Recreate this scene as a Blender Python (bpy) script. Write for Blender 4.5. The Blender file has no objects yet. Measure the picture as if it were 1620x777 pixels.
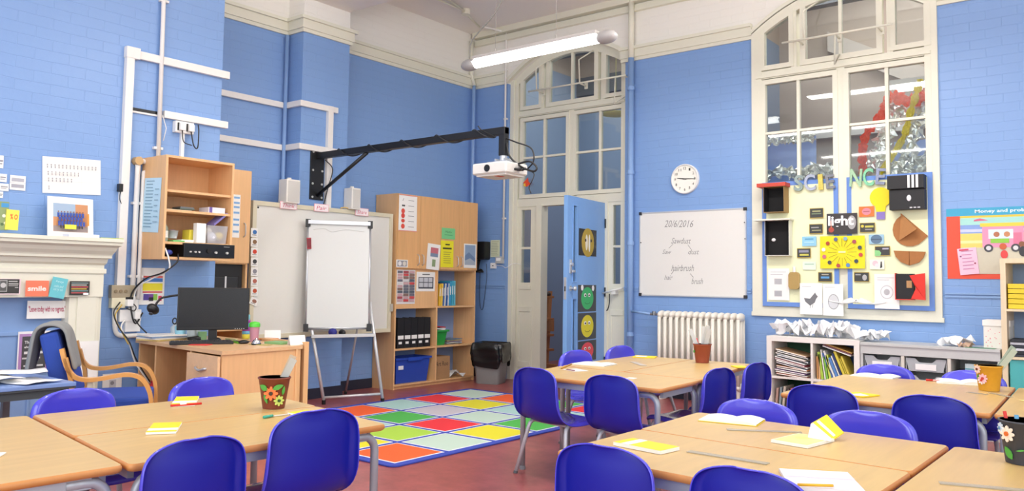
import bpy, bmesh, math, random
from mathutils import Vector, Matrix
C = bpy.context.scene.collection
R = math.radians
random.seed(7)
# ---------------------------------------------------------------- camera
EYE = Vector((0, 0, 1.15))
FPX, CX, CY = 1284.5, 810.0, 363.0          # focal length and principal point, 1620x777 frame
RT = Vector((0.78138263, 0.62389958, 0.01380243))
DN = Vector((-0.02926445, 0.05872647, -0.99784508))
FW = Vector((-0.62336569, 0.77929489, 0.06414592))
cam = bpy.data.cameras.new('camera'); cam.sensor_width = 36; cam.lens = FPX*36/1620
cam.shift_y = (CY-388.5)/1620; cam.clip_start = .05; cam.clip_end = 100
co = bpy.data.objects.new('camera', cam); C.objects.link(co)
co.matrix_world = Matrix(((RT.x, -DN.x, -FW.x, EYE.x), (RT.y, -DN.y, -FW.y, EYE.y), (RT.z, -DN.z, -FW.z, EYE.z), (0, 0, 0, 1)))
bpy.context.scene.camera = co
# ---------------------------------------------------------------- light
S = bpy.context.scene
S.view_settings.view_transform = 'Standard'; S.view_settings.look = 'None'
S.view_settings.gamma = 1; S.view_settings.use_curve_mapping = False
S.view_settings.exposure = 0.25
w = bpy.data.worlds.new('world'); S.world = w; w.use_nodes = True
w.node_tree.nodes['Background'].inputs[0].default_value = (.93, .96, 1, 1)
w.node_tree.nodes['Background'].inputs[1].default_value = 1.15
def area(name, loc, sx, sy, power, col=(1, .97, .93), rot=(0, 0, 0)):
    l = bpy.data.lights.new(name, 'AREA'); l.shape = 'RECTANGLE'; l.size = sx; l.size_y = sy; l.energy = power; l.color = col
    o = bpy.data.objects.new(name, l); o.location = loc; o.rotation_euler = rot; C.objects.link(o); return o
area('ceiling_light_row', (-3.6, 3.6, 3.3), 1.6, .2, 22)
area('ceiling_fill', (-3.6, 3.6, 3.35), 1.6, .2, 38, rot=(R(180), 0, 0))  # these upward lights are added fill to brighten ceiling and upper walls
area('ceiling_fill', (-1.6, 5.2, 3.35), 1.6, .2, 42, rot=(R(180), 0, 0))
area('ceiling_fill', (-3.4, 1.0, 3.35), 1.6, .2, 24, rot=(R(180), 0, 0))
area('ceiling_light_row', (-2.2, 5.7, 3.3), 1.8, .2, 34)
area('ceiling_light_row', (-.6, 3.0, 3.3), 1.6, .2, 14)
area('ceiling_light_row', (-3.6, 1.2, 3.3), 1.6, .2, 16)
area('window_daylight', (3.6, 1.5, 2.3), 6, 2.8, 85, (.9, .95, 1), (0, R(72), 0))
area('window_daylight', (-.5, -3.2, 2.3), 6, 2.8, 140, (.93, .96, 1), (R(75), 0, 0))
area('hall_fill', (-5.4, 9.0, 4.6), 1.6, .8, 45)  # added fill so the hall behind the glass is lit, no fitting modelled
area('hall_fill', (-2.0, 9.4, 4.9), 2.4, .6, 34)
area('hall_fill', (-2.1, 8.4, 4.45), 2.2, .3, 36, rot=(R(-40), 0, 0))  # unseen extra light added above the panes to brighten the hung tissue
# ---------------------------------------------------------------- helpers
def ray(x, y): return RT*(x-CX) + DN*(y-CY) + FW*FPX
def L(x, y, X=-6.05): d = ray(x, y); return EYE + d*(X/d.x)
def B(x, y, Y=7.5): d = ray(x, y); return EYE + d*(Y/d.y)
def F(x, y, Z=.58): d = ray(x, y); return EYE + d*((Z-EYE.z)/d.z)
def lin(h):
    if h[0] == '#': h = h[1:]
    v = [int(h[i:i+2], 16)/255 for i in (0, 2, 4)]
    return tuple(c/12.92 if c <= .04045 else ((c+.055)/1.055)**2.4 for c in v)
MC = {}
def M(hx, rough=.55, metal=0, var=.03, bump=0, bscale=40, coat=0, kind=None):
    k = (hx, rough, metal, var, bump, bscale, coat, kind)
    if k in MC: return MC[k]
    m = bpy.data.materials.new('m_'+hx.strip('#')); m.use_nodes = True; MC[k] = m
    nt = m.node_tree; N = nt.nodes; K = nt.links; p = N['Principled BSDF']
    c = lin(hx); p.inputs['Roughness'].default_value = rough; p.inputs['Metallic'].default_value = metal
    p.inputs['Coat Weight'].default_value = coat; p.inputs['Coat Roughness'].default_value = .08
    tc = N.new('ShaderNodeTexCoord'); geo = N.new('ShaderNodeNewGeometry')
    no = N.new('ShaderNodeTexNoise'); no.inputs['Scale'].default_value = bscale if kind is None else 6
    K.new(tc.outputs['Object'], no.inputs['Vector'])
    mx = N.new('ShaderNodeMix'); mx.data_type = 'RGBA'
    mx.inputs[6].default_value = (*[x*(1-var) for x in c], 1); mx.inputs[7].default_value = (*[min(1, x*(1+var)) for x in c], 1)
    K.new(no.outputs['Fac'], mx.inputs[0]); K.new(mx.outputs[2], p.inputs['Base Color'])
    def addbump(src, strength, dist=.002):
        b = N.new('ShaderNodeBump'); b.inputs['Strength'].default_value = strength; b.inputs['Distance'].default_value = dist
        K.new(src, b.inputs['Height']); K.new(b.outputs[0], p.inputs['Normal'])
    if kind in ('wood', 'woodz', 'woodx'):
        mp = N.new('ShaderNodeMapping'); K.new(geo.outputs['Position'], mp.inputs[0])
        mp.inputs['Scale'].default_value = {'wood': (22, 1.6, 22), 'woodz': (26, 26, 1.5), 'woodx': (1.6, 24, 22)}[kind]
        K.new(mp.outputs[0], no.inputs['Vector']); no.inputs['Scale'].default_value = 1.6; no.inputs['Detail'].default_value = 5
        r = N.new('ShaderNodeMapRange'); r.inputs[1].default_value = .3; r.inputs[2].default_value = .7
        K.new(no.outputs['Fac'], r.inputs[0]); K.new(r.outputs[0], mx.inputs[0])
    elif kind == 'brick':
        # painted brickwork: courses follow the wall, x+y runs along either wall
        sp = N.new('ShaderNodeSeparateXYZ'); K.new(geo.outputs['Position'], sp.inputs[0])
        ad = N.new('ShaderNodeMath'); K.new(sp.outputs[0], ad.inputs[0]); K.new(sp.outputs[1], ad.inputs[1])
        cb = N.new('ShaderNodeCombineXYZ'); K.new(ad.outputs[0], cb.inputs[0]); K.new(sp.outputs[2], cb.inputs[1])
        br = N.new('ShaderNodeTexBrick'); br.inputs['Scale'].default_value = 1; br.inputs['Brick Width'].default_value = .23
        br.inputs['Row Height'].default_value = .078; br.inputs['Mortar Size'].default_value = .004; br.inputs['Mortar Smooth'].default_value = .8
        br.inputs['Color1'].default_value = (1, 1, 1, 1); br.inputs['Color2'].default_value = (.8, .8, .8, 1); br.inputs['Mortar'].default_value = (0, 0, 0, 1)
        dz = N.new('ShaderNodeTexNoise'); dz.inputs['Scale'].default_value = 3; K.new(geo.outputs['Position'], dz.inputs['Vector'])
        av = N.new('ShaderNodeVectorMath'); av.operation = 'MULTIPLY_ADD'; K.new(dz.outputs['Color'], av.inputs[0])
        av.inputs[1].default_value = (.02, .02, .02); K.new(cb.outputs[0], av.inputs[2]); K.new(av.outputs[0], br.inputs['Vector'])
        n2 = N.new('ShaderNodeTexNoise'); n2.inputs['Scale'].default_value = 9; n2.inputs['Detail'].default_value = 6; K.new(geo.outputs['Position'], n2.inputs['Vector'])
        ma = N.new('ShaderNodeMath'); ma.operation = 'MULTIPLY_ADD'; ma.inputs[1].default_value = 1.6
        K.new(n2.outputs['Fac'], ma.inputs[0]); K.new(br.outputs['Color'], ma.inputs[2])
        addbump(ma.outputs[0], bump or .45, .004); K.new(geo.outputs['Position'], no.inputs['Vector']); no.inputs['Scale'].default_value = .9
    elif kind == 'floor':
        K.new(geo.outputs['Position'], no.inputs['Vector']); no.inputs['Scale'].default_value = 7; no.inputs['Detail'].default_value = 8
        no.inputs['Roughness'].default_value = .75
        r = N.new('ShaderNodeMapRange'); r.inputs[1].default_value = .35; r.inputs[2].default_value = .65
        K.new(no.outputs['Fac'], r.inputs[0]); K.new(r.outputs[0], mx.inputs[0])
    elif bump: addbump(no.outputs['Fac'], bump)
    return m
def emis(hx, s):
    m = bpy.data.materials.new('lamp'); m.use_nodes = True; p = m.node_tree.nodes['Principled BSDF']
    p.inputs['Base Color'].default_value = (*lin(hx), 1); p.inputs['Emission Color'].default_value = (*lin(hx), 1); p.inputs['Emission Strength'].default_value = s
    return m
def glassm(name, tint, fac, rough=.03):
    m = bpy.data.materials.new(name); m.use_nodes = True; nt = m.node_tree; N = nt.nodes; K = nt.links
    out = N['Material Output']; N.remove(N['Principled BSDF'])
    t = N.new('ShaderNodeBsdfTransparent'); t.inputs[0].default_value = (*lin(tint), 1)
    g = N.new('ShaderNodeBsdfGlossy'); g.inputs['Roughness'].default_value = rough
    f = N.new('ShaderNodeFresnel'); f.inputs[0].default_value = 1.45
    a = N.new('ShaderNodeMath'); a.inputs[1].default_value = fac; K.new(f.outputs[0], a.inputs[0])
    mx = N.new('ShaderNodeMixShader'); K.new(a.outputs[0], mx.inputs[0]); K.new(t.outputs[0], mx.inputs[1]); K.new(g.outputs[0], mx.inputs[2])
    K.new(mx.outputs[0], out.inputs[0]); return m
GLASS = glassm('glass', '#F4F8F8', .02)
CLEAR = glassm('clear_plastic', '#DDE4E6', .12, .15)
def cloudy(hx, op):
    m = bpy.data.materials.new('cloudy_plastic'); m.use_nodes = True; p = m.node_tree.nodes['Principled BSDF']
    p.inputs['Base Color'].default_value = (*lin(hx), 1); p.inputs['Alpha'].default_value = op; p.inputs['Roughness'].default_value = .3
    return m
def tissue(hx):
    m = bpy.data.materials.new('tissue'); m.use_nodes = True; nt = m.node_tree; N = nt.nodes; K = nt.links; out = N['Material Output']; N.remove(N['Principled BSDF'])
    no = N.new('ShaderNodeTexNoise'); no.inputs['Scale'].default_value = 30; mx0 = N.new('ShaderNodeMix'); mx0.data_type = 'RGBA'; c = lin(hx)
    mx0.inputs[6].default_value = (*[v*.9 for v in c], 1); mx0.inputs[7].default_value = (*c, 1); K.new(no.outputs['Fac'], mx0.inputs[0])
    d = N.new('ShaderNodeBsdfDiffuse'); t = N.new('ShaderNodeBsdfTranslucent'); mx = N.new('ShaderNodeMixShader'); mx.inputs[0].default_value = .5
    for n_ in (d, t): K.new(mx0.outputs[2], n_.inputs[0])
    K.new(d.outputs[0], mx.inputs[1]); K.new(t.outputs[0], mx.inputs[2]); K.new(mx.outputs[0], out.inputs[0]); return m
class MB:
    def __init__(s, mat): s.bm = bmesh.new(); s.mats = []; s.m(mat); s.sm = False
    def m(s, mat):
        if isinstance(mat, str): mat = M(mat)
        if mat not in s.mats: s.mats.append(mat)
        s.mi = s.mats.index(mat); return s
    def add(s, vs, fs, smooth=False):
        v = [s.bm.verts.new(p) for p in vs]
        for f in fs:
            try: q = s.bm.faces.new([v[i] for i in f])
            except ValueError: continue
            q.material_index = s.mi; q.smooth = smooth
        return v
    def box(s, x0, x1, y0, y1, z0, z1, bev=0, mtx=None, seg=2):
        s.nb = getattr(s, 'nb', 0)+1; e_ = (s.nb % 9)*.00011      # keeps butting faces from lying in one plane
        x0 -= e_; x1 += e_; y0 -= e_; y1 += e_; z0 -= e_*.5; z1 += e_
        t = bmesh.new(); bmesh.ops.create_cube(t, size=1)
        for v in t.verts: v.co = Vector(((x0+x1)/2+v.co.x*(x1-x0), (y0+y1)/2+v.co.y*(y1-y0), (z0+z1)/2+v.co.z*(z1-z0)))
        if bev: bmesh.ops.bevel(t, geom=t.edges[:], offset=bev, segments=seg, affect='EDGES', profile=.7)
        return s.merge(t, mtx, False)
    def merge(s, t, mtx=None, smooth=False):
        t.verts.index_update()
        s.add([(mtx @ v.co if mtx else v.co.copy()) for v in t.verts], [[v.index for v in f.verts] for f in t.faces], smooth); t.free(); return s
    def cyl(s, a, b, r, r2=None, n=14, caps=True):
        a = Vector(a); b = Vector(b); r2 = r if r2 is None else r2
        d = (b-a).normalized(); u = d.orthogonal().normalized(); v = d.cross(u)
        P = []
        for q, rr in ((a, r), (b, r2)): P += [q+u*math.cos(2*math.pi*i/n)*rr+v*math.sin(2*math.pi*i/n)*rr for i in range(n)]
        s.add(P, [(i, (i+1) % n, n+(i+1) % n, n+i) for i in range(n)], True)
        if caps: s.add(P[:n], [list(range(n))[::-1]]); s.add(P[n:], [list(range(n))])
        return s
    def tube(s, pts, r, n=8, flat=None):
        pts = [Vector(p) for p in pts]; P = []; u = None; k = len(pts)
        for i, p in enumerate(pts):
            d = (pts[min(i+1, k-1)]-pts[max(i-1, 0)]).normalized()
            if u is None: u = d.orthogonal().normalized()
            else: u = (u-d*u.dot(d)).normalized()
            v = d.cross(u); rr = r[i] if isinstance(r, (list, tuple)) else r
            P += [p+u*math.cos(2*math.pi*j/n)*rr+v*math.sin(2*math.pi*j/n)*rr for j in range(n)]
        fs = [(i*n+j, i*n+(j+1) % n, (i+1)*n+(j+1) % n, (i+1)*n+j) for i in range(k-1) for j in range(n)]
        fs += [list(range(n))[::-1], list(range((k-1)*n, k*n))]
        s.add(P, fs, True); return s
    def strap(s, pts, w, t, side):
        # flat bar swept along pts: w across (direction side), t thick
        pts = [Vector(p) for p in pts]; side = Vector(side).normalized(); k = len(pts); P = []
        for i, p in enumerate(pts):
            d = (pts[min(i+1, k-1)]-pts[max(i-1, 0)]).normalized(); nn = d.cross(side).normalized()
            P += [p+side*w/2+nn*t/2, p-side*w/2+nn*t/2, p-side*w/2-nn*t/2, p+side*w/2-nn*t/2]
        fs = [(i*4+j, i*4+(j+1) % 4, i*4+4+(j+1) % 4, i*4+4+j) for i in range(k-1) for j in range(4)]+[(3, 2, 1, 0), ((k-1)*4, (k-1)*4+1, (k-1)*4+2, (k-1)*4+3)]
        s.add(P, fs); return s
    def lathe(s, c, prof, n=24, sy=1):
        c = Vector(c); k = len(prof)
        P = [c+Vector((r*math.cos(2*math.pi*j/n), sy*r*math.sin(2*math.pi*j/n), z)) for r, z in prof for j in range(n)]
        s.add(P, [(i*n+j, i*n+(j+1) % n, (i+1)*n+(j+1) % n, (i+1)*n+j) for i in range(k-1) for j in range(n)], True)
        if prof[0][0] > 1e-4: s.add(P[:n], [list(range(n))[::-1]])
        if prof[-1][0] > 1e-4: s.add(P[-n:], [list(range(n))])
        return s
    def prism(s, pts, vec, smooth=False):
        pts = [Vector(p) for p in pts]; vec = Vector(vec); n = len(pts)
        s.add(pts+[p+vec for p in pts], [list(range(n))[::-1], list(range(n, 2*n))]+[(i, (i+1) % n, n+(i+1) % n, n+i) for i in range(n)]); return s
    def ring(s, o, i_, vec):
        o = [Vector(p) for p in o]; q = [Vector(p) for p in i_]; vec = Vector(vec); n = len(o)
        P = o+q+[p+vec for p in o]+[p+vec for p in q]; fs = []
        for a in range(n):
            b = (a+1) % n
            fs += [(a, b, n+b, n+a), (2*n+a, 3*n+a, 3*n+b, 2*n+b), (a, 2*n+a, 2*n+b, b), (n+a, n+b, 3*n+b, 3*n+a)]
        s.add(P, fs); return s
    def sph(s, c, r, sc=(1, 1, 1), n=12, mtx=None):
        t = bmesh.new(); bmesh.ops.create_uvsphere(t, u_segments=n*2, v_segments=n, radius=r)
        for v in t.verts: v.co = Vector((v.co.x*sc[0], v.co.y*sc[1], v.co.z*sc[2]))+Vector(c)
        return s.merge(t, mtx, True)
    def text(s, txt, p, U, V, width, height=None, depth=.0006, shear=0, bold=0):
        cu = bpy.data.curves.new('t', 'FONT'); cu.body = txt; cu.align_x = 'CENTER'; cu.align_y = 'CENTER'; cu.shear = shear; cu.offset = bold; cu.resolution_u = 2
        ob = bpy.data.objects.new('t', cu); me = bpy.data.meshes.new_from_object(ob)
        xs = [v.co.x for v in me.vertices]; ys = [v.co.y for v in me.vertices]
        if xs:
            w0 = max(xs)-min(xs) or 1; h0 = max(ys)-min(ys) or 1; k = width/w0; kh = k if height is None else height/h0
            U = Vector(U).normalized(); V = Vector(V).normalized(); p = Vector(p)
            mx, my = (max(xs)+min(xs))/2, (max(ys)+min(ys))/2
            s.add([p+U*(v.co.x-mx)*k+V*(v.co.y-my)*kh for v in me.vertices], [list(f.vertices) for f in me.polygons])
        bpy.data.objects.remove(ob); bpy.data.curves.remove(cu); bpy.data.meshes.remove(me); return s
    def build(s, name, parent=None, mods=(), fix=True):
        if fix: bmesh.ops.recalc_face_normals(s.bm, faces=s.bm.faces[:])
        me = bpy.data.meshes.new(name); o = bpy.data.objects.new(name, me)
        if parent is not None:
            mt = Matrix.Identity(4); q = parent
            while q is not None: mt = Matrix.Translation(q.location) @ q.rotation_euler.to_matrix().to_4x4() @ mt; q = q.parent
            s.bm.transform(mt.inverted()); o.parent = parent
        else:
            vs = [v.co for v in s.bm.verts]
            c = Vector(((min(v.x for v in vs)+max(v.x for v in vs))/2, (min(v.y for v in vs)+max(v.y for v in vs))/2, min(v.z for v in vs)))
            s.bm.transform(Matrix.Translation(-c)); o.location = c
        s.bm.to_mesh(me); s.bm.free()
        for m in s.mats: me.materials.append(m)
        C.objects.link(o)
        for kind, kw in mods:
            md = o.modifiers.new(kind.lower(), kind)
            for a, b in kw.items(): setattr(md, a, b)
        return o
def tag(o, label, cat, group=None, kind=None):
    o['label'] = label; o['category'] = cat
    if group: o['group'] = group
    if kind: o['kind'] = kind
    return o
def thing(name, label, cat, loc=(0, 0, 0), rz=0, group=None):
    o = bpy.data.objects.new(name, None); o.location = loc; o.rotation_euler = (0, 0, rz); C.objects.link(o); o.empty_display_size = .1
    return tag(o, label, cat, group)
def struct(mb, name, parent=None, **k):
    o = mb.build(name, parent, **k)
    if parent is None: o['kind'] = 'structure'
    return o
def copy_thing(src, loc, rz, label):
    r = src.copy(); C.objects.link(r); r.location = loc; r.rotation_euler = (0, 0, rz); r['label'] = label
    for ch in src.children:
        c = ch.copy(); C.objects.link(c); c.parent = r
        for g in ch.children:
            d = g.copy(); C.objects.link(d); d.parent = c
    return r
def spl(pts, n=6):
    P = [Vector(p) for p in pts]; P = [P[0]*2-P[1]]+P+[P[-1]*2-P[-2]]; out = []
    for i in range(1, len(P)-2):
        a, b, c, d = P[i-1:i+3]
        for k in range(n):
            t = k/n; out.append(.5*((2*b)+(c-a)*t+(2*a-5*b+4*c-d)*t*t+(3*b-a-3*c+d)*t**3))
    return out+[P[-2]]
def rrect(x0, x1, z0, z1, r, f, n=5):
    out = []
    for cx, cz, a0 in ((x1-r, z1-r, 0), (x0+r, z1-r, 90), (x0+r, z0+r, 180), (x1-r, z0+r, 270)):
        out += [f(cx+r*math.cos(R(a0+90*k/n)), cz+r*math.sin(R(a0+90*k/n))) for k in range(n+1)]
    return out
Z3 = Vector((0, 0, 1))
def plaque(mb, p, U, D, w, h, base, elems, N, thick=.002):
    """a flat printed sheet: p = top-left corner, U right, D down, elems in fractions of w, h"""
    if base: mb.m(base)
    q = [p, p+U*w, p+U*w+D*h, p+D*h]
    if base: mb.prism(q, N*thick)
    e = thick
    for el in elems:
        e += .0004; k = el[0]; o = p+N*e
        mb.m(el[-1] if k != 't' else el[5])
        if k == 'r': u0, v0, u1, v1 = el[1:5]; mb.add([o+U*u0*w+D*v0*h, o+U*u1*w+D*v0*h, o+U*u1*w+D*v1*h, o+U*u0*w+D*v1*h], [(0, 1, 2, 3)])
        elif k == 'c': u, v, r = el[1:4]; mb.add([o+U*(u*w+r*w*math.cos(a*math.pi/10))+D*(v*h+r*w*math.sin(a*math.pi/10)) for a in range(20)], [list(range(20))])
        elif k == 'e': u, v, ru, rv = el[1:5]; mb.add([o+U*(u*w+ru*w*math.cos(a*math.pi/10))+D*(v*h+rv*h*math.sin(a*math.pi/10)) for a in range(20)], [list(range(20))])
        elif k == 'p': mb.add([o+U*u*w+D*v*h for u, v in el[1]], [list(range(len(el[1])))])
        elif k == 'l':
            a = o+U*el[1]*w+D*el[2]*h; b = o+U*el[3]*w+D*el[4]*h; t = (b-a).normalized().cross(N)*el[5]/2; mb.add([a+t, b+t, b-t, a-t], [(0, 1, 2, 3)])
        elif k == 't': mb.text(el[4], o+U*el[1]*w+D*el[2]*h, U, -D, el[3]*w, (el[6]*h if len(el) > 6 and el[6] else None), shear=(el[7] if len(el) > 7 else 0), bold=(el[8] if len(el) > 8 else 0))
def sheet(name, label, cat, pl, px, base, elems=(), group=None, thick=.002, parent=None, lift=0):
    """px = (x0,y0,x1,y1) or three pixel corners TL,TR,BL seen on plane function pl"""
    if len(px) == 4: tl, tr, bl = (px[0], px[1]), (px[2], px[1]), (px[0], px[3]); 
    else: tl, tr, bl = px
    a, b, c = pl(*tl), pl(*tr), pl(*bl)
    if len(px) == 4:
        # upright on the wall: take mean size
        d = pl(px[2], px[3]); n0 = (b-a).cross(c-a).normalized()
        if abs(n0.z) < .5:
            U = (b-a); U.z = 0; U.normalize(); top = (a.z+b.z)/2; bot = (c.z+d.z)/2
            w_ = (((b-a).dot(U))+((d-c).dot(U)))/2; p = Vector((a.x, a.y, top)); D = -Z3; h = top-bot
        else: U = (b-a).normalized(); w_ = (b-a).length; D = (c-a)-U*(c-a).dot(U); h = D.length; D.normalize(); p = a
    else: U = (b-a); w_ = U.length; U.normalize(); D = (c-a)-U*(c-a).dot(U); h = D.length; D.normalize(); p = a
    N = D.cross(U).normalized()
    if N.dot(EYE-p) < 0: N = -N
    mb = MB('#FFFFFF'); mb.mats = []
    plaque(mb, p+N*lift, U, D, w_, h, base, elems, N, thick)
    o = mb.build(name, parent, fix=False)
    bmx = o.data
    if parent is None: tag(o, label, cat, group)
    elif label: o['label'] = label
    return o
def lines(u0, u1, v0, v1, n, hx='#8A8A92', th=None, ragged=.25, seed=1):
    rr = random.Random(seed); dv = (v1-v0)/n; out = []
    for i in range(n):
        v = v0+dv*i; out.append(('r', u0, v, u1-rr.random()*ragged*(u1-u0), v+dv*(th or .35), hx))
    return out
# ---------------------------------------------------------------- colours
BLUE = M('#81A5D9', .36, 0, .04, kind='brick'); BLUEP = M('#86A8D8', .36); WHT = M('#F1EEE6', .6, 0, .02, kind='brick'); CREAM = M('#E6E4D2', .45, 0, .02)
CEIL = M('#EFEAE4', .7); TRUNK = M('#ECE9E4', .4); BEECH = M('#E4B683', .4, 0, .05, kind='woodz'); BEECHH = M('#CBAB6F', .33, 0, .06, kind='wood')
EDGE = M('#C98A4C', .45, 0, .08); STEEL = M('#A6ADB4', .38, .25, .02); SILVER = M('#C9CCD0', .3, .6, .02); BLK = M('#17181A', .4); WPAPER = M('#F3F2EE', .7, 0, .02)
# ---------------------------------------------------------------- structure
CZ = 3.53; TOP = 4.22
path = [(-6.05, -3.2), (-6.05, 3.68), (-6.64, 3.68), (-6.64, 4.74), (-6.40, 4.74), (-6.40, 5.31), (-6.64, 5.31), (-6.64, 7.5)]
nrm = []
for i in range(len(path)-1):
    dx, dy = path[i+1][0]-path[i][0], path[i+1][1]-path[i][1]; l = math.hypot(dx, dy); nrm.append((dy/l, -dx/l))
def offp(d):
    out = []
    for i, p in enumerate(path):
        a = nrm[max(0, i-1)]; b = nrm[min(i, len(nrm)-1)]
        out.append((p[0]+d*(a[0] if i in (0, len(path)-1) else a[0]+b[0]), p[1]+d*(a[1] if i in (0, len(path)-1) else a[1]+b[1])))
    return out
def band(mb, z0, z1, d, d0=-.01, sl=slice(None)):
    a, b = offp(d0)[sl], offp(d)[sl]
    for i in range(len(a)-1):
        mb.prism([(a[i][0], a[i][1], z0), (b[i][0], b[i][1], z0), (b[i+1][0], b[i+1][1], z0), (a[i+1][0], a[i+1][1], z0)], (0, 0, z1-z0))
mb = MB(BLUE)
for i in range(len(path)-1):
    (ax, ay), (bx, by) = path[i], path[i+1]
    for z0, z1, mm in ((0, CZ, BLUE), (CZ, TOP, WHT)):
        mb.m(mm)
        if ax == bx: mb.prism([(-7.0, ay, z0), (ax, ay, z0), (bx, by, z0), (-7.0, by, z0)], (0, 0, z1-z0))
struct(mb, 'wall_left')
mb = MB(CREAM)
for z0, z1, d in ((CZ, CZ+.035, .02), (CZ+.035, CZ+.12, .035), (CZ+.12, CZ+.15, .06)): band(mb, z0, z1, d)
struct(mb, 'trim_1')
mb = MB(BLUEP); band(mb, 1.07, 1.085, .012, sl=slice(3, None)); band(mb, 1.095, 1.11, .016, sl=slice(3, None)); struct(mb, 'trim_2')
mb = MB(M('#23283A', .5)); band(mb, 0, .1, .015, sl=slice(2, None)); struct(mb, 'baseboard_left')
# back wall
XD, XW = -5.22, -2.21                      # centre lines of the door screen and of the hall window
def arch(x, xm, o=0): return 3.785+o-.456*(x-xm)**2
W0, W1 = XW-.83, XW+.79
D0, D1 = XD-.87, XD+.76
YB, YT = 7.5, 7.74
mb = MB(BLUE)
for a, b, z in ((-6.64, D0, 0), (D1, W0, 0), (W1, 3.6, 0)): mb.box(a, b, YB, YT, z, CZ)
mb.box(W0, W1, YB, YT, 0, .88)
mb.m(WHT)
for a, b in ((-6.64, D0), (D1, W0), (W1, 3.6)): mb.box(a, b, YB, YT, CZ, TOP)
for a, b, xm in ((D0, D1, XD), (W0, W1, XW)):
    n = 16; pts = [(a+(b-a)*i/n, YB, arch(a+(b-a)*i/n, xm, .11)) for i in range(n+1)]
    for i in range(n): mb.prism([pts[i], pts[i+1], (pts[i+1][0], YB, TOP), (pts[i][0], YB, TOP)], (0, YT-YB, 0))
struct(mb, 'wall_back')
mb = MB(CREAM)
for a, b in ((-6.6, D0-.03), (D1-.05, W0), (W1, 3.6)):
    for z0, z1, d in ((CZ, CZ+.035, .02), (CZ+.035, CZ+.12, .035), (CZ+.12, CZ+.15, .06)): mb.box(a, b, YB-d, YB+.01, z0, z1)
struct(mb, 'trim_3')
mb = MB(CREAM)
for a, b, xm in ((D0, D1, XD), (W0, W1, XW)):   # arch mouldings
    n = 20; o = []; q = []
    for i in range(n+1):
        x = a+(b-a)*i/n; o.append((x, YB-.03, arch(x, xm, .15))); q.append((x, YB-.03, arch(x, xm, .10)))
    for i in range(n): mb.prism([o[i], o[i+1], q[i+1], q[i]], (0, .05, 0))
struct(mb, 'trim_4')
mb = MB(BLUEP)
for a, b in ((-6.6, D0), (D1, -4.28), (-3.10, W0-.02), (W1+.02, 3.6)):
    mb.box(a, b, YB-.012, YB, 1.07, 1.085); mb.box(a, b, YB-.016, YB, 1.095, 1.11)
struct(mb, 'trim_5')
mb = MB(CREAM); mb.box(-6.6, 3.6, YB-.05, YB+.01, 4.06, 4.085); mb.box(-6.6, 3.6, YB-.035, YB+.01, 4.085, 4.13); mb.box(-6.6, 3.6, YB-.09, YB+.01, 4.15, 4.22); struct(mb, 'trim_6')
mb = MB(M('#23283A', .5)); mb.box(D1, W0-.1, YB-.015, YB, 0, .1); mb.box(W0-.1, 3.6, YB-.015, YB, 0, .1); mb.box(-6.6, D0, YB-.015, YB, 0, .1); struct(mb, 'baseboard_back')
mb = MB(M('#9E5453', .3, 0, .22, kind='floor')); mb.box(-7, 3.6, -3.2, 11.2, -.1, 0); struct(mb, 'floor')
mb = MB(CEIL); mb.box(-7, 3.6, -3.2, 7.6, TOP, TOP+.1); struct(mb, 'ceiling')
mb = MB(CEIL); mb.box(-6.64, 3.6, 4.74, 5.31, 3.87, TOP, .008); mb.box(-6.40, 3.6, 4.66, 5.39, 4.1, TOP); struct(mb, 'trim_7')
# hall beyond the back wall
HB = M('#8C9DB6', .6); HW = M('#BBAA9C', .6)
mb = MB(HB); mb.box(-7.2, -3.9, 10.4, 10.6, 0, 4.3); mb.box(-7.2, -7.0, 7.7, 10.4, 0, 4.3); mb.box(-3.95, -3.85, 8.1, 10.4, 0, 4.3); mb.m(HW); mb.box(-7.2, -3.85, 10.4, 10.6, 4.3, 5.6)
mb.box(-3.85, 3.6, 10.4, 10.6, 0, 5.6); mb.box(-3.95, -3.85, 8.1, 10.4, 4.3, 5.6); mb.box(3.4, 3.6, 7.7, 10.4, 0, 5.6); mb.box(-7.2, -7., 7.7, 10.4, 4.3, 5.6); struct(mb, 'wall_hall')
mb = MB(HW); mb.box(-7.2, 3.6, 7.74, 10.6, 5.4, 5.5); struct(mb, 'ceiling_hall')
mb = MB(M('#5C5F66', .6)); mb.box(-7, 3.4, 8.6, 8.72, 4.12, 4.28); mb.box(-7, 3.4, 9.6, 9.9, 4.95, 5.4); mb.box(-7, -4, 10.3, 10.4, 4.02, 4.3); struct(mb, 'trim_8')
mb = MB(M('#CFC4BA', .6)); mb.prism([(-3.2, 10.3, 4.1), (-3.2, 10.3, 4.35), (-1.0, 10.3, 3.1), (-1.0, 10.3, 2.85)], (0, .08, 0)); mb.m('#E8E4DC'); mb.box(-3.85, 3.4, 10.3, 10.4, 3.0, 3.08); struct(mb, 'trim_9')
mb = MB(BLK); mb.box(-7., -3.95, 10.36, 10.4, 0, .35); mb.m('#6A5A50'); mb.tube([B(828, 204, 9.9), B(872, 222, 9.9)], .06); struct(mb, 'baseboard_hall')

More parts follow.
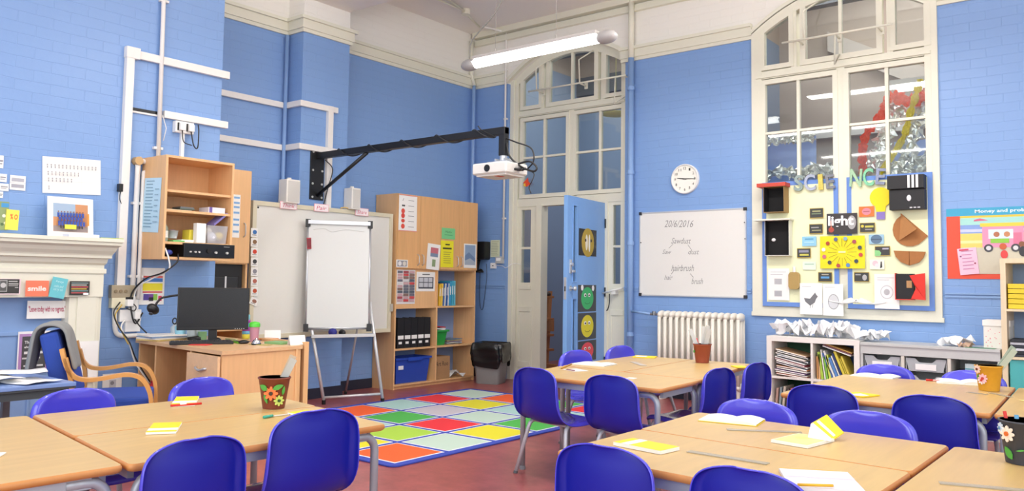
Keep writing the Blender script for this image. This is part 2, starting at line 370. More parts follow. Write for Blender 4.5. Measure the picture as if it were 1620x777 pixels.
def screen(name, xm, yf, door):
    """arched timber screen: outer frame, five casements, glazing"""
    dep = .1
    mb = MB(CREAM); xo = .81
    x0, x1 = (D0, D1) if door else (W0, W1); zb = 0 if door else .88
    def arcpts(a, b, o, n=14): return [(a+(b-a)*i/n, yf, arch(a+(b-a)*i/n, xm, o)) for i in range(n+1)]
    def openring(a, b, zb, o_out, wside, wbot, n=14):
        out = arcpts(a, b, o_out)[::-1]; q = arcpts(a+wside, b-wside, o_out-wside*1.0)[::-1]
        O = [(a, yf, zb)]+[(b, yf, zb)]+out; I = [(a+wside, yf, zb+wbot), (b-wside, yf, zb+wbot)]+q
        return O, I
    O, I = openring(x0, x1, zb, .11, .10, .07 if not door else 0.0)
    mb.ring(O, I, (0, dep, 0))
    if not door: mb.box(x0-.012, x1+.012, yf+.0, yf+.03, .86, .90, .006)
    mb.box(x0+.05, x1-.05, yf+.005, yf+dep, 3.115, 3.19); mb.box(x0+.05, x1-.05, yf-.012, yf+.02, 3.125, 3.15)
    mb.box(xm-.035, xm+.035, yf+.005, yf+dep, (2.10 if door else .92), 3.12)
    for s in (-1, 1): mb.box(xm+s*.415-.02 if s > 0 else xm-.415-.03, xm+s*.415+.03 if s > 0 else xm-.415+.02, yf+.005, yf+dep, 3.15, arch(xm+.4, xm, .05))
    if door: mb.box(x0+.05, x1-.05, yf+.0, yf+dep, 2.035, 2.13, .006)
    root = struct(mb, name)
    # casements
    def case(a, b, z0, z1, mulls, bars, arched=False, w=.05):
        c = MB(CREAM); y = yf+.012; d = .06
        if arched:
            o = arcpts(a-w, b+w, w)[::-1]; i_ = arcpts(a, b, 0)[::-1]
            O = [(a-w, yf, z0-w), (b+w, yf, z0-w)]+o; I = [(a, yf, z0), (b, yf, z0)]+i_
        else: O = [(a-w, yf, z0-w), (b+w, yf, z0-w), (b+w, yf, z1+w), (a-w, yf, z1+w)]; I = [(a, yf, z0), (b, yf, z0), (b, yf, z1), (a, yf, z1)]
        sh = lambda P, dy: [(p[0], p[1]+dy, p[2]) for p in P]
        c.ring(sh(O, -.004), sh(I, -.004), (0, d, 0))
        for m in mulls: c.box(m-.014, m+.014, y-.006, y+.04, z0-.01, (arch(m, xm)+.005 if arched else z1+.01), .003)
        for z in bars: c.box(a-.01, b+.01, y-.002, y+.036, z-.012, z+.012, .003)
        k = struct(c, 'casement', root)
        g = MB(GLASS)
        if arched: g.prism([(a-.005, y+.02, z0-.005), (b+.005, y+.02, z0-.005)]+[(p[0], y+.02, p[2]) for p in i_], (0, .004, 0))
        else: g.box(a-.005, b+.005, y+.02, y+.024, z0-.005, z1+.005)
        struct(g, 'glazing', k)
    case(xm-.70, xm-.465, 3.243, 0, (), (), True, .045)
    case(xm-.31, xm+.31, 3.243, 0, (xm,), (), True, .05)
    case(xm+.465, xm+.70, 3.243, 0, (), (), True, .045)
    zc = 2.18 if door else 1.0
    bars = (2.62,) if door else (2.59, 2.09, 1.55)
    case(xm-.695, xm-.07, zc, 3.06, (xm-.385,), bars, False, .045)
    case(xm+.07, xm+.695, zc, 3.06, (xm+.385,), bars, False, .045)
    return root
w2 = screen('window_1', XW, 7.47, False)
dr = screen('window_2', XD, 7.58, True)
# door posts, sidelights
mb = MB(CREAM); yf = 7.58
for a, b in ((-5.70, -5.62), (-4.78, -4.72)): mb.box(a, b, yf-.01, yf+.12, 0, 2.06, .004)
for a, b, g0, g1 in ((D0+.02, -5.69, -5.93, -5.787), (-4.73, D1-.02, -4.662, -4.525)):
    mb.box(a, g0, yf+.01, yf+.07, 0, 2.05); mb.box(g1, b, yf+.01, yf+.07, 0, 2.05)
    mb.box(g0, g1, yf+.01, yf+.07, 0, 1.14); mb.box(g0, g1, yf+.01, yf+.07, 2.0, 2.05); mb.box(g0, g1, yf+.015, yf+.05, 1.535, 1.56)
    mb.box(g0-.01, g1+.01, yf-.004, yf+.02, .15, .22, .005); mb.box(g0-.01, g1+.01, yf-.004, yf+.02, .80, .86, .005); mb.box(g0-.01, g1+.01, yf-.006, yf+.02, 1.06, 1.10, .005)
    mb.box(g0-.03, g0-.01, yf, yf+.02, .15, .86, .003); mb.box(g1+.01, g1+.03, yf, yf+.02, .15, .86, .003)
    mb.m(GLASS); mb.box(g0, g1, yf+.03, yf+.034, 1.14, 2.0); mb.m(CREAM)
struct(mb, 'trim_10')
mb = MB(CREAM)
for z0, z1, w in ((0, 3.6, .02),): mb.box(D0, D0+.06, 7.545, 7.6, 0, 3.58, .006); mb.box(D0+.02, D0+.11, 7.56, 7.6, 0, 3.5, .006)
struct(mb, 'trim_11')
# open door leaf, hinged on the right post
hp = Vector((-4.775, 7.57, 0)); dv = Vector((.13, -.95, 0)).normalized(); dn = Vector((-dv.y, dv.x, 0))   # dn faces +x
DM = Matrix(((dv.x, dn.x, 0, hp.x), (dv.y, dn.y, 0, hp.y), (0, 0, 1, 0), (0, 0, 0, 1)))
DW = .90; DB = M('#7DAAE2', .3)
mb = MB(DB)
slits = [(.70, .78, 1.16, 1.93), (.70, .78, .22, .98)]
mb.box(0, .70, -.022, .022, .01, 2.025, .003, DM); mb.box(.78, DW, -.022, .022, .01, 2.025, .003, DM)
for z0, z1 in ((.01, .22), (.98, 1.16), (1.93, 2.025)): mb.box(.70, .78, -.022, .022, z0, z1, 0, DM)
for a, b, z0, z1 in slits:
    for q in ((a-.012, a, z0-.012, z1+.012), (b, b+.012, z0-.012, z1+.012), (a, b, z0-.012, z0), (a, b, z1, z1+.012)): mb.box(q[0], q[1], .02, .03, q[2], q[3], .002, DM)
door = struct(mb, 'door_1')
mb = MB(GLASS)
for a, b, z0, z1 in slits: mb.box(a, b, -.003, .003, z0, z1, 0, DM)
struct(mb, 'vision_panel', door)
mb = MB(SILVER); mb.box(.81, .855, .022, .032, 1.24, 1.38, .004, DM); mb.cyl(DM @ Vector((.835, .03, 1.33)), DM @ Vector((.835, .055, 1.33)), .018); mb.box(.79, .845, .045, .06, 1.25, 1.275, .005, DM)
struct(mb, 'door_latch', door)
mb = MB(SILVER); mb.cyl(DM @ Vector((.83, .022, 1.09)), DM @ Vector((.83, .03, 1.09)), .028); mb.cyl(DM @ Vector((.83, .03, 1.09)), DM @ Vector((.83, .065, 1.09)), .01); mb.sph((.83, .075, 1.09), .026, (1, .7, 1), mtx=DM)
mb.cyl(DM @ Vector((.78, .022, 1.09)), DM @ Vector((.78, .04, 1.09)), .014)
struct(mb, 'door_knob', door)
mb = MB(SILVER); mb.box(DW-.001, DW+.003, -.014, .014, .98, 1.2, .001, DM); mb.m(BLK); mb.box(DW, DW+.004, -.006, .006, 1.06, 1.11, 0, DM); struct(mb, 'lock_plate', door)
mb = MB(BLK)
for z in (.25, 1.0, 1.75): mb.cyl(hp+Vector((.0, -.005, z))+dn*.03, hp+Vector((.0, -.005, z+.1))+dn*.03, .009)
struct(mb, 'hinge', door)
# posters on the door leaf (plane dn . p = dn . hp + .024)
def PD(x, y):
    d = ray(x, y); n = dn; p0 = hp+n*.024; return EYE+d*((p0-EYE).dot(n)/d.dot(n))
sheet('poster', 'black and gold glossy face picture on upper part of open blue door', 'poster', PD, (916, 363, 943.5, 405), M('#2A2620', .25), [('c', .5, .5, .36, '#B59B3C'), ('e', .42, .5, .07, .3, '#E8E4D0'), ('e', .58, .52, .05, .33, '#F2EFE2'), ('e', .36, .42, .04, .06, '#2A2620'), ('e', .68, .42, .04, .06, '#2A2620')])
for (y0, y1), hx, nm in (((451, 493), '#3FB56B', 'green'), ((495, 537), '#E2D62E', 'yellow'), ((539, 571), '#E5505A', 'red')):
    m = -1 if nm == 'red' else 1
    el = [('e', .5, .5, .34, .42, hx), ('e', .38, .38, .07, .07, '#F7F7F2'), ('e', .6, .38, .07, .07, '#F7F7F2'), ('e', .39, .39, .035, .035, '#111111'), ('e', .59, .39, .035, .035, '#111111')]
    el += [('l', .36, .66, .44, .66+.05*m, .004, '#1E3020'), ('l', .44, .66+.05*m, .56, .66+.05*m, .004, '#1E3020'), ('l', .56, .66+.05*m, .64, .66, .004, '#1E3020')]
    if nm == 'green': el += [('c', .2, .1, .07, '#F4F4F4'), ('c', .8, .12, .07, '#F4F4F4')]
    sheet('traffic_light_face', nm+' smiley face on dark card stuck on the blue door' if nm != 'red' else 'red frowning face on dark card, lowest on the blue door', 'poster', PD, (914.5, y0, 943, y1), '#45484A', el, group='traffic light faces on the door')
# pipes
def pipe(nm, label, pts, r, mat, cat='pipe'):
    mb = MB(mat); mb.tube(pts, r, 10); return tag(mb.build(nm), label, cat)
p = B(997.5, 300, 7.44)
pr = MB(BLUEP); pr.tube([(p.x, 7.44, 0.0), (p.x, 7.44, 3.55)], .032, 12); pr.m(CREAM); pr.tube([(p.x, 7.44, 3.55), (p.x, 7.44, TOP)], .032, 12)
for z in (.6, 1.55, 2.3, 3.2): pr.m(BLUEP); pr.cyl((p.x, 7.44, z), (p.x, 7.44, z+.04), .04)
tag(pr.build('service_pipe'), 'thick vertical pipe painted blue beside the round clock, white above', 'pipe')
pr = MB(BLUEP); pr.tube([(-6.55, 7.40, 0), (-6.55, 7.40, 3.5), (-6.58, 7.44, 3.56)], .022, 10); pr.m(CREAM); pr.tube([(-6.58, 7.44, 3.56), (-6.6, 7.4, 3.7), (-6.6, 7.4, 4.12)], .024, 10)
tag(pr.build('service_pipe'), 'vertical pipe in the room corner behind the tall beech cupboard', 'pipe')
pr = MB(BLUEP); pr.tube([(-6.6, 4.70, 0), (-6.6, 4.70, 3.52)], .02, 10); tag(pr.build('service_pipe'), 'thin blue vertical pipe in the recess corner left of the projector plate', 'pipe')
c0 = B(797, 300, 7.47).x
pr = MB(TRUNK); pr.tube([(c0, 7.475, 1.42), (c0, 7.475, 4.1), (c0, 7.47, 4.16), (c0-.15, 7.2, 4.19)], .012, 8)
for z in (1.9, 2.5, 3.1, 3.7): pr.box(c0-.022, c0+.022, 7.47, 7.5, z-.01, z+.01, .003)
tag(pr.build('conduit'), 'thin white conduit running down to the grey switch near the bin', 'conduit')
pr = MB(CREAM); pr.tube([px_ for px_ in (Vector((-6.0, 4.2, 4.19)), Vector((-6.05, 6.6, 4.19)), Vector((-6.3, 7.2, 4.19)))], .012, 8); pr.cyl((-6.07, 6.7, 4.22), (-6.07, 6.7, 4.16), .05)
pr.tube([(-5.2, 3.4, 4.19), (-6.07, 6.7, 4.19)], .014, 8)
tag(pr.build('ceiling_conduit'), 'cream conduit with round junction box across the ceiling corner', 'conduit')
def trunk_h(mb, z0, z1, sl, d=.028): band(mb, z0, z1, d, 0.0, sl)
mb = MB(TRUNK)
# left wall trunking: vertical run and two horizontal runs
mb.box(-6.05, -6.005, 2.865, 2.925, 1.07, 2.865, .004); mb.box(-6.05, -6.0, 2.86, 2.965, 2.79, 2.875, .006)
mb.box(-6.05, -6.015, 2.92, 3.73, 2.80, 2.86, .004); mb.box(-6.05, -6.015, 3.18, 3.73, 2.385, 2.44, .004); mb.box(-6.05, -6.035, 2.925, 3.18, 2.387, 2.40, .002)
mb.m(BLK); mb.box(-6.05, -6.04, 2.925, 3.17, 2.40, 2.425)
tag(mb.build('cable_trunking'), 'white plastic trunking frame on the chimney breast above the wall shelf unit', 'trunking')
mb = MB(TRUNK)
for z0, z1 in ((2.80, 2.855), (2.385, 2.44)):
    mb.box(-6.64, -6.605, 3.68, 4.74, z0, z1, .004); mb.box(-6.64, -6.365, 4.705, 4.74, z0, z1, .004); mb.box(-6.40, -6.365, 4.705, 5.16, z0, z1, .004)
yv = L(520, 250, -6.38).y
mb.box(-6.40, -6.36, yv-.03, yv+.03, 1.8, 2.855, .004)
tag(mb.build('cable_trunking'), 'white trunking running round the pillar behind the black projector arm', 'trunking')
pr = MB(TRUNK); pr.tube([(-6.02, 3.13, 4.2), (-6.02, 3.145, 2.06)], .017, 8)
for z in (3.3, 2.14): pr.box(-6.05, -6.015, 3.11, 3.18, z-.01, z+.01, .003)
pr.tube([(-6.0, 3.155, 2.40), (-6.0, 3.19, 2.3), (-6.0, 3.17, 2.2)], .003)
tag(pr.build('conduit'), 'white conduit dropping from the ceiling onto the wall shelf unit', 'conduit')
s = L(290, 202, -6.02); sk = thing('wall_socket', 'white double plug socket above the wall shelf unit', 'socket', (-6.05, s.y, s.z-.05))
mb = MB('#F4F4F2'); mb.box(-6.05, -6.0, s.y-.075, s.y+.08, s.z-.045, s.z+.045, .006); mb.box(-6.05, -6.02, s.y-.012, s.y+.014, 2.06, s.z-.04); mb.build('socket_plate', sk)
for k, dy in enumerate((-.03, .045)):
    mb = MB('#F4F4F2'); mb.box(-6.005, -5.965, s.y+dy-.022, s.y+dy+.022, s.z-.03, s.z+.025, .006); mb.m(BLK); mb.box(-6.0, -5.99, s.y+dy-.03, s.y+dy-.02, s.z-.03, s.z+.03); pg = mb.build('plug', sk)
mb = MB(BLK); mb.tube(spl([(-5.98, s.y-.03, s.z-.03), (-5.97, s.y-.02, s.z-.12), (-5.97, s.y+.05, s.z-.14)]), .004); mb.tube(spl([(-5.98, s.y+.045, s.z-.03), (-5.96, s.y+.06, s.z-.14), (-5.97, s.y+.1, s.z-.15), (-5.98, s.y+.11, s.z-.02), (-6.01, s.y+.12, s.z+.04)]), .005); mb.build('cord', sk)
pr = MB(TRUNK)
for yy, zt, rr in ((2.99, 2.02, .02), (3.035, 1.93, .016)):
    pr.tube(spl([(-6.02, yy, .98), (-6.02, yy, zt-.06), (-6.02, yy+.01, zt), (-6.02, yy+.06, zt)], 4), rr, 8)
    for z in (1.7, 1.15): pr.box(-6.05, -6.01, yy-.03, yy+.03, z-.01, z+.01, .003)
pr.m('#C9A878'); pr.cyl((-6.05, 2.985, 2.02), (-5.99, 2.985, 2.02), .032)
tag(pr.build('conduit'), 'pair of white conduits with a tan round box left of the shelf unit', 'conduit')
# ---------------------------------------------------------------- tables
def table(nm, label, cs, group, T=.58, legs=True):
    """cs: four xy corners, ccw; cs[0]-cs[1] and cs[2]-cs[3] carry the long frame rails"""
    c = [Vector((x, y, 0)) for x, y in cs]; m = sum(c, Vector())/4
    t = thing(nm, label, 'table', m, 0, group)
    def rounded(ins, z, r=.022, n=4):
        P = [p+(m-p).normalized()*ins*1.414 for p in c]; out = []
        for i in range(4):
            p = P[i]; a = (P[i-1]-p).normalized(); b = (P[(i+1) % 4]-p).normalized(); q = p+(a+b)*r
            for k in range(n+1):
                s = math.pi/2*k/n; out.append(q-b*r*math.cos(s)*1-a*r*math.sin(s)+Vector((0, 0, z)))
        return out
    mb = MB(BEECHH); top = rounded(.004, T); mb.add(top, [list(range(len(top)))])
    mb.m(EDGE); prof = [(.004, T), (.0, T-.005), (-.001, T-.012), (.001, T-.019), (.006, T-.024)]
    rows = [rounded(a, z) for a, z in prof]; n = len(top); P = [p for r_ in rows for p in r_]
    mb.add(P, [(i*n+j, i*n+(j+1) % n, (i+1)*n+(j+1) % n, (i+1)*n+j) for i in range(len(rows)-1) for j in range(n)], True)
    mb.add(rows[-1], [list(range(n))[::-1]]); mb.build('tabletop', t)
    ins = [p+((c[i-1]-p).normalized()+(c[(i+1) % 4]-p).normalized())*.035 for i, p in enumerate(c)]
    zr = T-.043
    mb = MB(STEEL)
    for i in range(4):
        a, b = ins[i], ins[(i+1) % 4]; d = (b-a).normalized(); s_ = d.cross(Z3)*.01
        mb.prism([a+d*.05+s_+Z3*(T-.06), a+d*.05-s_+Z3*(T-.06), a+d*.05-s_+Z3*(T-.026), a+d*.05+s_+Z3*(T-.026)], (b-a)-d*.1)
    mb.build('frame', t)
    for i in range(4):
        o = ins[i+1] if i in (0, 2) else ins[i-1]; p = ins[i]; d = (o-p).normalized()
        pts = [p+d*.12+Z3*zr, p+d*.07+Z3*zr]+[p+d*(.06-.06*math.sin(R(a)))+Z3*(zr-.06+.06*math.cos(R(a))) for a in (15, 30, 45, 60, 75, 90)]+[p+Z3*.02]
        mb = MB(STEEL); mb.tube(pts, .0165, 12); mb.m(M('#8C9095', .5)); mb.cyl(p+Z3*.022, p, .019); mb.build('leg', t)
    return t
GA = 'classroom tables at the left front'; GB = 'classroom tables by the door'; GC = 'classroom tables at the right front'; GD = 'classroom tables by the low shelves'
table('classroom_table', 'beech table at the front left with the open yellow booklet nearest the two near chairs', [(-2.457, 1.233), (-2.415, 2.242), (-2.975, 2.34), (-3.032, 1.317)], GA)
table('classroom_table', 'beech table at the front left carrying the brown flower pot', [(-3.036, 1.320), (-2.979, 2.343), (-3.55, 2.43), (-3.612, 1.401)], GA)
table('classroom_table', 'beech table cut by the left edge of the photo', [(-3.62, 1.385), (-3.67, .75), (-2.50, .62), (-2.465, 1.222)], GA)
table('classroom_table', 'beech table near the door, behind the two backs of the left blue chairs', [(-3.135, 3.982), (-2.134, 3.972), (-2.159, 4.53), (-3.225, 4.59)], GB)
table('classroom_table', 'beech table near the door with two small blue chairs at its left side', [(-2.73, 4.573), (-2.795, 5.70), (-3.272, 5.675), (-3.228, 4.60)], GB)
table('classroom_table', 'beech table with the plain brown pot, in front of the radiator', [(-2.165, 4.54), (-2.33, 5.70), (-2.79, 5.70), (-2.723, 4.573)], GB)
table('classroom_table', 'beech table at the right front with a yellow exercise book by the nearest chair', [(-1.623, 2.282), (-.63, 2.215), (-.62, 2.766), (-1.619, 2.832)], GC)
table('classroom_table', 'beech table at the right front with the propped yellow booklet on it', [(-1.619, 2.838), (-.62, 2.772), (-.617, 3.322), (-1.636, 3.392)], GC)
table('classroom_table', 'beech table in the right corner under the dark flower pot', [(-.605, 2.2), (.45, 2.2), (.46, 3.27), (-.602, 3.32)], GC)
table('classroom_table', 'beech table in front of the low shelves with the yellow flower pot', [(-1.60, 4.29), (-.625, 4.279), (-.677, 5.526), (-1.63, 5.509)], GD)
table('classroom_table', 'beech table cut by the right edge beside the yellow flower pot', [(-.612, 4.279), (.4, 4.25), (.35, 5.5), (-.664, 5.526)], GD)
# ---------------------------------------------------------------- chairs
MOFF = 1; SHELL = M('#111B98', .42, 0, .03, bump=.05, bscale=500); SHELLF = M('#4A48D4', .22, 0, .02, coat=.6); TUBE = M('#C4C8CE', .35, .2)
def make_chair(label):
    t = thing('plastic_chair', label, 'chair', (0, 0, 0), 0, 'blue plastic classroom chairs')
    st = [(.186, .310, .150, .006, 0, 0), (.193, .330, .165, .014, 0, 0), (.165, .349, .184, .022, 0, 0), (.08, .346, .19, .024, 0, 0), (-.02, .338, .19, .024, 0, .1), (-.10, .336, .19, .018, 0, .4), (-.148, .348, .188, .012, .4, .8),
          (-.172, .378, .187, .030, .8, 1), (-.180, .43, .186, .045, 1, 1), (-.184, .49, .181, .045, 1, 1), (-.189, .535, .180, .042, 1, .95), (-.195, .58, .1765, .034, 1, .8), (-.199, .607, .163, .028, 1, .6), (-.203, .625, .140, .022, 1, .5), (-.207, .637, .108, .016, 1, .4), (-.213, .645, .072, .010, 1, .3), (-.221, .649, .040, .004, 1, .2), (-.230, .648, .030, .002, 1, .1)]
    ts = [-1, -.995, -.98, -.95, -.91, -.87, -.82, -.7, -.5, -.25, 0, .25, .5, .7, .82, .87, .91, .95, .98, .995, 1]; P = []
    for y, z, w, curl, bk, bulge in st:
        for q in ts:
            e = max(0, (abs(q)-.84)/.16)
            out = curl*(1-math.sqrt(max(0, 1-e*e)))
            out += .036*bulge*(1-q*q)+(.01*(1-q*q) if bk == 0 else 0)
            zz_ = z-.0
            P.append((q*w, y-out*bk, zz_-out*(1-bk)))
    n = len(ts)
    mb = MB(SHELL); mb.mats.append(SHELLF); mb.add(P, [(i*n+j, i*n+j+1, (i+1)*n+j+1, (i+1)*n+j) for i in range(len(st)-1) for j in range(n-1)], True)
    mb.build('seat_shell', t, [('SOLIDIFY', dict(thickness=.006, offset=0, material_offset=MOFF, material_offset_rim=MOFF)), ('SUBSURF', dict(levels=1, render_levels=1))], fix=False)
    for s in (-1, 1):
        x = s*.15
        mb = MB(TUBE)
        mb.tube([(s*.145, .02, .322), (s*.146, .09, .321), (s*.148, .125, .316), (s*.152, .145, .30), (s*.157, .155, .275), (s*.19, .235, .012)], .0120, 10)
        mb.m('#5B5E63'); mb.cyl((s*.1905, .236, .015), (s*.192, .239, 0), .013); mb.build('front_leg', t)
        mb = MB(TUBE)
        mb.tube([(s*.145, .02, .322), (s*.146, -.06, .321), (s*.148, -.095, .316), (s*.153, -.112, .30), (s*.158, -.12, .275), (s*.205, -.175, .012)], .0120, 10)
        mb.m('#5B5E63'); mb.cyl((s*.2055, -.1755, .015), (s*.207, -.178, 0), .013); mb.build('rear_leg', t)
    mb = MB(TUBE); mb.cyl((-.146, .09, .312), (.146, .09, .312), .009); mb.cyl((-.146, -.07, .312), (.146, -.07, .312), .009); mb.build('crossbar', t)
    return t
FY, BY_, FX, BX = 0, math.pi, -math.pi/2, math.pi/2
chs = [  # back-top x, y, facing, extra turn, label
 (-3.76, 1.635, FX, R(0), 'blue plastic chair facing us across the left tables, directly before the armchair'),
 (-3.76, 2.245, FX, R(2), 'blue plastic chair facing us in front of the teacher desk drawers'),
 (-2.37, 1.40, BX, R(3), 'blue plastic chair seen from behind at the bottom left, left of the other one'),
 (-2.39, 1.865, BX, R(-3), 'large blue plastic chair seen from behind next to the corner leg and the rug'),
 (-3.40, 5.03, FX, R(-8), 'small blue plastic chair below the red face on the blue door'),
 (-3.40, 5.66, FX, R(-8), 'small blue plastic chair at the far corner right of the door'),
 (-2.875, 3.83, FY, R(-10), 'blue plastic chair standing partly on the rug edge, leftmost of the table by the door'),
 (-2.35, 3.82, FY, R(-5), 'blue plastic chair seen from behind in the centre of the photo'),
 (-2.09, 4.62, BX, R(-6), 'blue plastic chair seen side on beside the brown pot'),
 (-2.06, 5.13, BX, R(-5), 'blue plastic chair seen edge on in front of the blue wall right of the radiator'),
 (-1.36, 2.17, FY, R(-2), 'blue plastic chair with a dark scuff at the bottom centre'),
 (-.895, 2.17, FY, R(-4), 'blue plastic chair whose top just shows at the bottom edge, right of the scuffed one'),
 (-1.40, 3.47, BY_, R(4), 'blue plastic chair facing us behind the open white booklet'),
 (-.935, 3.47, BY_, R(2), 'blue plastic chair facing us behind the propped yellow booklet'),
 (-1.355, 4.22, FY, R(-3), 'blue plastic chair seen from behind in front of the magazine shelves'),
 (-.845, 4.20, FY, R(-2), 'blue plastic chair seen from behind below the yellow flower pot'),
 (-1.41, 5.62, BY_, R(2), 'blue plastic chair facing us in front of the clear storage trays'),
 (-.91, 5.62, BY_, R(2), 'blue plastic chair facing us behind the yellow flower pot'),
]
proto = None
for x, y, f, e, lab in chs:
    a = f+e; pos = (x-.218*math.sin(a), y+.218*math.cos(a), 0)
    if proto is None: proto = make_chair(lab); proto.location = pos; proto.rotation_euler = (0, 0, a)
    else:
        k = copy_thing(proto, pos, a, lab)
        if 'scuff' in lab: scuffed = k
        if lab.startswith('large'): k.scale = (1.05, 1.05, 1.05)
# ---------------------------------------------------------------- rug
rg = thing('rug', 'blue rug with a grid of bright coloured squares on the red floor', 'rug', (-4.74, 5.03, 0))
mb = MB(M('#3A4CB0', .95, bump=.4, bscale=300)); mb.prism(rrect(-5.79, -3.70, 3.50, 6.55, .06, lambda x, y: (x, y, 0.002)), (0, 0, .008)); mb.build('rug_base', rg)
cols = ['O M Y G P R', 'Y L R M P G', 'O P G V Y O', 'Y G O P R M']
pal = dict(O='#F2622E', M='#BCD3C4', Y='#DDD62E', G='#4DB14E', P='#A9CFCB', R='#E4323C', L='#A8D14A', V='#C3BDC6')
for r_, row in enumerate(cols):
    for c_, k in enumerate(row.split()):
        x1 = -3.765-.497*r_; x0 = x1-.455; y0 = 3.57+.492*c_; y1 = y0+.45
        mb = MB(M('#E8EBEE', .95)); mb.box(x0, x1, y0, y1, .006, .0115); mb.m(M(pal[k], .95, bump=.4, bscale=300)); mb.box(x0+.014, x1-.014, y0+.014, y1-.014, .006, .0125); mb.build('coloured_square', rg)
# ---------------------------------------------------------------- hanging lamp
lt = thing('fluorescent_light', 'lit fluorescent tube fitting hanging from the ceiling on wires', 'ceiling light', (-4.19, 5.5, 3.125))
mb = MB(M('#C4C0BC', .4)); mb.box(-4.85, -3.52, 5.44, 5.56, 3.165, 3.195, .008); mb.build('housing', lt)
for s, x in ((-1, -4.92), (1, -3.45)):
    mb = MB(M('#A9A7A6', .4)); pts = []
    t_ = bmesh.new(); bmesh.ops.create_uvsphere(t_, u_segments=16, v_segments=10, radius=1)
    for v in t_.verts: v.co = Vector((x+v.co.x*.10, 5.5+v.co.y*.066, 3.135+v.co.z*.055))
    mb.merge(t_, None, True); mb.build('end_cap', lt)
mb = MB(emis('#FFFDF8', 9)); t_ = [(5.5+.05*math.cos(R(a)), 3.152+.056*math.sin(R(a))) for a in range(180, 361, 15)]
mb.prism([(-4.87, y, z) for y, z in t_], (1.37, 0, 0)); mb.build('diffuser', lt)
mb = MB(M('#B8B4AE', .4))
for x in (-4.62, -3.95): mb.tube([(x, 5.5, 3.19), (x, 5.5, 4.21)], .0022, 5); mb.cyl((x, 5.5, 3.19), (x, 5.5, 3.24), .008)
mb.build('suspension_wire', lt)
mb = MB(M('#9A9A92', .5)); mb.tube(spl([(-4.93, 5.5, 3.18), (-4.9, 5.5, 3.36), (-4.65, 5.5, 3.55), (-4.5, 5.5, 3.75), (-4.42, 5.5, 4.0), (-4.3, 5.5, 4.21)]), .006, 6); mb.build('cord', lt)
# ---------------------------------------------------------------- projector on its arm
ay = 4.95; az = 2.345
ar = thing('projector_support', 'long black steel arm bolted to the pillar, carrying the projector', 'projector arm', (-6.39, ay, az))
mb = MB(BLK); mb.box(-6.40, -6.385, 4.86, 5.02, 1.915, 2.41, .003); mb.m('#B9BBB8')
for y in (4.885, 4.995):
    for z in (1.94, 2.07, 2.20, 2.38): mb.cyl((-6.385, y, z), (-6.377, y, z), .011, n=8)
mb.build('wall_plate', ar)
ex = B(797, 220, ay).x
mb = MB(BLK); mb.box(-6.385, ex+.03, ay-.03, ay+.03, az-.03, az+.03, .006); mb.build('arm_tube', ar)
mb = MB(BLK); mb.box(ex-.03, ex+.03, ay-.028, ay+.028, az-.20, az+.03, .005); mb.build('drop_tube', ar)
mb = MB(BLK); mb.tube([(-6.385, ay, 1.96), (-5.68, ay, az-.03)], .017, 8); mb.build('brace', ar)
pts = []
for i in range(150):
    u = i/149; x = -6.2+(ex+6.1)*u; a = u*30; pts.append((x, ay+.042*math.cos(a), az+.042*math.sin(a)))
mb = MB(M('#222428', .5)); mb.tube(pts, .006, 6); mb.tube(spl([(-6.36, ay+.06, az-.03), (-6.33, ay+.13, az-.12), (-6.34, ay+.09, az-.3), (-6.36, ay+.05, 1.85)]), .005, 6); mb.build('wrapped_cable', ar)
pj = thing('projector', 'white projector hanging under the end of the black arm', 'projector', (ex, ay, 1.98))
mb = MB(SILVER); mb.cyl((ex, ay, az-.20), (ex, ay, az-.25), .03); mb.box(ex-.05, ex+.05, ay-.045, ay+.045, az-.30, az-.24, .008); mb.box(ex-.02, ex+.02, ay-.046, ay-.044, az-.29, az-.25); mb.box(ex-.11, ex+.09, ay-.07, ay+.07, 2.085, 2.095)
mb.box(ex-.05, ex-.04, ay-.05, ay+.05, 2.09, 2.12); mb.box(ex+.04, ex+.05, ay-.05, ay+.05, 2.06, 2.12); mb.build('mount', pj)
mb = MB(M('#DAD8D3', .35)); mb.box(ex-.21, ex+.14, ay-.14, ay+.14, 1.99, 2.08, .025, seg=3); mb.m('#D9D6D0'); mb.box(ex-.18, ex+.12, ay-.12, ay+.12, 1.975, 1.995, .008); mb.build('body', pj)
mb = MB(BLK); mb.cyl((ex-.05, ay-.13, 2.035), (ex-.05, ay-.146, 2.035), .028, n=20); mb.build('lens', pj); mb = MB('#D05A3A'); mb.box(ex-.01, ex+.03, ay-.1, ay-.02, 1.973, 1.977); mb.build('sticker', pj)
mb = MB(BLK)
for k, (dy, dz) in enumerate(((0, 0), (.03, .01), (-.03, 0))): mb.tube([(ex+.10, ay+dy, 2.03+dz), (ex+.2, ay+dy, 2.02+dz)], .011)
mb.tube(spl([(ex+.02, ay, az-.06), (ex+.12, ay, az-.1), (ex+.26, ay+.02, az-.16), (ex+.30, ay, 2.08), (ex+.22, ay+.02, 2.02)]), .006)
mb.tube(spl([(ex+.03, ay, az-.1), (ex+.06, ay, 2.14), (ex+.16, ay+.02, 2.05), (ex+.30, ay, 2.0), (ex+.33, ay, 2.03), (ex+.26, ay, 2.08), (ex+.15, ay, 2.07)]), .008)
mb.tube(spl([(ex+.2, ay, 2.03), (ex+.28, ay+.03, 1.99), (ex+.29, ay, 1.93), (ex+.26, ay, 1.88), (ex+.28, ay, 1.83)]), .004); mb.tube(spl([(ex-.25+.2, ay-.04, az-.05), (ex-.2, ay-.03, az+.02), (ex-.24, ay-.04, az+.06)]), .005)
mb.build('cable_bundle', pj)
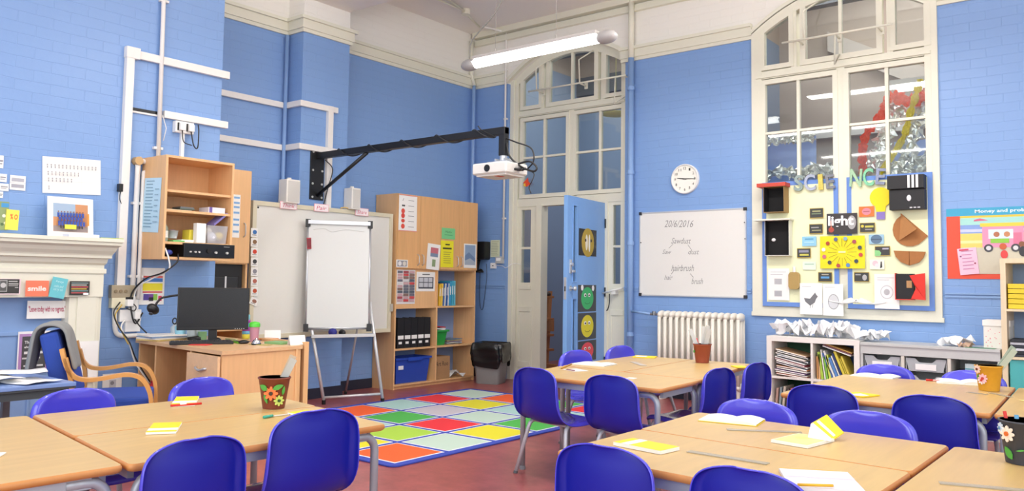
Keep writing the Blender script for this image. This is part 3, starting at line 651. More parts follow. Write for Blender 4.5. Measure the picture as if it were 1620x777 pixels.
# ---------------------------------------------------------------- interactive board
ib = thing('interactive_whiteboard', 'large cream framed whiteboard mounted on the wall behind the easel', 'whiteboard', (-6.33, 5.05, .605))
y0, y1, z0, z1 = 4.20, 5.895, .605, 1.845
mb = MB(M('#D9D2B8', .45)); mb.ring([(-6.365, y0, z0), (-6.365, y1, z0), (-6.365, y1, z1), (-6.365, y0, z1)], [(-6.365, y0+.04, z0+.04), (-6.365, y1-.04, z0+.04), (-6.365, y1-.04, z1-.04), (-6.365, y0+.04, z1-.04)], (.04, 0, 0)); mb.build('board_frame', ib)
mb = MB(M('#E4E3DC', .35, 0, .01)); mb.box(-6.36, -6.34, y0+.035, y1-.035, z0+.035, z1-.035); mb.build('board_surface', ib)
mb = MB('#B8B4A6'); mb.box(-6.325, -6.315, y1-.02, y1+.02, .82, .9, .004); mb.build('bracket', ib)
mb = MB('#2A2A2A'); mb.cyl((-6.34, y0+.06, z1-.06), (-6.336, y0+.06, z1-.06), .008); mb.build('sensor', ib)
for k, (xa, ya, xb, yb, txt) in enumerate(((443, 319.5, 470, 331, 'Think'), (497, 323, 520, 335, 'Pair'), (562, 329.5, 583, 341.5, 'Share'))):
    sheet('word_card', 'pink edged card reading %s on top of the board frame' % txt, 'card', lambda x, y: L(x, y, -6.32), (xa, ya, xb, yb), '#F3B8C0', [('r', .03, .06, .97, .94, '#F8ECEE'), ('t', .5, .52, .7, txt, '#D4566A', .5, .25)], group='Think Pair Share cards')
for (a, b, c_, d), lab in (((443, 283, 471, 327), 'white loudspeaker left of the black projector plate'), ((546, 297, 567, 330), 'white loudspeaker right of the black projector plate')):
    p, q = L(a+8, b, -6.30), L(c_, d, -6.30); ya, yb = p.y, q.y
    sp = thing('loudspeaker', lab, 'speaker', (-6.36, (ya+yb)/2, 1.85), 0, 'pair of white speakers')
    mb = MB(M('#EDEAE2', .4)); mb.box(-6.395, -6.27, ya, yb, 1.848, p.z, .008); mb.cyl((-6.34, (ya+yb)/2, p.z), (-6.34, (ya+yb)/2, p.z+.02), .02); mb.build('cabinet', sp)
    mb = MB(M('#D3D1CB', .6, bump=.5, bscale=300)); mb.box(-6.275, -6.266, ya+.015, yb-.01, 1.86, p.z-.015, .002); mb.build('grille', sp)
mb = MB(M('#D9B978', .6)); p = L(540, 331, -6.32); mb.tube(spl([(-6.33, p.y, 1.852), (-6.32, p.y+.05, 1.862), (-6.33, p.y+.12, 1.852), (-6.32, p.y+.18, 1.856)], 4), .008, 6)
tag(mb.build('masking_tape'), 'crumpled strip of tan tape on top of the board frame', 'tape')
pics = ['#3E74B8', '#8A6A48', '#D2442E', '#444444', '#8C8C96', '#B46A5A', '#C0502E', '#9A6A5A']
for k in range(8):
    y_ = 361+k*15.5 if k < 7 else 468
    bx = (397, y_, 408, y_+14) if k < 7 else None
    px = bx or ((398, 469), (409, 474), (394, 480))
    sheet('picture_card', 'small picture card down the left edge of the big board, %s' % ['at the top', 'second down', 'third down', 'fourth down', 'fifth down', 'sixth down', 'seventh down', 'tilted at the bottom'][k], 'card', lambda x, y: L(x, y, -6.32), px, WPAPER, [('e', .55, .45, .3, .25, pics[k]), ('r', .2, .75, .8, .82, '#777777')], group='picture cards down the big board')
# ---------------------------------------------------------------- flipchart easel
es = thing('flipchart_easel', 'white flipchart easel on tubular legs in front of the big board', 'easel', (-5.9, 4.95, 0))
Fa, Fb = Vector((-5.93, 4.76, 0)), Vector((-5.70, 5.25, 0))      # front feet
FEa, FEb = F(512, 640, 0), F(605, 637, 0)
# board plane passes through the feet and leans back: find top corners on a plane through the feet line, leaning .12
ed = (FEb-FEa); ed.z = 0; edn = ed.normalized(); back = Vector((-edn.y, edn.x, 0));
if back.x > 0: back = -back
n_ = (back*(-1)+Z3*-.0).normalized(); lean = .14; up = (Z3+back*lean).normalized(); pn = edn.cross(up).normalized()
def PE(x, y, off=0): d = ray(x, y); return EYE+d*((FEa-EYE+(-back*off)).dot(pn)/d.dot(pn))
tl, trr, bl, brr = PE(475, 349), PE(577, 361), PE(496, 522), PE(592, 517)
lean = .09; up = (Z3+back*lean).normalized(); pn = edn.cross(up).normalized()
nf = -back; nf = (nf-up*nf.dot(up)).normalized()        # towards the room
q = [PE(475, 349), PE(577, 361), PE(496, 522), PE(592, 517)]
uc = [(p-FEa).dot(edn) for p in q]; vc = [(p-FEa).dot(up) for p in q]
u0, u1 = (uc[0]+uc[2])/2, (uc[1]+uc[3])/2; v0, v1 = (vc[2]+vc[3])/2, (vc[0]+vc[1])/2
def E_(u, v, n=0): return FEa+edn*u+up*v+nf*n
mb = MB(M('#D6D8D6', .3, 0, .01)); mb.prism([E_(u0, v0), E_(u1, v0), E_(u1, v1), E_(u0, v1)], nf*.012)
mb.m('#B9B9B6'); mb.tube(spl([E_(u0+.05, v1-.06, .013), E_(u0+.15, v1-.045, .014), E_(u0+.22, v1-.075, .014), E_(u0+.35, v1-.05, .014), E_(u1-.05, v1-.065, .013)]), .0015, 4); mb.build('writing_board', es)
mb = MB(SILVER)
for a, b in (((u0, v0), (u0, v1)), ((u1, v0), (u1, v1))): mb.tube([E_(*a, .006), E_(*b, .006)], .011, 8)
mb.tube([E_(u0, v0, .006), E_(u1, v0, .006)], .011, 8)
mb.prism([E_(u0, v1-.005, -.01), E_(u1, v1-.005, -.01), E_(u1, v1-.005, .035), E_(u0, v1-.005, .035)], up*.035); mb.build('board_edge', es)
mb = MB(BLK)
for u, v in ((u0, v0), (u1, v0), (u0, v1+.0), (u1, v1+.0)):
    s_ = .03 if v > v0 else .0
    mb.prism([E_(u-.022, v-.03, -.014), E_(u+.022, v-.03, -.014), E_(u+.022, v-.03, .03), E_(u-.022, v-.03, .03)], up*.07)
mb.build('corner_cap', es)
for k, (ff, uu) in enumerate(((FEa, u0), (FEb, u1))):
    mb = MB(M('#DADCDE', .3, .3)); mb.tube([ff+Z3*.03, E_(uu+.01, v0+.25, -.016)], .015, 10); mb.m(BLK); mb.cyl(ff+Z3*.04, ff, .018); mb.build('front_leg', es)
R2 = F(546.7, 623.5, 0); off = R2-FEb
for ff, top in ((R2, E_(u1-.06, v0+.25, -.03)), (FEa+off*.85, E_(u0+.05, v0+.25, -.03))):
    mb = MB(M('#C9CBCD', .3, .4)); mb.tube([ff+Z3*.02, top], .011, 10); mb.m(BLK); mb.cyl(ff+Z3*.03, ff, .014); mb.cyl(top, top+Z3*.04, .016); mb.build('rear_leg', es)
mb = MB(M('#DADCDE', .3, .3))
def onleg(ff, uu, h): a, b = ff, E_(uu+.01, v0+.25, -.016); t = h/b.z; return a+(b-a)*t
mb.tube([onleg(FEa, u0, .06), onleg(FEb, u1, .08)], .012, 8); mb.build('lower_crossbar', es)
mb = MB(M('#C9CBCD', .4)); a, b = onleg(FEa, u0, .60), onleg(FEb, u1, .61); a = a-edn*.02; mb.prism([a, b, b+nf*.07, a+nf*.07], (0, 0, .012)); mb.prism([a+nf*.07, b+nf*.07, b+nf*.075, a+nf*.075], (0, 0, .03)); mb.build('pen_tray', es)
mb = MB(M('#2B2D86', .6)); mb.sph(a+(b-a)*.33+nf*.035+Z3*.05, .045, (1, .8, .85)); mb.m(BLK); mb.sph(a+(b-a)*.48+nf*.03+Z3*.045, .032, (1.3, .8, .9)); tag(mb.build('board_duster'), 'dark blue and black duster on the easel tray', 'duster')
a = PE(484, 377); uu, vv = (a-FEa).dot(edn), (a-FEa).dot(up)
mb = MB(M('#B0303E', .6)); mb.prism([E_(uu+.005, vv, .013), E_(uu+.045, vv+.002, .013), E_(uu+.05, vv-.10, .013), E_(uu+.012, vv-.103, .013)], nf*.02); mb.m('#7A1E2A'); mb.prism([E_(uu+.008, vv-.01, .033), E_(uu+.043, vv-.008, .033), E_(uu+.047, vv-.09, .033), E_(uu+.014, vv-.093, .033)], nf*.006)
tag(mb.build('magnetic_eraser'), 'small red eraser stuck near the top left of the flipchart board', 'eraser')
# ---------------------------------------------------------------- tall beech bookcase
BC0, BC1, BX0, BX1, BH = 5.925, 7.205, -6.63, -6.30, 2.068
bk = thing('bookcase', 'tall beech bookcase with four cupboard doors over six open bays', 'bookcase', (-6.465, 6.565, 0))
zs = [.05, .425, .865, 1.28]; ym = L(691.5, 480, -6.3).y
mb = MB(BEECH)
for y in (BC0, BC1-.018, ym-.009): mb.box(BX0, BX1, y, y+.018, .0 if y != ym-.009 else .05, BH if y != ym-.009 else 1.28, .001)
mb.box(BX0, BX1, BC0, BC1, BH-.018, BH)
mb.box(BX0+.02, BX1-.03, BC0, BC1, 0, .05); 
for z in zs: mb.box(BX0, BX1-.004, BC0+.018, BC1-.018, z-.018 if z > .1 else .035, z)
mb.m('#8FA9D8'); mb.box(BX0, BX0+.005, BC0+.01, BC1-.01, .05, BH); mb.build('carcass', bk)
ds = [BC0]+[L(x, 350, -6.3).y for x in (663.5, 696, 725)]+[BC1]
for i in range(4):
    mb = MB(M('#E3B078', .4, 0, .06, kind='woodz')); mb.box(BX1, BX1+.018, ds[i]+.002, ds[i+1]-.002, 1.275, BH-.002, .0015); d = mb.build('door', bk)
    hy = ds[i+1]-.035 if i % 2 == 0 else ds[i]+.035
    mb = MB(SILVER); mb.tube(spl([(BX1+.018, hy, 1.31), (BX1+.045, hy, 1.33), (BX1+.048, hy, 1.37), (BX1+.045, hy, 1.41), (BX1+.018, hy, 1.43)]), .005, 6)
    mb.build('handle', d)
mb = MB(BEECH); mb.box(BX1-.03, BX1-.012, BC0+.018, ym-.009, .865, 1.262); mb.build('lower_door', bk)
LB = lambda x, y: L(x, y, BX1+.021)
sheet('poster', 'white list with red symbols on the leftmost cupboard door', 'poster', LB, (631.5, 309, 660, 366), WPAPER, [('r', 0, 0, 1, .02, '#E89090'), ('r', 0, .98, 1, 1, '#E89090'), ('l', .25, .1, .2, .17, .004, '#333333'), ('c', .2, .3, .04, '#444444'), ('c', .28, .3, .04, '#444444'), ('c', .22, .45, .1, '#E05545'), ('c', .22, .58, .1, '#D84A3E'), ('e', .22, .72, .1, .05, '#E05545'), ('c', .22, .87, .1, '#E05545')]+[('r', .5, v, .82, v+.012, '#8A8A8A') for v in (.14, .29, .44, .57, .72, .87)])
sheet('poster', 'small white card with pictures at the foot of the leftmost cupboard door', 'card', LB, (627, 411, 645, 423), WPAPER, [('r', .08, .1, .92, .9, '#9A9AA0'), ('c', .3, .5, .15, '#E9E9E9'), ('c', .7, .5, .15, '#DDD8CC')])
sheet('poster', 'tilted white sheet with a group picture over the second cupboard door', 'poster', LB, ((677, 384.5), (697, 388), (672, 425)), WPAPER, [('r', .25, .14, .85, .5, '#C8707A'), ('r', .25, .36, .85, .5, '#7E8FA8'), ('r', .42, .6, .68, .88, '#8EA37A')])
sheet('poster', 'green note pinned on the third cupboard door', 'note', LB, (699, 361, 720, 378.5), '#7FD08E', [('t', .5, .35, .5, 'Maths', '#3B8A55', .2, .3), ('r', .2, .6, .8, .66, '#5AAE72')])
sheet('poster', 'bright yellow sheet with dark title on the third cupboard door', 'poster', LB, (697.5, 381, 717.5, 423), '#EFE62E', [('r', .35, .12, .7, .17, '#444422'), ('r', .15, .26, .85, .32, '#444422')]+lines(.2, .85, .42, .9, 6, '#B8B040'))
sheet('poster', 'white sheet with a grey blue landscape picture on the rightmost cupboard door', 'poster', LB, (734, 386, 753.5, 424), WPAPER, [('r', .08, .05, .92, .88, '#8FA6C4'), ('p', [(.08, .5), (.4, .35), (.92, .6), (.92, .88), (.08, .88)], '#6F88AC'), ('p', [(.08, .7), (.5, .6), (.92, .75), (.92, .88), (.08, .88)], '#A9B4C0')])
LB2 = lambda x, y: L(x, y, BX1-.010)
rr = random.Random(3)
el = [('r', .06+.3*i, .03+.083*j, .06+.3*i+.27, .03+.083*j+.07, rr.choice(['#A8525A', '#6E6E7A', '#D9D9DA', '#8A6F66', '#C9A3A8', '#5C6470', '#C94E50'])) for i in range(3) for j in range(11)]
sheet('poster', 'tall poster crowded with small pictures on the panel below the left cupboard doors', 'poster', LB2, (627, 427, 657, 481), '#E9E6E4', el)
el = [('r', .14+.25*i, .3+.26*j, .36+.25*i, .52+.26*j, '#C7CAD0') for i in range(3) for j in range(2)]
sheet('poster', 'white sheet with a six box grid right of the crowded poster', 'poster', LB2, (659, 430.5, 688, 461), WPAPER, [('r', .1, .26, .92, .86, '#4A4E58')]+el+[('r', .3, .1, .7, .15, '#777777')])
# bay contents
def book(nm, label, cat, x0, x1, y, th, z, h, hx, tilt=0, group=None, pg='#F1EEE4'):
    """upright book: spine faces +x"""
    mtx = Matrix.Translation((0, y, z)) @ Matrix.Rotation(tilt, 4, 'X')
    mb = MB(M(hx, .4)); mb.box(x0, x1, 0, .003, 0, h, 0, mtx); mb.box(x0, x1, th-.003, th, 0, h, 0, mtx); mb.box(x1-.003, x1, 0, th, 0, h, 0, mtx)
    mb.m(pg); mb.box(x0+.004, x1-.003, .003, th-.003, .004, h-.004, 0, mtx)
    if th > .012: mb.m('#F0F0EA'); mb.box(x1, x1+.0006, th*.3, th*.7, h*.45, h*.8, 0, mtx)
    return tag(mb.build(nm), label, cat, group)
y = ym+.03
for i, (hx, th, h, cn) in enumerate((('#E7B93A', .028, .24, 'mustard yellow'), ('#EBC650', .026, .25, 'pale yellow'), ('#3D6BB0', .018, .25, 'mid blue'), ('#E8E8E2', .016, .25, 'white'), ('#2D5A9E', .022, .26, 'dark blue'), ('#D9E2EA', .014, .25, 'pale grey'), ('#3E9CC8', .03, .27, 'bright sky blue'), ('#47A9C6', .028, .28, 'turquoise'), ('#5FB6CC', .026, .28, 'light turquoise, rightmost'))):
    book('book', cn+' book leaning in the middle bay of the tall bookcase', 'book', BX1-.21, BX1-.02, y+.015, th, .868, h, hx, -.13+.018*i if i > 3 else -.05, 'books in the bookcase'); y += th+.0055+(.004 if i > 3 else .002)
labels = ['leftmost', 'second', 'third', 'fourth', 'fifth']
ya = L(625, 540, BX1-.03).y+.03
for i in range(5):
    t = thing('magazine_file', 'black magazine file with white label, %s of the row in the bookcase' % labels[i], 'magazine file', (BX1-.14, ya+.05+i*.1, .425), 0, 'black magazine files')
    mb = MB(M('#1E1F22', .5)); a, b = ya+.002+i*.1, ya+.097+i*.1
    mb.prism([(BX1-.03, a, .427), (BX1-.27, a, .427), (BX1-.27, a, .66), (BX1-.16, a, .745), (BX1-.03, a, .745)], (0, .003, 0)); mb.prism([(BX1-.03, b-.003, .427), (BX1-.27, b-.003, .427), (BX1-.27, b-.003, .66), (BX1-.16, b-.003, .745), (BX1-.03, b-.003, .745)], (0, .003, 0))
    mb.box(BX1-.033, BX1-.03, a, b, .427, .745); mb.box(BX1-.27, BX1-.03, a, b, .426, .43); mb.build('case', t)
    mb = MB('#F2F2EE'); mb.box(BX1-.03, BX1-.0285, a+.008, b-.006, .52, .56); mb.box(BX1-.03, BX1-.0285, a+.02, b-.03, .47, .495); mb.build('label', t)
    mb = MB('#C9C9C6'); mb.box(BX1-.24, BX1-.05, a+.02, b-.02, .432, .70); mb.build('papers', t)
def tub(nm, label, x0, x1, y0, y1, z, h, hx, cat='tub', lip=.015):
    t = thing(nm, label, cat, ((x0+x1)/2, (y0+y1)/2, z)); mb = MB(M(hx, .35)); s_ = .025
    O = lambda e, zz: [(x0+e, y0+e, zz), (x1-e, y0+e, zz), (x1-e, y1-e, zz), (x0+e, y1-e, zz)]
    P = O(s_, z)+O(0, z+h)+O(.005, z+h)+O(s_+.004, z+.004); q = [(0, 1, 5, 4), (4, 5, 9, 8), (8, 9, 13, 12)]
    fs = [(3, 2, 1, 0), (12, 13, 14, 15)]
    for k in range(4):
        n2 = (k+1) % 4
        for a in (0, 4, 8): fs.append((a+k, a+n2, a+4+n2, a+4+k))
    mb.add(P, fs); mb.ring([Vector(p) for p in O(-lip, z+h-.02)], [Vector(p) for p in O(.003, z+h-.02)], (0, 0, .02)); mb.build('body', t); return t
t = tub('storage_tub', 'green plastic tub holding red and white papers in the bookcase', BX1-.27, BX1-.04, ym+.03, ym+.22, .426, .17, '#2E9B46')
for k, (hx, cn) in enumerate((('#C8323C', 'red'), ('#F2F2F2', 'white'), ('#E8E4E8', 'pale'), ('#B02838', 'dark red'))):
    mb = MB(hx); mb.box(-.09, .09, -.085, .085, 0, .012, 0, Matrix.Translation((BX1-.15, ym+.125, .565+.02*k)) @ Matrix.Rotation(.25-.12*k, 4, 'X')); tag(mb.build('folder'), cn+' folder sticking out of the green tub', 'folder', 'folders in the green tub')
for k in range(6):
    rr2 = random.Random(k); mb = MB(['#C2A98F', '#9FB3C4', '#E2DED6', '#8E7A9A', '#D8C078', '#6F8498'][k]); mb.box(-.1, .1, -.12, .09, 0, .006, 0, Matrix.Translation((BX1-.13, ym+.37, .428+.010*k)) @ Matrix.Rotation(rr2.uniform(-.3, .3), 4, 'Z') @ Matrix.Rotation(.03, 4, 'X'))
    tag(mb.build('magazine'), 'magazine in the loose pile right of the green tub, %s from the bottom' % ['first', 'second', 'third', 'fourth', 'fifth', 'sixth'][k], 'magazine', 'loose magazines in the bookcase')
t = tub('storage_tub', 'blue plastic tub with handles on the bottom shelf of the bookcase', BX1-.28, BX1-.03, ya-.01, ya+.50, .052, .27, '#2A4CB0')
mb = MB('#E8E8EE'); mb.box(BX1-.036, BX1-.03, ya+.03, ya+.1, .20, .24); mb.build('label', t)
mb = MB(M('#2A4CB0', .35)); mb.box(BX1-.02, BX1-.008, ya+.15, ya+.36, .285, .325, .003); mb.build('handle', t)
t = thing('cardboard_box', 'brown cardboard box on the bottom shelf of the bookcase', 'box', (BX1-.15, ym+.15, .052))
mb = MB(M('#A9835C', .8, 0, .08)); mb.box(BX1-.27, BX1-.04, ym+.012, ym+.27, .052, .30, .003); mb.build('body', t)
mb = MB('#3A2E26'); mb.text('Art Roo', (BX1-.039, ym+.14, .22), (0, 1, 0), Z3, .2, .05); mb.build('lettering', t)
def crumple(nm, label, c, s, hx='#F4F4F4', seed=0, group=None, cat='paper', folds=5):
    rr = random.Random(seed); mb = MB(M(hx, .75, 0, .02)); n = 5; tl_ = rr.uniform(0, 6)
    P = []
    for i in range(n):
        for j in range(n):
            u, v = i/(n-1)-.5, j/(n-1)-.5
            x = u*s[0]+rr.uniform(-.1, .1)*s[0]; y = v*s[1]+rr.uniform(-.1, .1)*s[1]
            P.append(Vector((c[0]+x*math.cos(tl_)-y*math.sin(tl_), c[1]+x*math.sin(tl_)+y*math.cos(tl_), c[2]+rr.uniform(0, 1)*s[2])))
    mz = min(p.z for p in P)
    for p in P: p.z -= mz-c[2]
    mb.add(P, [(i*n+j, (i+1)*n+j, (i+1)*n+j+1, i*n+j+1) for i in range(n-1) for j in range(n-1)])
    return tag(mb.build(nm, None, [('SOLIDIFY', dict(thickness=.0012))], fix=False), label, cat, group)
crumple('crumpled_paper', 'crumpled printed paper beside the cardboard box', (BX1-.12, ym+.40, .053), (.2, .2, .08), '#DADAD8', 4)
crumple('crumpled_paper', 'crumpled newspaper at the back of the bottom right bay', (BX1-.2, ym+.46, .053), (.15, .12, .07), '#C9C9C8', 9)
# ---------------------------------------------------------------- bin
bn = thing('waste_bin', 'grey waste bin lined with a black bag beside the bookcase', 'bin', (-5.98, 7.12, 0), R(25))
bn['label'] = 'square grey waste bin with black liner beside the bookcase'
mtx = Matrix.Translation((-5.98, 7.13, 0)) @ Matrix.Rotation(R(20), 4, 'Z')
def sq(r, z, n=10, wob=0, seed=0):
    rr = random.Random(seed); return [mtx @ (Vector(p)) for p in rrect(-r, r, -r, r, r*.3, lambda a, b: (a*(1+rr.uniform(-wob, wob)), b*(1+rr.uniform(-wob, wob)), z+rr.uniform(-wob, wob)*.15), 5)]
def loft(mb, rows, smooth=True, cap=True):
    n = len(rows[0]); P = [p for r in rows for p in r]
    mb.add(P, [(i*n+j, i*n+(j+1) % n, (i+1)*n+(j+1) % n, (i+1)*n+j) for i in range(len(rows)-1) for j in range(n)], smooth)
    if cap: mb.add(rows[0], [list(range(n))[::-1]])
mb = MB(M('#8A8C8A', .45)); loft(mb, [sq(.135, .0), sq(.14, .01), sq(.165, .42)]); mb.build('body', bn)
mb = MB(M('#151617', .22, bump=.6, bscale=30)); rws = []
for k, (r, z) in enumerate(((.10, .30), (.14, .40), (.163, .445), (.172, .462), (.182, .45), (.19, .42), (.192, .39), (.188, .36), (.194, .33), (.186, .30), (.190, .27), (.184, .24), (.182, .215))):
    rw_ = []
    for i, p in enumerate(sq(r, z, wob=.03 if k > 2 else 0, seed=k+5)):
        c_ = Vector((-5.98, 7.13, p.z)); fold = 1+(.055*math.sin(i*2.3+z*9)+.03*math.sin(i*4.1-z*23) if k > 3 else 0)
        q_ = c_+(p-c_)*fold; q_.z += (.012*math.sin(i*1.9+k) if k > 3 else 0)+(.05*math.sin(i*.9+1)*(k-8)/4 if k > 8 else 0); rw_.append(q_)
    rws.append(rw_)
loft(mb, rws, cap=False); mb.build('bin_liner', bn, [('SUBSURF', dict(levels=1, render_levels=1))])
# wall things right of the bookcase
WB = lambda x, y: B(x, y, 7.49)
p, q = WB(756, 383), WB(775, 411)
ph = thing('wall_charger', 'black wall mounted unit with dangling cables right of the bookcase', 'charger', (p.x+.05, 7.46, q.z))
mb = MB(BLK); mb.box(p.x, q.x, 7.38, 7.5, q.z, p.z, .02); mb.build('body', ph)
mb = MB(BLK)
for k in range(4): mb.tube(spl([(p.x+.02+.02*k, 7.44, q.z), (p.x-.01+.02*k, 7.45, q.z-.1), (p.x+.02+.02*k, 7.42, q.z-.15), (p.x+.1, 7.44, q.z-.12-.01*k), (p.x+.13, 7.45, q.z-.15)]), .008)
mb.tube(spl([(p.x+.06, 7.47, q.z-.1), (p.x+.05, 7.48, q.z-.35), (p.x+.06, 7.48, q.z-.55), (p.x+.1, 7.48, q.z-.6), (p.x+.13, 7.48, q.z-.45), (p.x+.16, 7.48, q.z-.2), (p.x+.15, 7.48, q.z-.05)]), .003); mb.build('cable', ph)
sheet('notice', 'pale notice above the grey light switch right of the bookcase', 'notice', WB, (776.5, 380, 791, 407), '#D5DCC0', lines(.1, .9, .08, .95, 9, '#A9B09A'))
p, q = WB(787, 406), WB(797, 417); mb = MB('#B9BDBE'); mb.box(p.x, q.x, 7.45, 7.5, q.z, p.z, .005); mb.m('#F4F4F4'); mb.box(p.x+.015, q.x-.02, 7.445, 7.452, q.z+.03, p.z-.02, .002)
tag(mb.build('light_switch'), 'grey metal light switch at the end of the white conduit by the door', 'switch')
p, q = WB(777, 416), WB(785, 425); mb = MB('#EDEEEE'); mb.box(p.x, q.x, 7.475, 7.5, q.z, p.z, .004); mb.m(BLK); mb.box(p.x+.03, q.x-.03, 7.472, 7.476, q.z+.03, p.z-.03)
mb.m('#EDEEEE'); mb.tube(spl([(q.x, 7.48, q.z+.04), (q.x+.1, 7.49, q.z+.03), (q.x+.16, 7.48, q.z+.01), (-6.0, 7.53, q.z+.06), (-5.9, 7.56, q.z+.05)]), .003)
tag(mb.build('wall_socket'), 'small white data socket with a white wire left of the light switch', 'socket')
# ---------------------------------------------------------------- wall shelf unit on the chimney breast
X0, X1 = -6.05, -5.70; a, b = 3.04, 3.605; zb, zt = 1.28, 2.05
su = thing('wall_shelf_unit', 'beech open shelf unit hung on the chimney breast above the desk', 'shelf unit', (-5.9, 3.32, zb))
mb = MB(BEECH); mb.box(X0, X1, a, a+.018, zb, zt, .001); mb.box(X0, X1, b-.018, b, zb, zt, .001); mb.box(X0, X1-.0, a+.0, b, zt-.018, zt, .001); mb.box(X0, X1, a, b, zb, zb+.018, .001)
zsh = [L(300, y, X1).z for y in (302.5, 333.5, 383.5)]
mb.box(X0, X0+.01, a, b, zb, zt); mb.build('carcass', su)
for z in zsh:
    mb = MB(BEECH); mb.box(X0, X1-.012, a+.018, b-.018, z-.018, z, .001); mb.build('shelf', su)
def on(x, y, X): return L(x, y, X)
sheet('notice', 'pale blue list taped to the side of the wall shelf unit', 'notice', lambda x, y: B(x, y, a-.002), ((230, 282), (256, 281), (228, 367)), '#BFE0F2', lines(.12, .62, .05, .95, 15, '#7FA6BE', .3)+lines(.7, .95, .2, .9, 7, '#8FB2C6', .2, seed=3))
z1, z2, z3 = zsh
mb = MB('#2C2F33'); mb.box(-6.0, -5.82, 3.24, 3.33, z2+.001, z2+.015); mb.m('#5D6B62'); mb.box(-5.98, -5.80, 3.22, 3.34, z2+.016, z2+.024); mb.m('#8A8F92'); mb.box(-5.97, -5.85, 3.25, 3.36, z2+.025, z2+.04)
tag(mb.build('folder'), 'dark folders lying on the middle shelf of the wall unit', 'folder')
mb = MB('#E4E2EC'); mb.box(-5.88, -5.74, 3.42, 3.56, z2+.001, z2+.045, .002); mb.m('#6A5AA0'); mb.box(-5.88, -5.7395, 3.425, 3.45, z2+.001, z2+.045); tag(mb.build('small_box'), 'white and purple box on the middle shelf of the wall unit', 'box')
mb = MB('#C9BFA6'); mb.box(-5.95, -5.74, 3.07, 3.28, z2+.001, z2+.006); tag(mb.build('paper'), 'loose papers on the left of the middle shelf of the wall unit', 'paper')
mb = MB(cloudy('#A9B6A6', .75)); mb.lathe((-5.78, 3.085, z3+.001), [(.03, 0), (.032, .02), (.032, .1), (.015, .13), (.014, .15)], 16); mb.m('#E9E9E4'); mb.lathe((-5.78, 3.085, z3+.03), [(.0325, 0), (.0325, .05)], 16); tag(mb.build('bottle'), 'cloudy plastic bottle at the left end of the lower shelf of the wall unit', 'bottle')
mb = MB(cloudy('#D8DCE4', .8)); mb.lathe((-5.85, 3.19, z3+.03), [(.035, 0), (.045, .06), (.047, .06)], 16); mb.m('#B9A6C0'); mb.sph((-5.85, 3.19, z3+.08), .035, (1, 1, .5)); tag(mb.build('plastic_pot'), 'small cloudy pot beside the cloudy bottle on the wall unit', 'pot')
mb = MB('#6FBF6A'); mb.box(-5.82, -5.72, 3.13, 3.22, z3+.001, z3+.012); mb.m('#EFEFEA'); mb.box(-5.84, -5.73, 3.2, 3.3, z3+.001, z3+.02); tag(mb.build('notepad'), 'green and white notepads under the small cloudy pot', 'notepad')
mb = MB('#E7D84A'); mb.box(-5.88, -5.78, 3.29, 3.33, z3+.001, z3+.1); tag(mb.build('yellow_carton'), 'yellow carton behind the white card on the lower shelf of the wall unit', 'carton')
mb = MB(WPAPER); mb.box(-5.76, -5.71, 3.31, 3.385, z3+.001, z3+.15, .001); tag(mb.build('white_carton'), 'white carton in the middle of the lower shelf of the wall unit', 'carton')
cb = thing('clear_box', 'clear plastic box with a tilted purple lid on the lower shelf of the wall unit', 'box', (-5.8, 3.49, z3))
mb = MB(cloudy('#D3D6DC', .45)); x0, x1, y0, y1 = -5.88, -5.715, 3.40, 3.575
P = lambda e, z: [(x0+e, y0+e, z), (x1-e, y0+e, z), (x1-e, y1-e, z), (x0+e, y1-e, z)]
mb.add(P(.01, z3+.002)+P(0, z3+.14), [(3, 2, 1, 0)]+[(k, (k+1) % 4, 4+(k+1) % 4, 4+k) for k in range(4)]); mb.build('body', cb)
mb = MB('#EDE7D8'); mb.box(-5.86, -5.79, 3.42, 3.48, z3+.01, z3+.12); mb.m('#E3C85A'); mb.sph((-5.77, 3.53, z3+.06), .035); mb.m('#E4E4EC'); mb.sph((-5.76, 3.46, z3+.05), .04); mb.build('contents', cb)
mb = MB(cloudy('#8C84C8', .8)); mb.prism([(x1-.12, 3.46, z3+.14), (x1, 3.46, z3+.14), (x1, 3.575, z3+.235), (x1-.12, 3.575, z3+.235)], (0, -.01, .01)); mb.build('lid', cb)
am = thing('amplifier', 'black hifi amplifier at the bottom of the wall shelf unit', 'amplifier', (-5.84, 3.38, zb+.018))
mb = MB(M('#121315', .3)); mb.box(-6.0, -5.69, a+.16, b+.02, zb+.02, zb+.125, .004); mb.build('case', am)
mb = MB('#C9C9C6'); 
for yy, r in ((3.25, .006), (3.29, .007), (3.32, .007), (3.46, .009), (3.555, .009)): mb.cyl((-5.69, yy, zb+.06), (-5.675, yy, zb+.06), r, n=12)
mb.m('#0A0A0A'); mb.cyl((-5.69, 3.40, zb+.07), (-5.68, 3.40, zb+.07), .016); mb.m('#8A8A8A'); mb.box(-5.69, -5.689, 3.53, 3.58, zb+.105, zb+.11); mb.build('knob', am)
cab = MB('#E8E8E4')
cab.tube(spl([(-5.72, 3.07, zb+.08), (-5.68, 3.08, zb+.0), (-5.70, 3.09, zb-.08), (-5.85, 3.04, zb-.15), (-5.98, 3.0, zb-.22), (-6.0, 2.99, zb-.36)]), .006); cab.m('#2A3A8A'); cab.sph((-5.72, 3.1, zb+.05), .02, (1, 1.4, 1)); cab.m(BLK); cab.tube(spl([(-5.7, 3.16, zb+.04), (-5.67, 3.14, zb-.02), (-5.72, 3.06, zb-.1), (-5.9, 3.02, zb-.15), (-5.99, 2.97, zb-.26), (-5.98, 2.97, zb-.4), (-5.97, 3.0, zb-.48), (-5.97, 3.05, zb-.4)]), .006)
tag(cab.build('cable'), 'white and black cables hanging from the amplifier to the wall sockets', 'cable')
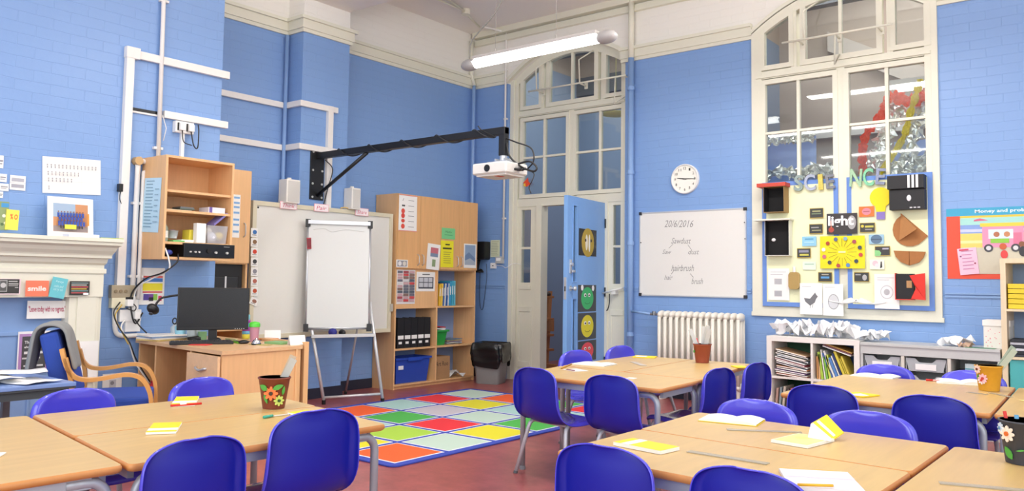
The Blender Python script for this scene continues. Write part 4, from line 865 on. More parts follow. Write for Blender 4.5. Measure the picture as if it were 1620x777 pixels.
# ---------------------------------------------------------------- tall cupboard in the recess
tc_ = thing('tall_cupboard', 'tall beech cupboard in the recess behind the wall shelf unit', 'cupboard', (-6.4, 3.86, 0))
mb = MB(BEECH); q0, q1, tz = 3.70, 4.06, 2.075; tx = -6.17
mb.box(-6.63, tx, q0-.0, q0+.018, 0, tz); mb.box(-6.63, tx, q1-.018, q1, 0, tz); mb.box(-6.63, tx, q0, q1, tz-.018, tz); mb.box(-6.63, -6.62, q0, q1, 0, tz)
for z in (.1, .7, 1.265): mb.box(-6.63, tx-.004, q0+.018, q1-.018, z, z+.018)
mb.build('carcass', tc_)
mb = MB(BEECH); mb.box(tx, tx+.018, q0, q1, 1.275, tz, .001); d = mb.build('door', tc_)
mb = MB(SILVER); mb.tube(spl([(tx+.018, q1-.06, 1.5), (tx+.045, q1-.06, 1.52), (tx+.045, q1-.06, 1.6), (tx+.018, q1-.06, 1.62)]), .005, 6); mb.build('handle', d)
sheet('notice', 'white strip with blue lines on the tall cupboard door', 'notice', lambda x, y: L(x, y, tx+.02), (369, 308, 380.5, 376), WPAPER, [('r', .1, v, .9, v+.045, '#7FAEDD') for v in (.05, .17, .27, .4, .56, .68, .84)])
mb = MB(M('#1A1B1D', .5)); mb.box(-6.4, tx-.03, 3.73, 4.03, .95, 1.265, .006); mb.m('#26282B'); mb.box(tx-.03, tx-.02, 3.76, 3.99, .98, 1.16, .01); mb.m('#D8D8DA'); mb.box(tx-.02, tx-.018, 3.86, 3.875, .98, 1.16)
tag(mb.build('loudspeaker'), 'black loudspeaker standing in the open bay of the tall cupboard', 'speaker')
mb = MB(BEECH); mb.box(-6.4, tx-.02, 3.73, 4.03, .72, .95); tag(mb.build('wooden_block'), 'wooden block under the black loudspeaker', 'block')
sheet('poster', 'colour chart with yellow blue and red blocks on the wall above the desk', 'poster', lambda x, y: L(x, y, -6.045), (222, 424, 261, 482), WPAPER, [('r', .12, .22, .92, .27, '#E8605A'), ('r', .12, .28, .92, .38, '#4A7FC8'), ('r', .12, .42, .92, .62, '#F2E53A'), ('r', .12, .64, .92, .68, '#D84A4A'), ('r', .16, .71, .38, .88, '#5A4A9C'), ('r', .38, .71, .56, .8, '#7A4A9A'), ('r', .56, .71, .72, .88, '#8FC850'), ('r', .38, .8, .56, .9, '#2B2B33'), ('r', .76, .76, .9, .9, '#D8406A')])
# socket cluster
sc = thing('socket_bank', 'cluster of old metal and white plastic sockets beside the fireplace', 'socket', (-6.05, 2.95, .85))
def boxpx(mb, x0, y0, x1, y1, d, X=-6.05, bev=.004):
    p, q = L(x0, y0, X), L(x1, y1, X); mb.box(X, X+d, p.y, q.y, q.z, p.z, bev)
mb = MB(M('#B5A78C', .4, .3)); boxpx(mb, 172, 451, 208, 471, .05)
mb.m('#8C7C60')
for x in (183, 191, 199): p = L(x, 461, -6.0); mb.cyl((-6.0, p.y, p.z), (-5.993, p.y, p.z), .012)
mb.build('metal_socket', sc)
mb = MB('#E4DEC0'); boxpx(mb, 172, 471, 193, 487, .05); mb.build('cream_box', sc)
mb = MB('#F2F2F0'); boxpx(mb, 186, 490, 219, 508, .04); boxpx(mb, 195, 508, 218, 524, .035); boxpx(mb, 203, 469, 216, 489, .03); mb.build('white_socket', sc)
mb = MB('#F0F0EE'); p = L(202, 478, -6.0); mb.box(-6.01, -5.96, p.y-.02, p.y+.025, p.z-.03, p.z+.02, .005); mb.build('plug', sc); mb = MB('#F0F0EE'); p = L(213, 498, -6.0); mb.box(-6.01, -5.95, p.y-.02, p.y+.02, p.z-.03, p.z+.025, .005)
mb.build('plug', sc); mb = MB(BLK); boxpx(mb, 194, 470, 206, 476, .055, bev=.002); mb.build('plug', sc)
mb = MB('#E8E6E0'); mb.tube(spl([L(181, 487, -6.03), L(182, 520, -6.03), L(190, 531, -6.03), L(214, 531, -6.03), L(236, 531, -6.03)], 5), .018, 8); mb.build('bent_conduit', sc)
mb = MB('#C9A83A'); mb.tube(spl([L(193, 482, -5.99), L(182, 500, -5.97), L(190, 520, -5.95), L(203, 545, -5.9)]), .004)
mb.m('#E8E6E0'); mb.tube(spl([L(197, 506, -5.98), L(192, 520, -5.95), L(205, 545, -5.92), L(215, 575, -5.9), L(238, 607, -5.85)]), .006)
mb.m(BLK); mb.tube(spl([L(190, 478, -5.99), L(180, 495, -5.97), L(188, 518, -5.95), L(204, 540, -5.9), L(216, 570, -5.88), L(237, 604, -5.84)]), .005); mb.tube(spl([L(213, 505, -5.95), L(221, 516, -5.9), L(232, 527, -5.85)]), .005)
mb.tube(spl([L(206, 478, -5.97), L(215, 485, -5.96), L(212, 492, -5.96), L(200, 488, -5.97)]), .004)
mb.build('cable', sc)
mb = MB(BLK); p = L(192, 297, -6.0); mb.box(-6.04, -6.0, p.y-.015, p.y+.015, p.z-.03, p.z+.03, .006); mb.tube(spl([(-6.01, p.y, p.z-.03), (-6.0, p.y-.01, p.z-.08), (-6.01, p.y+.015, p.z-.13)]), .003); tag(mb.build('key_fob'), 'tiny black clip on the tall trunking left of the shelf unit', 'clip')
# ---------------------------------------------------------------- fireplace
fp = thing('fireplace_surround', 'cream painted fireplace surround with moulded mantelpiece', 'fireplace', (-5.97, 1.95, 0))
PL0, PL1, OP0, OP1 = 1.0, 2.72, 1.22, 2.50
mb = MB(CREAM)
mb.box(-6.05, -5.92, PL0, OP0, 0, 1.24, .004); mb.build('pilaster', fp); mb = MB(CREAM); mb.box(-6.05, -5.92, OP1, PL1, 0, 1.24, .004); mb.box(-5.925, -5.905, OP1+.05, PL1-.04, .2, 1.02, .006); mb.box(-6.05, -5.895, OP1-.01, PL1+.01, 0, .18, .01)
mb.box(-5.93, -5.91, PL1-.055, PL1-.02, .1, 1.15, .008)
mb.build('pilaster', fp)
mb = MB(CREAM); mb.box(-6.05, -5.90, PL0, PL1, 1.0, 1.235, .006); mb.box(-5.91, -5.888, PL0, PL1+.012, 1.165, 1.20, .008); mb.build('frieze', fp)
mb = MB(CREAM); prof = [(-5.90, 1.225), (-5.88, 1.24), (-5.87, 1.27), (-5.84, 1.275), (-5.84, 1.29), (-5.835, 1.30), (-5.81, 1.325), (-5.795, 1.35), (-5.76, 1.365), (-5.76, 1.385), (-5.745, 1.388), (-5.745, 1.412)]
for i in range(len(prof)-1):
    (xa, za), (xb, zb_) = prof[i], prof[i+1]
    if zb_-za < .001: continue
    ya, yb = PL1+(xa+5.90)*.38, PL1+(xb+5.90)*.38
    mb.add([(-6.05, PL0-(xa+5.9), za), (xa, PL0-(xa+5.9), za), (xa, ya, za), (-6.05, ya, za), (-6.05, PL0-(xb+5.9), zb_), (xb, PL0-(xb+5.9), zb_), (xb, yb, zb_), (-6.05, yb, zb_)], [(0, 1, 2, 3), (4, 5, 6, 7), (0, 1, 5, 4), (1, 2, 6, 5), (2, 3, 7, 6)])
mb.build('mantel_shelf', fp)
mb = MB(BLUEP); mb.box(-6.05, -6.03, OP0, OP1, 0, 1.0); mb.box(-6.035, -6.02, OP0, 2.30, .74, .765, .004); mb.box(-6.035, -6.02, 2.30, 2.315, 0, .765, .004); mb.build('closing_panel', fp)
LF = lambda x, y: L(x, y, -5.885)
MT = 1.413
# things on the mantel and frieze
sheet('card', 'black card with a grey portrait at the left edge of the fireplace frieze', 'card', LF, (-4, 441, 33, 466), '#F2D9DE', [('r', .02, .03, .94, .94, '#3C3B38'), ('r', .08, .1, .42, .82, '#B9B9B5'), ('r', .11, .14, .39, .78, '#5A5A58'), ('c', .25, .42, .12, '#C2C2C0'), ('r', .47, .14, .85, .2, '#C9C9C4'), ('r', .47, .3, .9, .36, '#C9C9C4'), ('r', .47, .42, .88, .47, '#A9A9A4'), ('r', .75, .54, .9, .58, '#C9C9C4')])
sheet('card', 'orange card reading smile on the fireplace frieze', 'card', LF, (41, 444, 77.5, 469), '#FF8060', [('t', .49, .5, .8, 'smile', '#FBEDE4', .32, 0, .03)])
sheet('card', 'tilted turquoise card with faint white writing on the fireplace frieze', 'card', lambda x, y: L(x, y, -5.88), ((84, 437.5), (108, 442), (77.5, 469.5)), '#6CC4CE', [('t', .5, .2, .5, 'keep', '#C8EEF0', .14, .2), ('t', .5, .42, .6, 'calm and', '#C8EEF0', .14, .2), ('t', .5, .62, .6, 'carry on', '#C8EEF0', .14, .2)])
sheet('card', 'black card with coloured word stripes on the fireplace frieze', 'card', LF, (110.5, 445, 142, 467), '#33302E', [('r', .08, .1+.14*i, .92-.07*(i % 2), .17+.14*i, c) for i, c in enumerate(('#8AA0A0', '#C9C9C0', '#D86060', '#E0BC50', '#7FA0A0', '#C86060'))]+[('r', .68, .84, .95, .99, '#F4F4F4')])
sheet('sign', 'white sign reading Leave today with no regrets below the frieze', 'sign', lambda x, y: L(x, y, -5.98), ((43.5, 476), (106, 476), (43, 504.5)), WPAPER, [('t', .5, .5, .93, '"Leave today with no regrets."', '#B8345C', .42, 0, .02)])
mb = MB(CREAM); p = L(75, 476, -5.98); mb.box(-6.03, -5.979, p.y-.05, p.y+.05, p.z-.012, p.z-.004); tag(mb.build('sign_hook'), 'small bracket holding the regrets sign', 'bracket')
sheet('poster', 'purple framed black and white poster standing in the fireplace behind the papers', 'poster', lambda x, y: L(x, y, -6.015), (29, 524, 80, 590), '#F0EDF0', [('r', .04, .06, .97, 1, '#B58AC0'), ('r', .13, .12, .88, .95, '#4A4A4C'), ('t', .5, .26, .6, 'The time is', '#E8E8E8', .07, 0, .02), ('t', .5, .38, .6, 'always right', '#E8E8E8', .07, 0, .02), ('r', .2, .48, .85, .54, '#D8D8D8'), ('r', .15, .62, .7, .66, '#BDBDBD'), ('r', .2, .8, .8, .84, '#CFCFCF')])
sheet('paper_sheet', 'white sheet standing against the right pilaster of the fireplace', 'paper', lambda x, y: L(x, y, -5.88), (112, 540, 156, 604), WPAPER, [('r', .5, .15, .503, .9, '#E0E0E0')])
sheet('paper_sheet', 'white sheet with a small grey picture low on the wall beside the fireplace', 'paper', lambda x, y: L(x, y, -6.045), (162.5, 591, 193, 616), WPAPER, [('r', .35, .4, .7, .9, '#C9C9CE'), ('c', .5, .6, .1, '#8A8A90')])
# framed team photograph leaning on the wall
fr = thing('framed_photograph', 'white mounted team photograph leaning on the mantelpiece', 'picture', (-5.9, 2.45, MT))
p0, p1 = L(74, 309, -5.98), L(146, 314, -5.98); ya, yb = p0.y+.0, p1.y; zt_ = p0.z-.005; tilt = .12
f = lambda y, z: Vector((-5.92-(z-MT)*tilt-.02, y, z))
U = Vector((0, 1, 0)); D = Vector((tilt, 0, -1)).normalized(); h = (zt_-MT)
mb = MB(WPAPER); mb.mats = []
rr = random.Random(5); el = [('r', .12, .16, .88, .86, '#C98E62'), ('r', .12, .16, .6, .5, '#9FB6CE'), ('r', .125, .72, .875, .855, '#9A8A86')]
for row in range(3):
    for i in range(9-row % 2): 
        u = .23+.066*i+.02*(row % 2); v = .42+.11*row
        el += [('c', u, v-.055, .016, '#8A5A48'), ('r', u-.026, v-.03, u+.026, v+.08, '#2F4FA8')]
for i in range(8): el.append(('r', .24+.066*i, .72, .27+.066*i, .79, '#2A2A3A'))
el += [('r', .83, .4, .87, .7, '#D89030')]
plaque(mb, f(ya, zt_), U, D, yb-ya, h/ D.z*-1, WPAPER, el, Vector((1, 0, tilt)).normalized(), .006); mb.build('mount', fr, fix=False)
mb = MB('#F2EE4A'); mb.box(-5.915, -5.912, L(103, 355, -5.91).y, L(121, 362, -5.91).y, L(103, 362, -5.91).z, L(103, 355, -5.91).z); tag(mb.build('sticky_note'), 'yellow sticky note at the foot of the team photograph', 'note')
mb = MB('#E4E6F2'); pts = [L(103, 373, -5.86), L(151, 376, -5.86)]; mb.box(-5.90, -5.80, pts[0].y, pts[1].y, MT, MT+.022, .002); tag(mb.build('paper_pad'), 'white paper pad on the mantel in front of the team photograph', 'paper')
mb = MB('#B8CC5A'); mb.box(-5.90, -5.80, pts[1].y+.01, 2.80, MT, MT+.006); tag(mb.build('ruler'), 'thin green strip at the right end of the mantelpiece', 'ruler')
mb = MB('#6F8A5A'); 
sheet('book', 'dark green and white picture book leaning at the left end of the mantel', 'book', lambda x, y: L(x, y, -5.92), (-12, 319, 13, 364), '#8FA070', [('r', .5, .05, .98, .2, '#4A9AD0'), ('c', .7, .5, .12, '#E4E4DA'), ('c', .8, .75, .1, '#D8D8C8'), ('c', .6, .8, .1, '#56704A')], thick=.02)
sheet('book', 'yellow booklet with red symbols at the left end of the mantel', 'book', lambda x, y: L(x, y, -5.90), ((10, 331), (30, 333), (7, 363)), '#F0E65A', [('t', .6, .35, .6, '% O', '#E0603A', .28, 0, .03)], thick=.01)
mb = MB('#D8D44A'); mb.box(-5.92, -5.82, 2.03, 2.14, MT, MT+.004); tag(mb.build('note'), 'yellow slip lying on the mantel below the yellow booklet', 'note')
# papers on the chimney breast
LW = lambda x, y: L(x, y, -6.045)
rr = random.Random(11); el = [('r', .02, .36, .98, .363, '#D4D2D0'), ('r', .02, .66, .98, .664, '#CBC9C7'), ('r', .33, .02, .333, .98, '#DEDCDA'), ('r', .66, .02, .663, .98, '#D8D6D4')]
for row, (v, n) in enumerate(((.22, 14), (.42, 9), (.6, 7), (.82, 1))):
    for i in range(n): u = .08+.063*i; el += [('c', u, v, .012, '#A8A6A8'), ('r', u-.006, v+.03, u+.006, v+.09, '#8E8C94')]
o = sheet('hand_drawn_chart', 'large creased white sheet with rows of small drawings above the team photograph', 'poster', LW, ((67, 247), (159, 254), (65, 305)), WPAPER, el)
for k, (bx, lab) in enumerate((((-4, 246, 6, 266), 'top'), ((-4, 275, 11, 288), 'second'), ((-4, 290.5, 14, 302), 'third'), ((-4, 303, 5, 313), 'lowest'))):
    sheet('word_label', 'small white word label cut by the left edge, %s of the column' % lab, 'label', LW, bx, WPAPER, [('r', .3, .35, .9, .5, '#9A9AA4'), ('r', .3, .6, .8, .7, '#A8A8B0')], group='word labels on the chimney breast')
sheet('word_label', 'small double word label left of the creased drawing sheet', 'label', LW, (16, 278, 41, 301), WPAPER, [('r', .1, .18, .9, .42, '#B4B4BE'), ('r', .1, .6, .9, .84, '#A9A9B4'), ('r', 0, .49, 1, .51, '#C4C4CC')], group='word labels on the chimney breast')
# ---------------------------------------------------------------- teacher's desk
DZ = .68
dk = thing('teacher_desk', 'beech teacher desk with drawers, holding the computer', 'desk', (-5.35, 3.27, 0))
A_, B_, C_, D_ = F(352, 556, DZ), F(214.8, 536, DZ), F(476, 546.6, DZ), None
A_ = Vector((-4.70, 2.93, 0)); B_ = Vector((-6.02, 3.03, 0)); C_ = Vector((-4.76, 3.60, 0)); D_ = Vector((-6.02, 3.66, 0))
mb = MB(M('#DDB487', .33, 0, .05, kind='woodx')); mb.prism([v+Z3*(DZ-.025) for v in (A_, C_, D_, B_)], (0, 0, .025)); mb.build('desktop', dk)
def panel(mb, p, q, z0, z1, th=.018, side=1):
    d = (q-p).normalized(); n = Vector((-d.y, d.x, 0))*th*side; mb.prism([p+Z3*z0, q+Z3*z0, q+n+Z3*z0, p+n+Z3*z0], (0, 0, z1-z0))
e = (B_-A_).normalized(); g = (C_-A_).normalized()
inn = A_+g*.02-e*-.02
mb = MB(BEECH); panel(mb, A_+e*.01+g*.01, C_+e*.01-g*.01, .02, DZ-.025, .018, 1); mb.build('end_panel', dk)
mb = MB(BEECH); panel(mb, B_-e*.02+g*.02, D_-e*.02-g*.0, 0, DZ-.025, .018, -1); panel(mb, B_-e*.30+g*.02, B_-e*.30+g*.55, 0, DZ-.025, .018, -1); mb.build('side_panel', dk)
mb = MB(BEECH); panel(mb, C_+g*-.04, D_+g*-.04, .15, DZ-.025, .018, 1); mb.build('back_panel', dk)
mb = MB(BEECH); panel(mb, A_+e*.45+g*.02, A_+e*.45+g*.5, 0, DZ-.025, .018, 1); mb.build('pedestal_side', dk)
for k, (z0, z1) in enumerate(((.445, .645), (.235, .438), (.02, .228))):
    mb = MB(M('#EBC294', .35, 0, .05, kind='wood')); panel(mb, A_+e*.018, A_+e*.445, z0, z1, .018, 1); dr_ = mb.build('drawer', dk)
    m = A_+e*.24-g*.0; z = (z0+z1)/2+.01
    mb = MB(SILVER); mb.tube(spl([m-e*.07+Z3*z, m-e*.06-g*.03+Z3*z, m-g*.035+Z3*(z-.012), m+e*.06-g*.03+Z3*(z), m+e*.07+Z3*z]), .009, 6); mb.build('handle', dr_)
ss = thing('side_cabinet', 'narrow beech cabinet with black foot behind the desk end', 'cabinet', (-4.9, 3.75, 0)); ss['label'] = 'narrow beech unit end at the right side of the desk'
mb = MB(BEECH); mb.box(-5.3, -4.78, 3.63, 3.67, 0, DZ+.02, .002); mb.build('end_board', ss)
# monitor
def oriented(px, Z, ang): return Matrix.Translation(F(px[0], px[1], Z)) @ Matrix.Rotation(ang, 4, 'Z')
mq = Vector((-5.33, 3.23, DZ)); mm = Matrix.Translation(mq) @ Matrix.Rotation(R(-63+90), 4, 'Z')
# local: x right along the screen, -y towards the viewer
view = math.atan2(-mq.y, -mq.x); mq = mq+Vector((-.06, .05, 0)); mm = Matrix.Translation(mq) @ Matrix.Rotation(R(62), 4, 'Z')
mn = thing('monitor', 'black flat computer monitor on the desk', 'monitor', mq)
mb = MB(M('#121315', .35)); mb.box(-.245, .245, -.012, .02, .09, .395, .006, mm); mb.box(-.1, .1, .02, .045, .15, .33, .01, mm); mb.m('#D8D8D8'); 
for k in range(5): mb.box(.15+.015*k, .155+.015*k, -.0135, -.012, .097, .1, 0, mm)
mb.build('housing', mn)
mb = MB(M('#141517', .25)); mb.box(-.232, .232, -.0135, -.011, .112, .382, 0, mm); mb.build('screen', mn)
mb = MB(M('#1A1B1D', .3)); mb.box(-.03, .03, .02, .05, .01, .2, .005, mm); mb.lathe(mq+Vector((0, .0, .001)), [(.11, 0), (.11, .008), (.05, .018)], 24, .8); mb.build('stand', mn)
kb = thing('keyboard', 'black computer keyboard in front of the monitor', 'keyboard', mm @ Vector((-.08, -.16, 0))); kb.location.z = DZ
mb = MB(M('#1C1D1F', .5)); mb.box(-.29, .13, -.20, -.07, .001, .018, .004, mm); mb.m('#2C2E31')
for i in range(5):
    for j in range(14): mb.box(-.28+.0285*j, -.256+.0285*j, -.192+.023*i, -.173+.023*i, .018, .023, 0, mm)
mb.build('key_deck', kb)
mb = MB(BLK); mb.sph(mm @ Vector((.2, -.18, .012)), .03, (1, 1.3, .5)); mb.tube(spl([mm @ Vector((.2, -.14, .01)), mm @ Vector((.25, -.08, .008)), mm @ Vector((.2, .02, .006))]), .003); tag(mb.build('mouse'), 'black computer mouse right of the keyboard', 'mouse')
vs = thing('gooseneck_microphone', 'black gooseneck camera arching left of the monitor', 'camera', F(300, 530, DZ)); vs.name = 'gooseneck_camera'
g0 = Vector((-5.70, 3.25, DZ)); X_ = -5.70
mb = MB(BLK); mb.lathe((X_, 3.33, DZ+.001), [(.06, 0), (.06, .02), (.02, .03)], 16); mb.tube(spl([(X_, 3.33, DZ+.02), (X_, 3.32, DZ+.15), (X_, 3.27, L(270, 472, X_).z+.01), L(262, 470, X_), L(250, 477, X_), L(245, 486, X_)]), .008, 8); mb.build('arm', vs)
mb = MB(BLK); p = L(242, 489, X_); mb.sph((0, 0, 0), .042, (.8, 1.15, .85), mtx=Matrix.Translation(p) @ Matrix.Rotation(R(-35), 4, 'X')); mb.m('#4A4C50'); mb.cyl(p-Vector((0, .01, .02)), p-Vector((-.01, .02, .035)), .014); mb.build('camera_head', vs)
def P2(x, y, Z=DZ): return F(x, y, Z)
# papers stack and desk clutter
p = Vector((-5.96, 3.08, DZ))
for k, (hx, lab) in enumerate((('#F2F0EA', 'white'), ('#8FA6C8', 'blue edged'), ('#EDEAE4', 'cream'), ('#D8C07A', 'tan edged'))):
    mb = MB(hx); mb.box(-.11, .11, -.14, .14, 0, .009, .001, Matrix.Translation((p.x+.12, p.y+.06, DZ+.001+.0105*(3-k))) @ Matrix.Rotation(R(8*k-6), 4, 'Z')); tag(mb.build('paper_pad'), '%s pad in the pile at the left end of the desk' % lab, 'pad', 'pile of pads on the desk')
p = P2(263, 526); pc = thing('scissor_pot', 'pale blue pot holding black scissors on the desk', 'pot', (-5.85, 3.2, DZ))
p = Vector((-5.80, 3.26, DZ))
mb = MB(M('#8FC8DC', .4)); mb.lathe(p+Z3*.001, [(.035, 0), (.04, .10), (.037, .10), (.033, .01)], 18); mb.build('body', pc)
for k, (dy, dz) in enumerate(((-.03, .0), (.015, .01), (.04, -.005))):
    sc_ = thing('scissors', 'black handled scissors in the pale blue pot, %s' % ['left', 'middle', 'right'][k], 'scissors', p+Vector((0, dy, .08)), 0, 'scissors in the pot')
    mb = MB(BLK)
    for s in (-1, 1): c = p+Vector((.01*k, dy+.018*s, .145+dz+.006*s)); mb.tube([c+Vector((0, .017*math.cos(a*math.pi/6), .022*math.sin(a*math.pi/6))) for a in range(13)], .005, 6)
    mb.build('handle', sc_); mb = MB(SILVER); mb.tube([p+Vector((.01*k, dy*.4, .02)), p+Vector((.01*k, dy, .125))], .005, 4); mb.build('blade', sc_)
mb = MB(cloudy('#DDE8E6', .45)); mb.lathe((-5.93, 3.30, DZ+.001), [(.04, 0), (.045, .08), (.02, .11), (.018, .12)], 16); tag(mb.build('plastic_bottle'), 'clear plastic bottle left of the scissor pot', 'bottle')
mb = MB(cloudy('#D8E4DC', .5)); mb.lathe((-5.72, 3.32, DZ+.001), [(.045, 0), (.05, .12), (.03, .15), (.028, .17)], 16); mb.m('#8CC08A'); mb.lathe((-5.66, 3.36, DZ+.001), [(.03, 0), (.032, .06)], 12); tag(mb.build('plastic_bottle'), 'clear bottle with a green cup between the scissor pot and the monitor', 'bottle')
c1 = Vector((-4.98, 3.27, DZ)); c1 = P2(389, 536)
st_ = thing('stacking_cups', 'tower of turquoise, purple, blue and yellow cups on the desk', 'cups', c1)
for k, (hx, z0, z1, r) in enumerate((('#E9D84A', .0, .035, .03), ('#6FB6D8', .035, .06, .031), ('#A03CA0', .06, .09, .032), ('#5FC8DC', .09, .12, .031), ('#B04AAE', .12, .145, .031), ('#7FD3E2', .145, .185, .026))):
    mb = MB(M(hx, .3)); mb.lathe(c1+Z3*(.001), [(r*.92, z0), (r, z0+.006), (r, z1-.006), (r*.85, z1)], 20); mb.build('cup', st_)
c2 = P2(402, 541)
dc = thing('drinking_cup', 'pink drinking cup with a bright green lid on the desk', 'cup', c2)
mb = MB(M('#C08A9A', .3)); mb.lathe(c2+Z3*.001, [(.028, 0), (.036, .11)], 20); mb.build('body', dc)
mb = MB(M('#55C83A', .3)); mb.lathe(c2+Z3*.11, [(.04, 0), (.04, .022), (.033, .034), (.0, .04)], 20); mb.build('lid', dc)
c3 = P2(402, 545); c3 = c3+Vector((.04, -.01, 0))
bl = thing('desk_bell', 'chrome call bell with a black base on the desk', 'bell', c3)
mb = MB(BLK); mb.lathe(c3+Z3*.001, [(.034, 0), (.034, .008), (.03, .01)], 20); mb.build('base', bl)
mb = MB(M('#D8D8DA', .12, 1)); mb.lathe(c3+Z3*.01, [(.031, 0), (.029, .012), (.02, .024), (.006, .03), (.005, .036), (0, .038)], 20); mb.build('dome', bl)
def flat(nm, lab, cat, px, w, d, h, hx, ang=0, Z=DZ, group=None, stripe=None, z0=0):
    p = F(px[0], px[1], Z); mt = Matrix.Translation((p.x, p.y, Z+.0008+z0)) @ Matrix.Rotation(R(ang), 4, 'Z')
    mb = MB(M(hx, .5)); mb.box(-w/2, w/2, -d/2, d/2, 0, h, min(.001, h/4), mt)
    if stripe: mb.m(stripe[0]); mb.box(w*stripe[1], w*stripe[2], -d/2, d/2, h, h+.0006, 0, mt)
    return tag(mb.build(nm), lab, cat, group)
flat('red_paper', 'red folded paper lying at the front edge of the desk', 'paper', (317, 546), .13, .09, .004, '#D8403A', 30)
mb = MB(BLK); p = P2(343, 541); mb.lathe(p+Z3*.001, [(.03, 0), (.028, .02), (.012, .03), (0, .03)], 14); tag(mb.build('tape_dispenser'), 'small round black gadget at the front of the desk', 'gadget')
flat('highlighter', 'green and black highlighter lying on the desk', 'pen', (376, 543), .03, .12, .014, '#78CC3C', 75, stripe=('#222222', -.5, .5))
flat('highlighter', 'pale capped marker left of the green highlighter', 'pen', (366, 538.5), .02, .11, .012, '#C9CC9A', 100)
flat('pen_tray', 'orange pencils in a row behind the chrome bell', 'pencils', (424, 538), .12, .1, .012, '#D98A4A', 20)
flat('exercise_book', 'green book lying at the right end of the desk', 'book', (441, 544), .16, .12, .015, '#7FAE72', 15)
flat('paper_slip', 'yellow green slips between the highlighter and the bell', 'paper', (412, 546), .16, .05, .003, '#B8B060', 20)
for px, lab in (((431, 536), 'white folded name tent on the desk, left of the other'), ((470, 547), 'white folded name tent at the right corner of the desk')):
    p = P2(*px); mt = Matrix.Translation((p.x, p.y, DZ+.001)) @ Matrix.Rotation(R(60), 4, 'Z'); mb = MB(WPAPER)
    if px[0] > 450: mt = Matrix.Translation((-4.83, 3.60, DZ+.001)) @ Matrix.Rotation(R(80), 4, 'Z')
    mb.prism([mt @ Vector(v) for v in ((-.06, -.025, 0), (.06, -.025, 0), (.06, 0, .065), (-.06, 0, .065))], mt.to_3x3() @ Vector((0, .002, 0))); mb.prism([mt @ Vector(v) for v in ((-.06, .025, 0), (.06, .025, 0), (.06, 0.002, .065), (-.06, .002, .065))], mt.to_3x3() @ Vector((0, .002, 0)))
    tag(mb.build('name_tent'), lab, 'card')
tag((lambda m: (m.prism([(-5.97, 3.06, .0), (-5.79, 3.06, 0), (-5.79, 3.28, 0), (-5.97, 3.28, 0)], (0, 0, .30)), m.m('#C8303A'), m.sph((-5.86, 3.13, .345), .06, (1, 1, .8)), m.build('waste_box'))[-1])(MB('#1E1F22')), 'black box with a red bundle on top under the left end of the desk', 'box')
# ---------------------------------------------------------------- armchair
arm = thing('armchair', 'blue upholstered armchair with bent wooden arms', 'armchair', (-5.02, 2.25, 0))
WOOD = M('#DFA35A', .3, 0, .05)
for X, s in ((-4.73, 0), (-5.34, 1)):
    mb = MB(WOOD)
    q = [(X, y, z) for y, z in ((1.98, .742), (2.0, .68), (2.03, .62), (2.08, .578), (2.16, .566), (2.26, .574), (2.36, .588), (2.44, .585), (2.50, .56), (2.545, .50), (2.565, .42), (2.575, .2), (2.58, 0))]
    q = [(x_, 1.98+(y_-1.98)*.8, z_) for x_, y_, z_ in q]; mb.strap(spl(q, 4), .045, .022, (1, 0, 0)); mb.build('arm', arm)
    mb = MB(WOOD); mb.strap(spl([(X, 2.0, .69), (X, 2.04, .5), (X, 2.0, .2), (X, 1.93, 0)], 4), .045, .022, (1, 0, 0)); mb.build('rear_leg', arm)
BF = M('#2C4BA4', .85, bump=.5, bscale=400)
mb = MB(BF); mb.box(-5.31, -4.76, 2.0, 2.44, .36, .45, .03, seg=4); mb.build('seat', arm)
mt = Matrix.Translation((-5.035, 2.0, .44)) @ Matrix.Rotation(R(14), 4, 'X')
mb = MB(BF); mb.box(-.27, .27, -.05, .05, 0, .40, .035, mt, 4); mb.build('backrest', arm)
mb = MB(WOOD); mb.box(-5.32, -4.75, 2.40, 2.42, .33, .37); mb.box(-5.32, -4.75, 2.03, 2.05, .33, .37); mb.build('crossbar', arm)
arm.location.x = -4.916; arm.location.y = 2.379; arm.rotation_euler.z = R(-30)
AM = Matrix.Translation(arm.location) @ Matrix.Rotation(R(-30), 4, 'Z') @ Matrix.Translation((5.02, -2.25, 0))
# scarf draped over the backrest
mb = MB(M('#8A8C8A', .95, bump=.8, bscale=60)); rows = []
n = 9; P = []
for i in range(15):
    t = i/14; ang = -60+300*t
    for j in range(n):
        u = j/(n-1); x = -4.745-.30*u; r = .085+.012*math.sin(5*u+3*t)
        if t < .35: y, z = 2.05-.05*(t/.35)+.012*math.sin(u*11), .62+.21*(t/.35)
        elif t < .6: a_ = (t-.35)/.25*math.pi; y, z = 1.915+.085*math.cos(a_), .835+.05*math.sin(a_)+.012*math.sin(11*u)
        else: y, z = 1.83-.03*((t-.6)/.4)-.015*math.sin(u*10), .835-.27*((t-.6)/.4)*(1-.3*u)
        P.append(AM @ Vector((x, y, z)))
mb.add(P, [(i*n+j, i*n+j+1, (i+1)*n+j+1, (i+1)*n+j) for i in range(14) for j in range(n-1)], True)
tag(mb.build('scarf', None, [('SOLIDIFY', dict(thickness=.02)), ('SUBSURF', dict(levels=2, render_levels=2))], fix=False), 'grey knitted scarf draped over the armchair back', 'scarf')
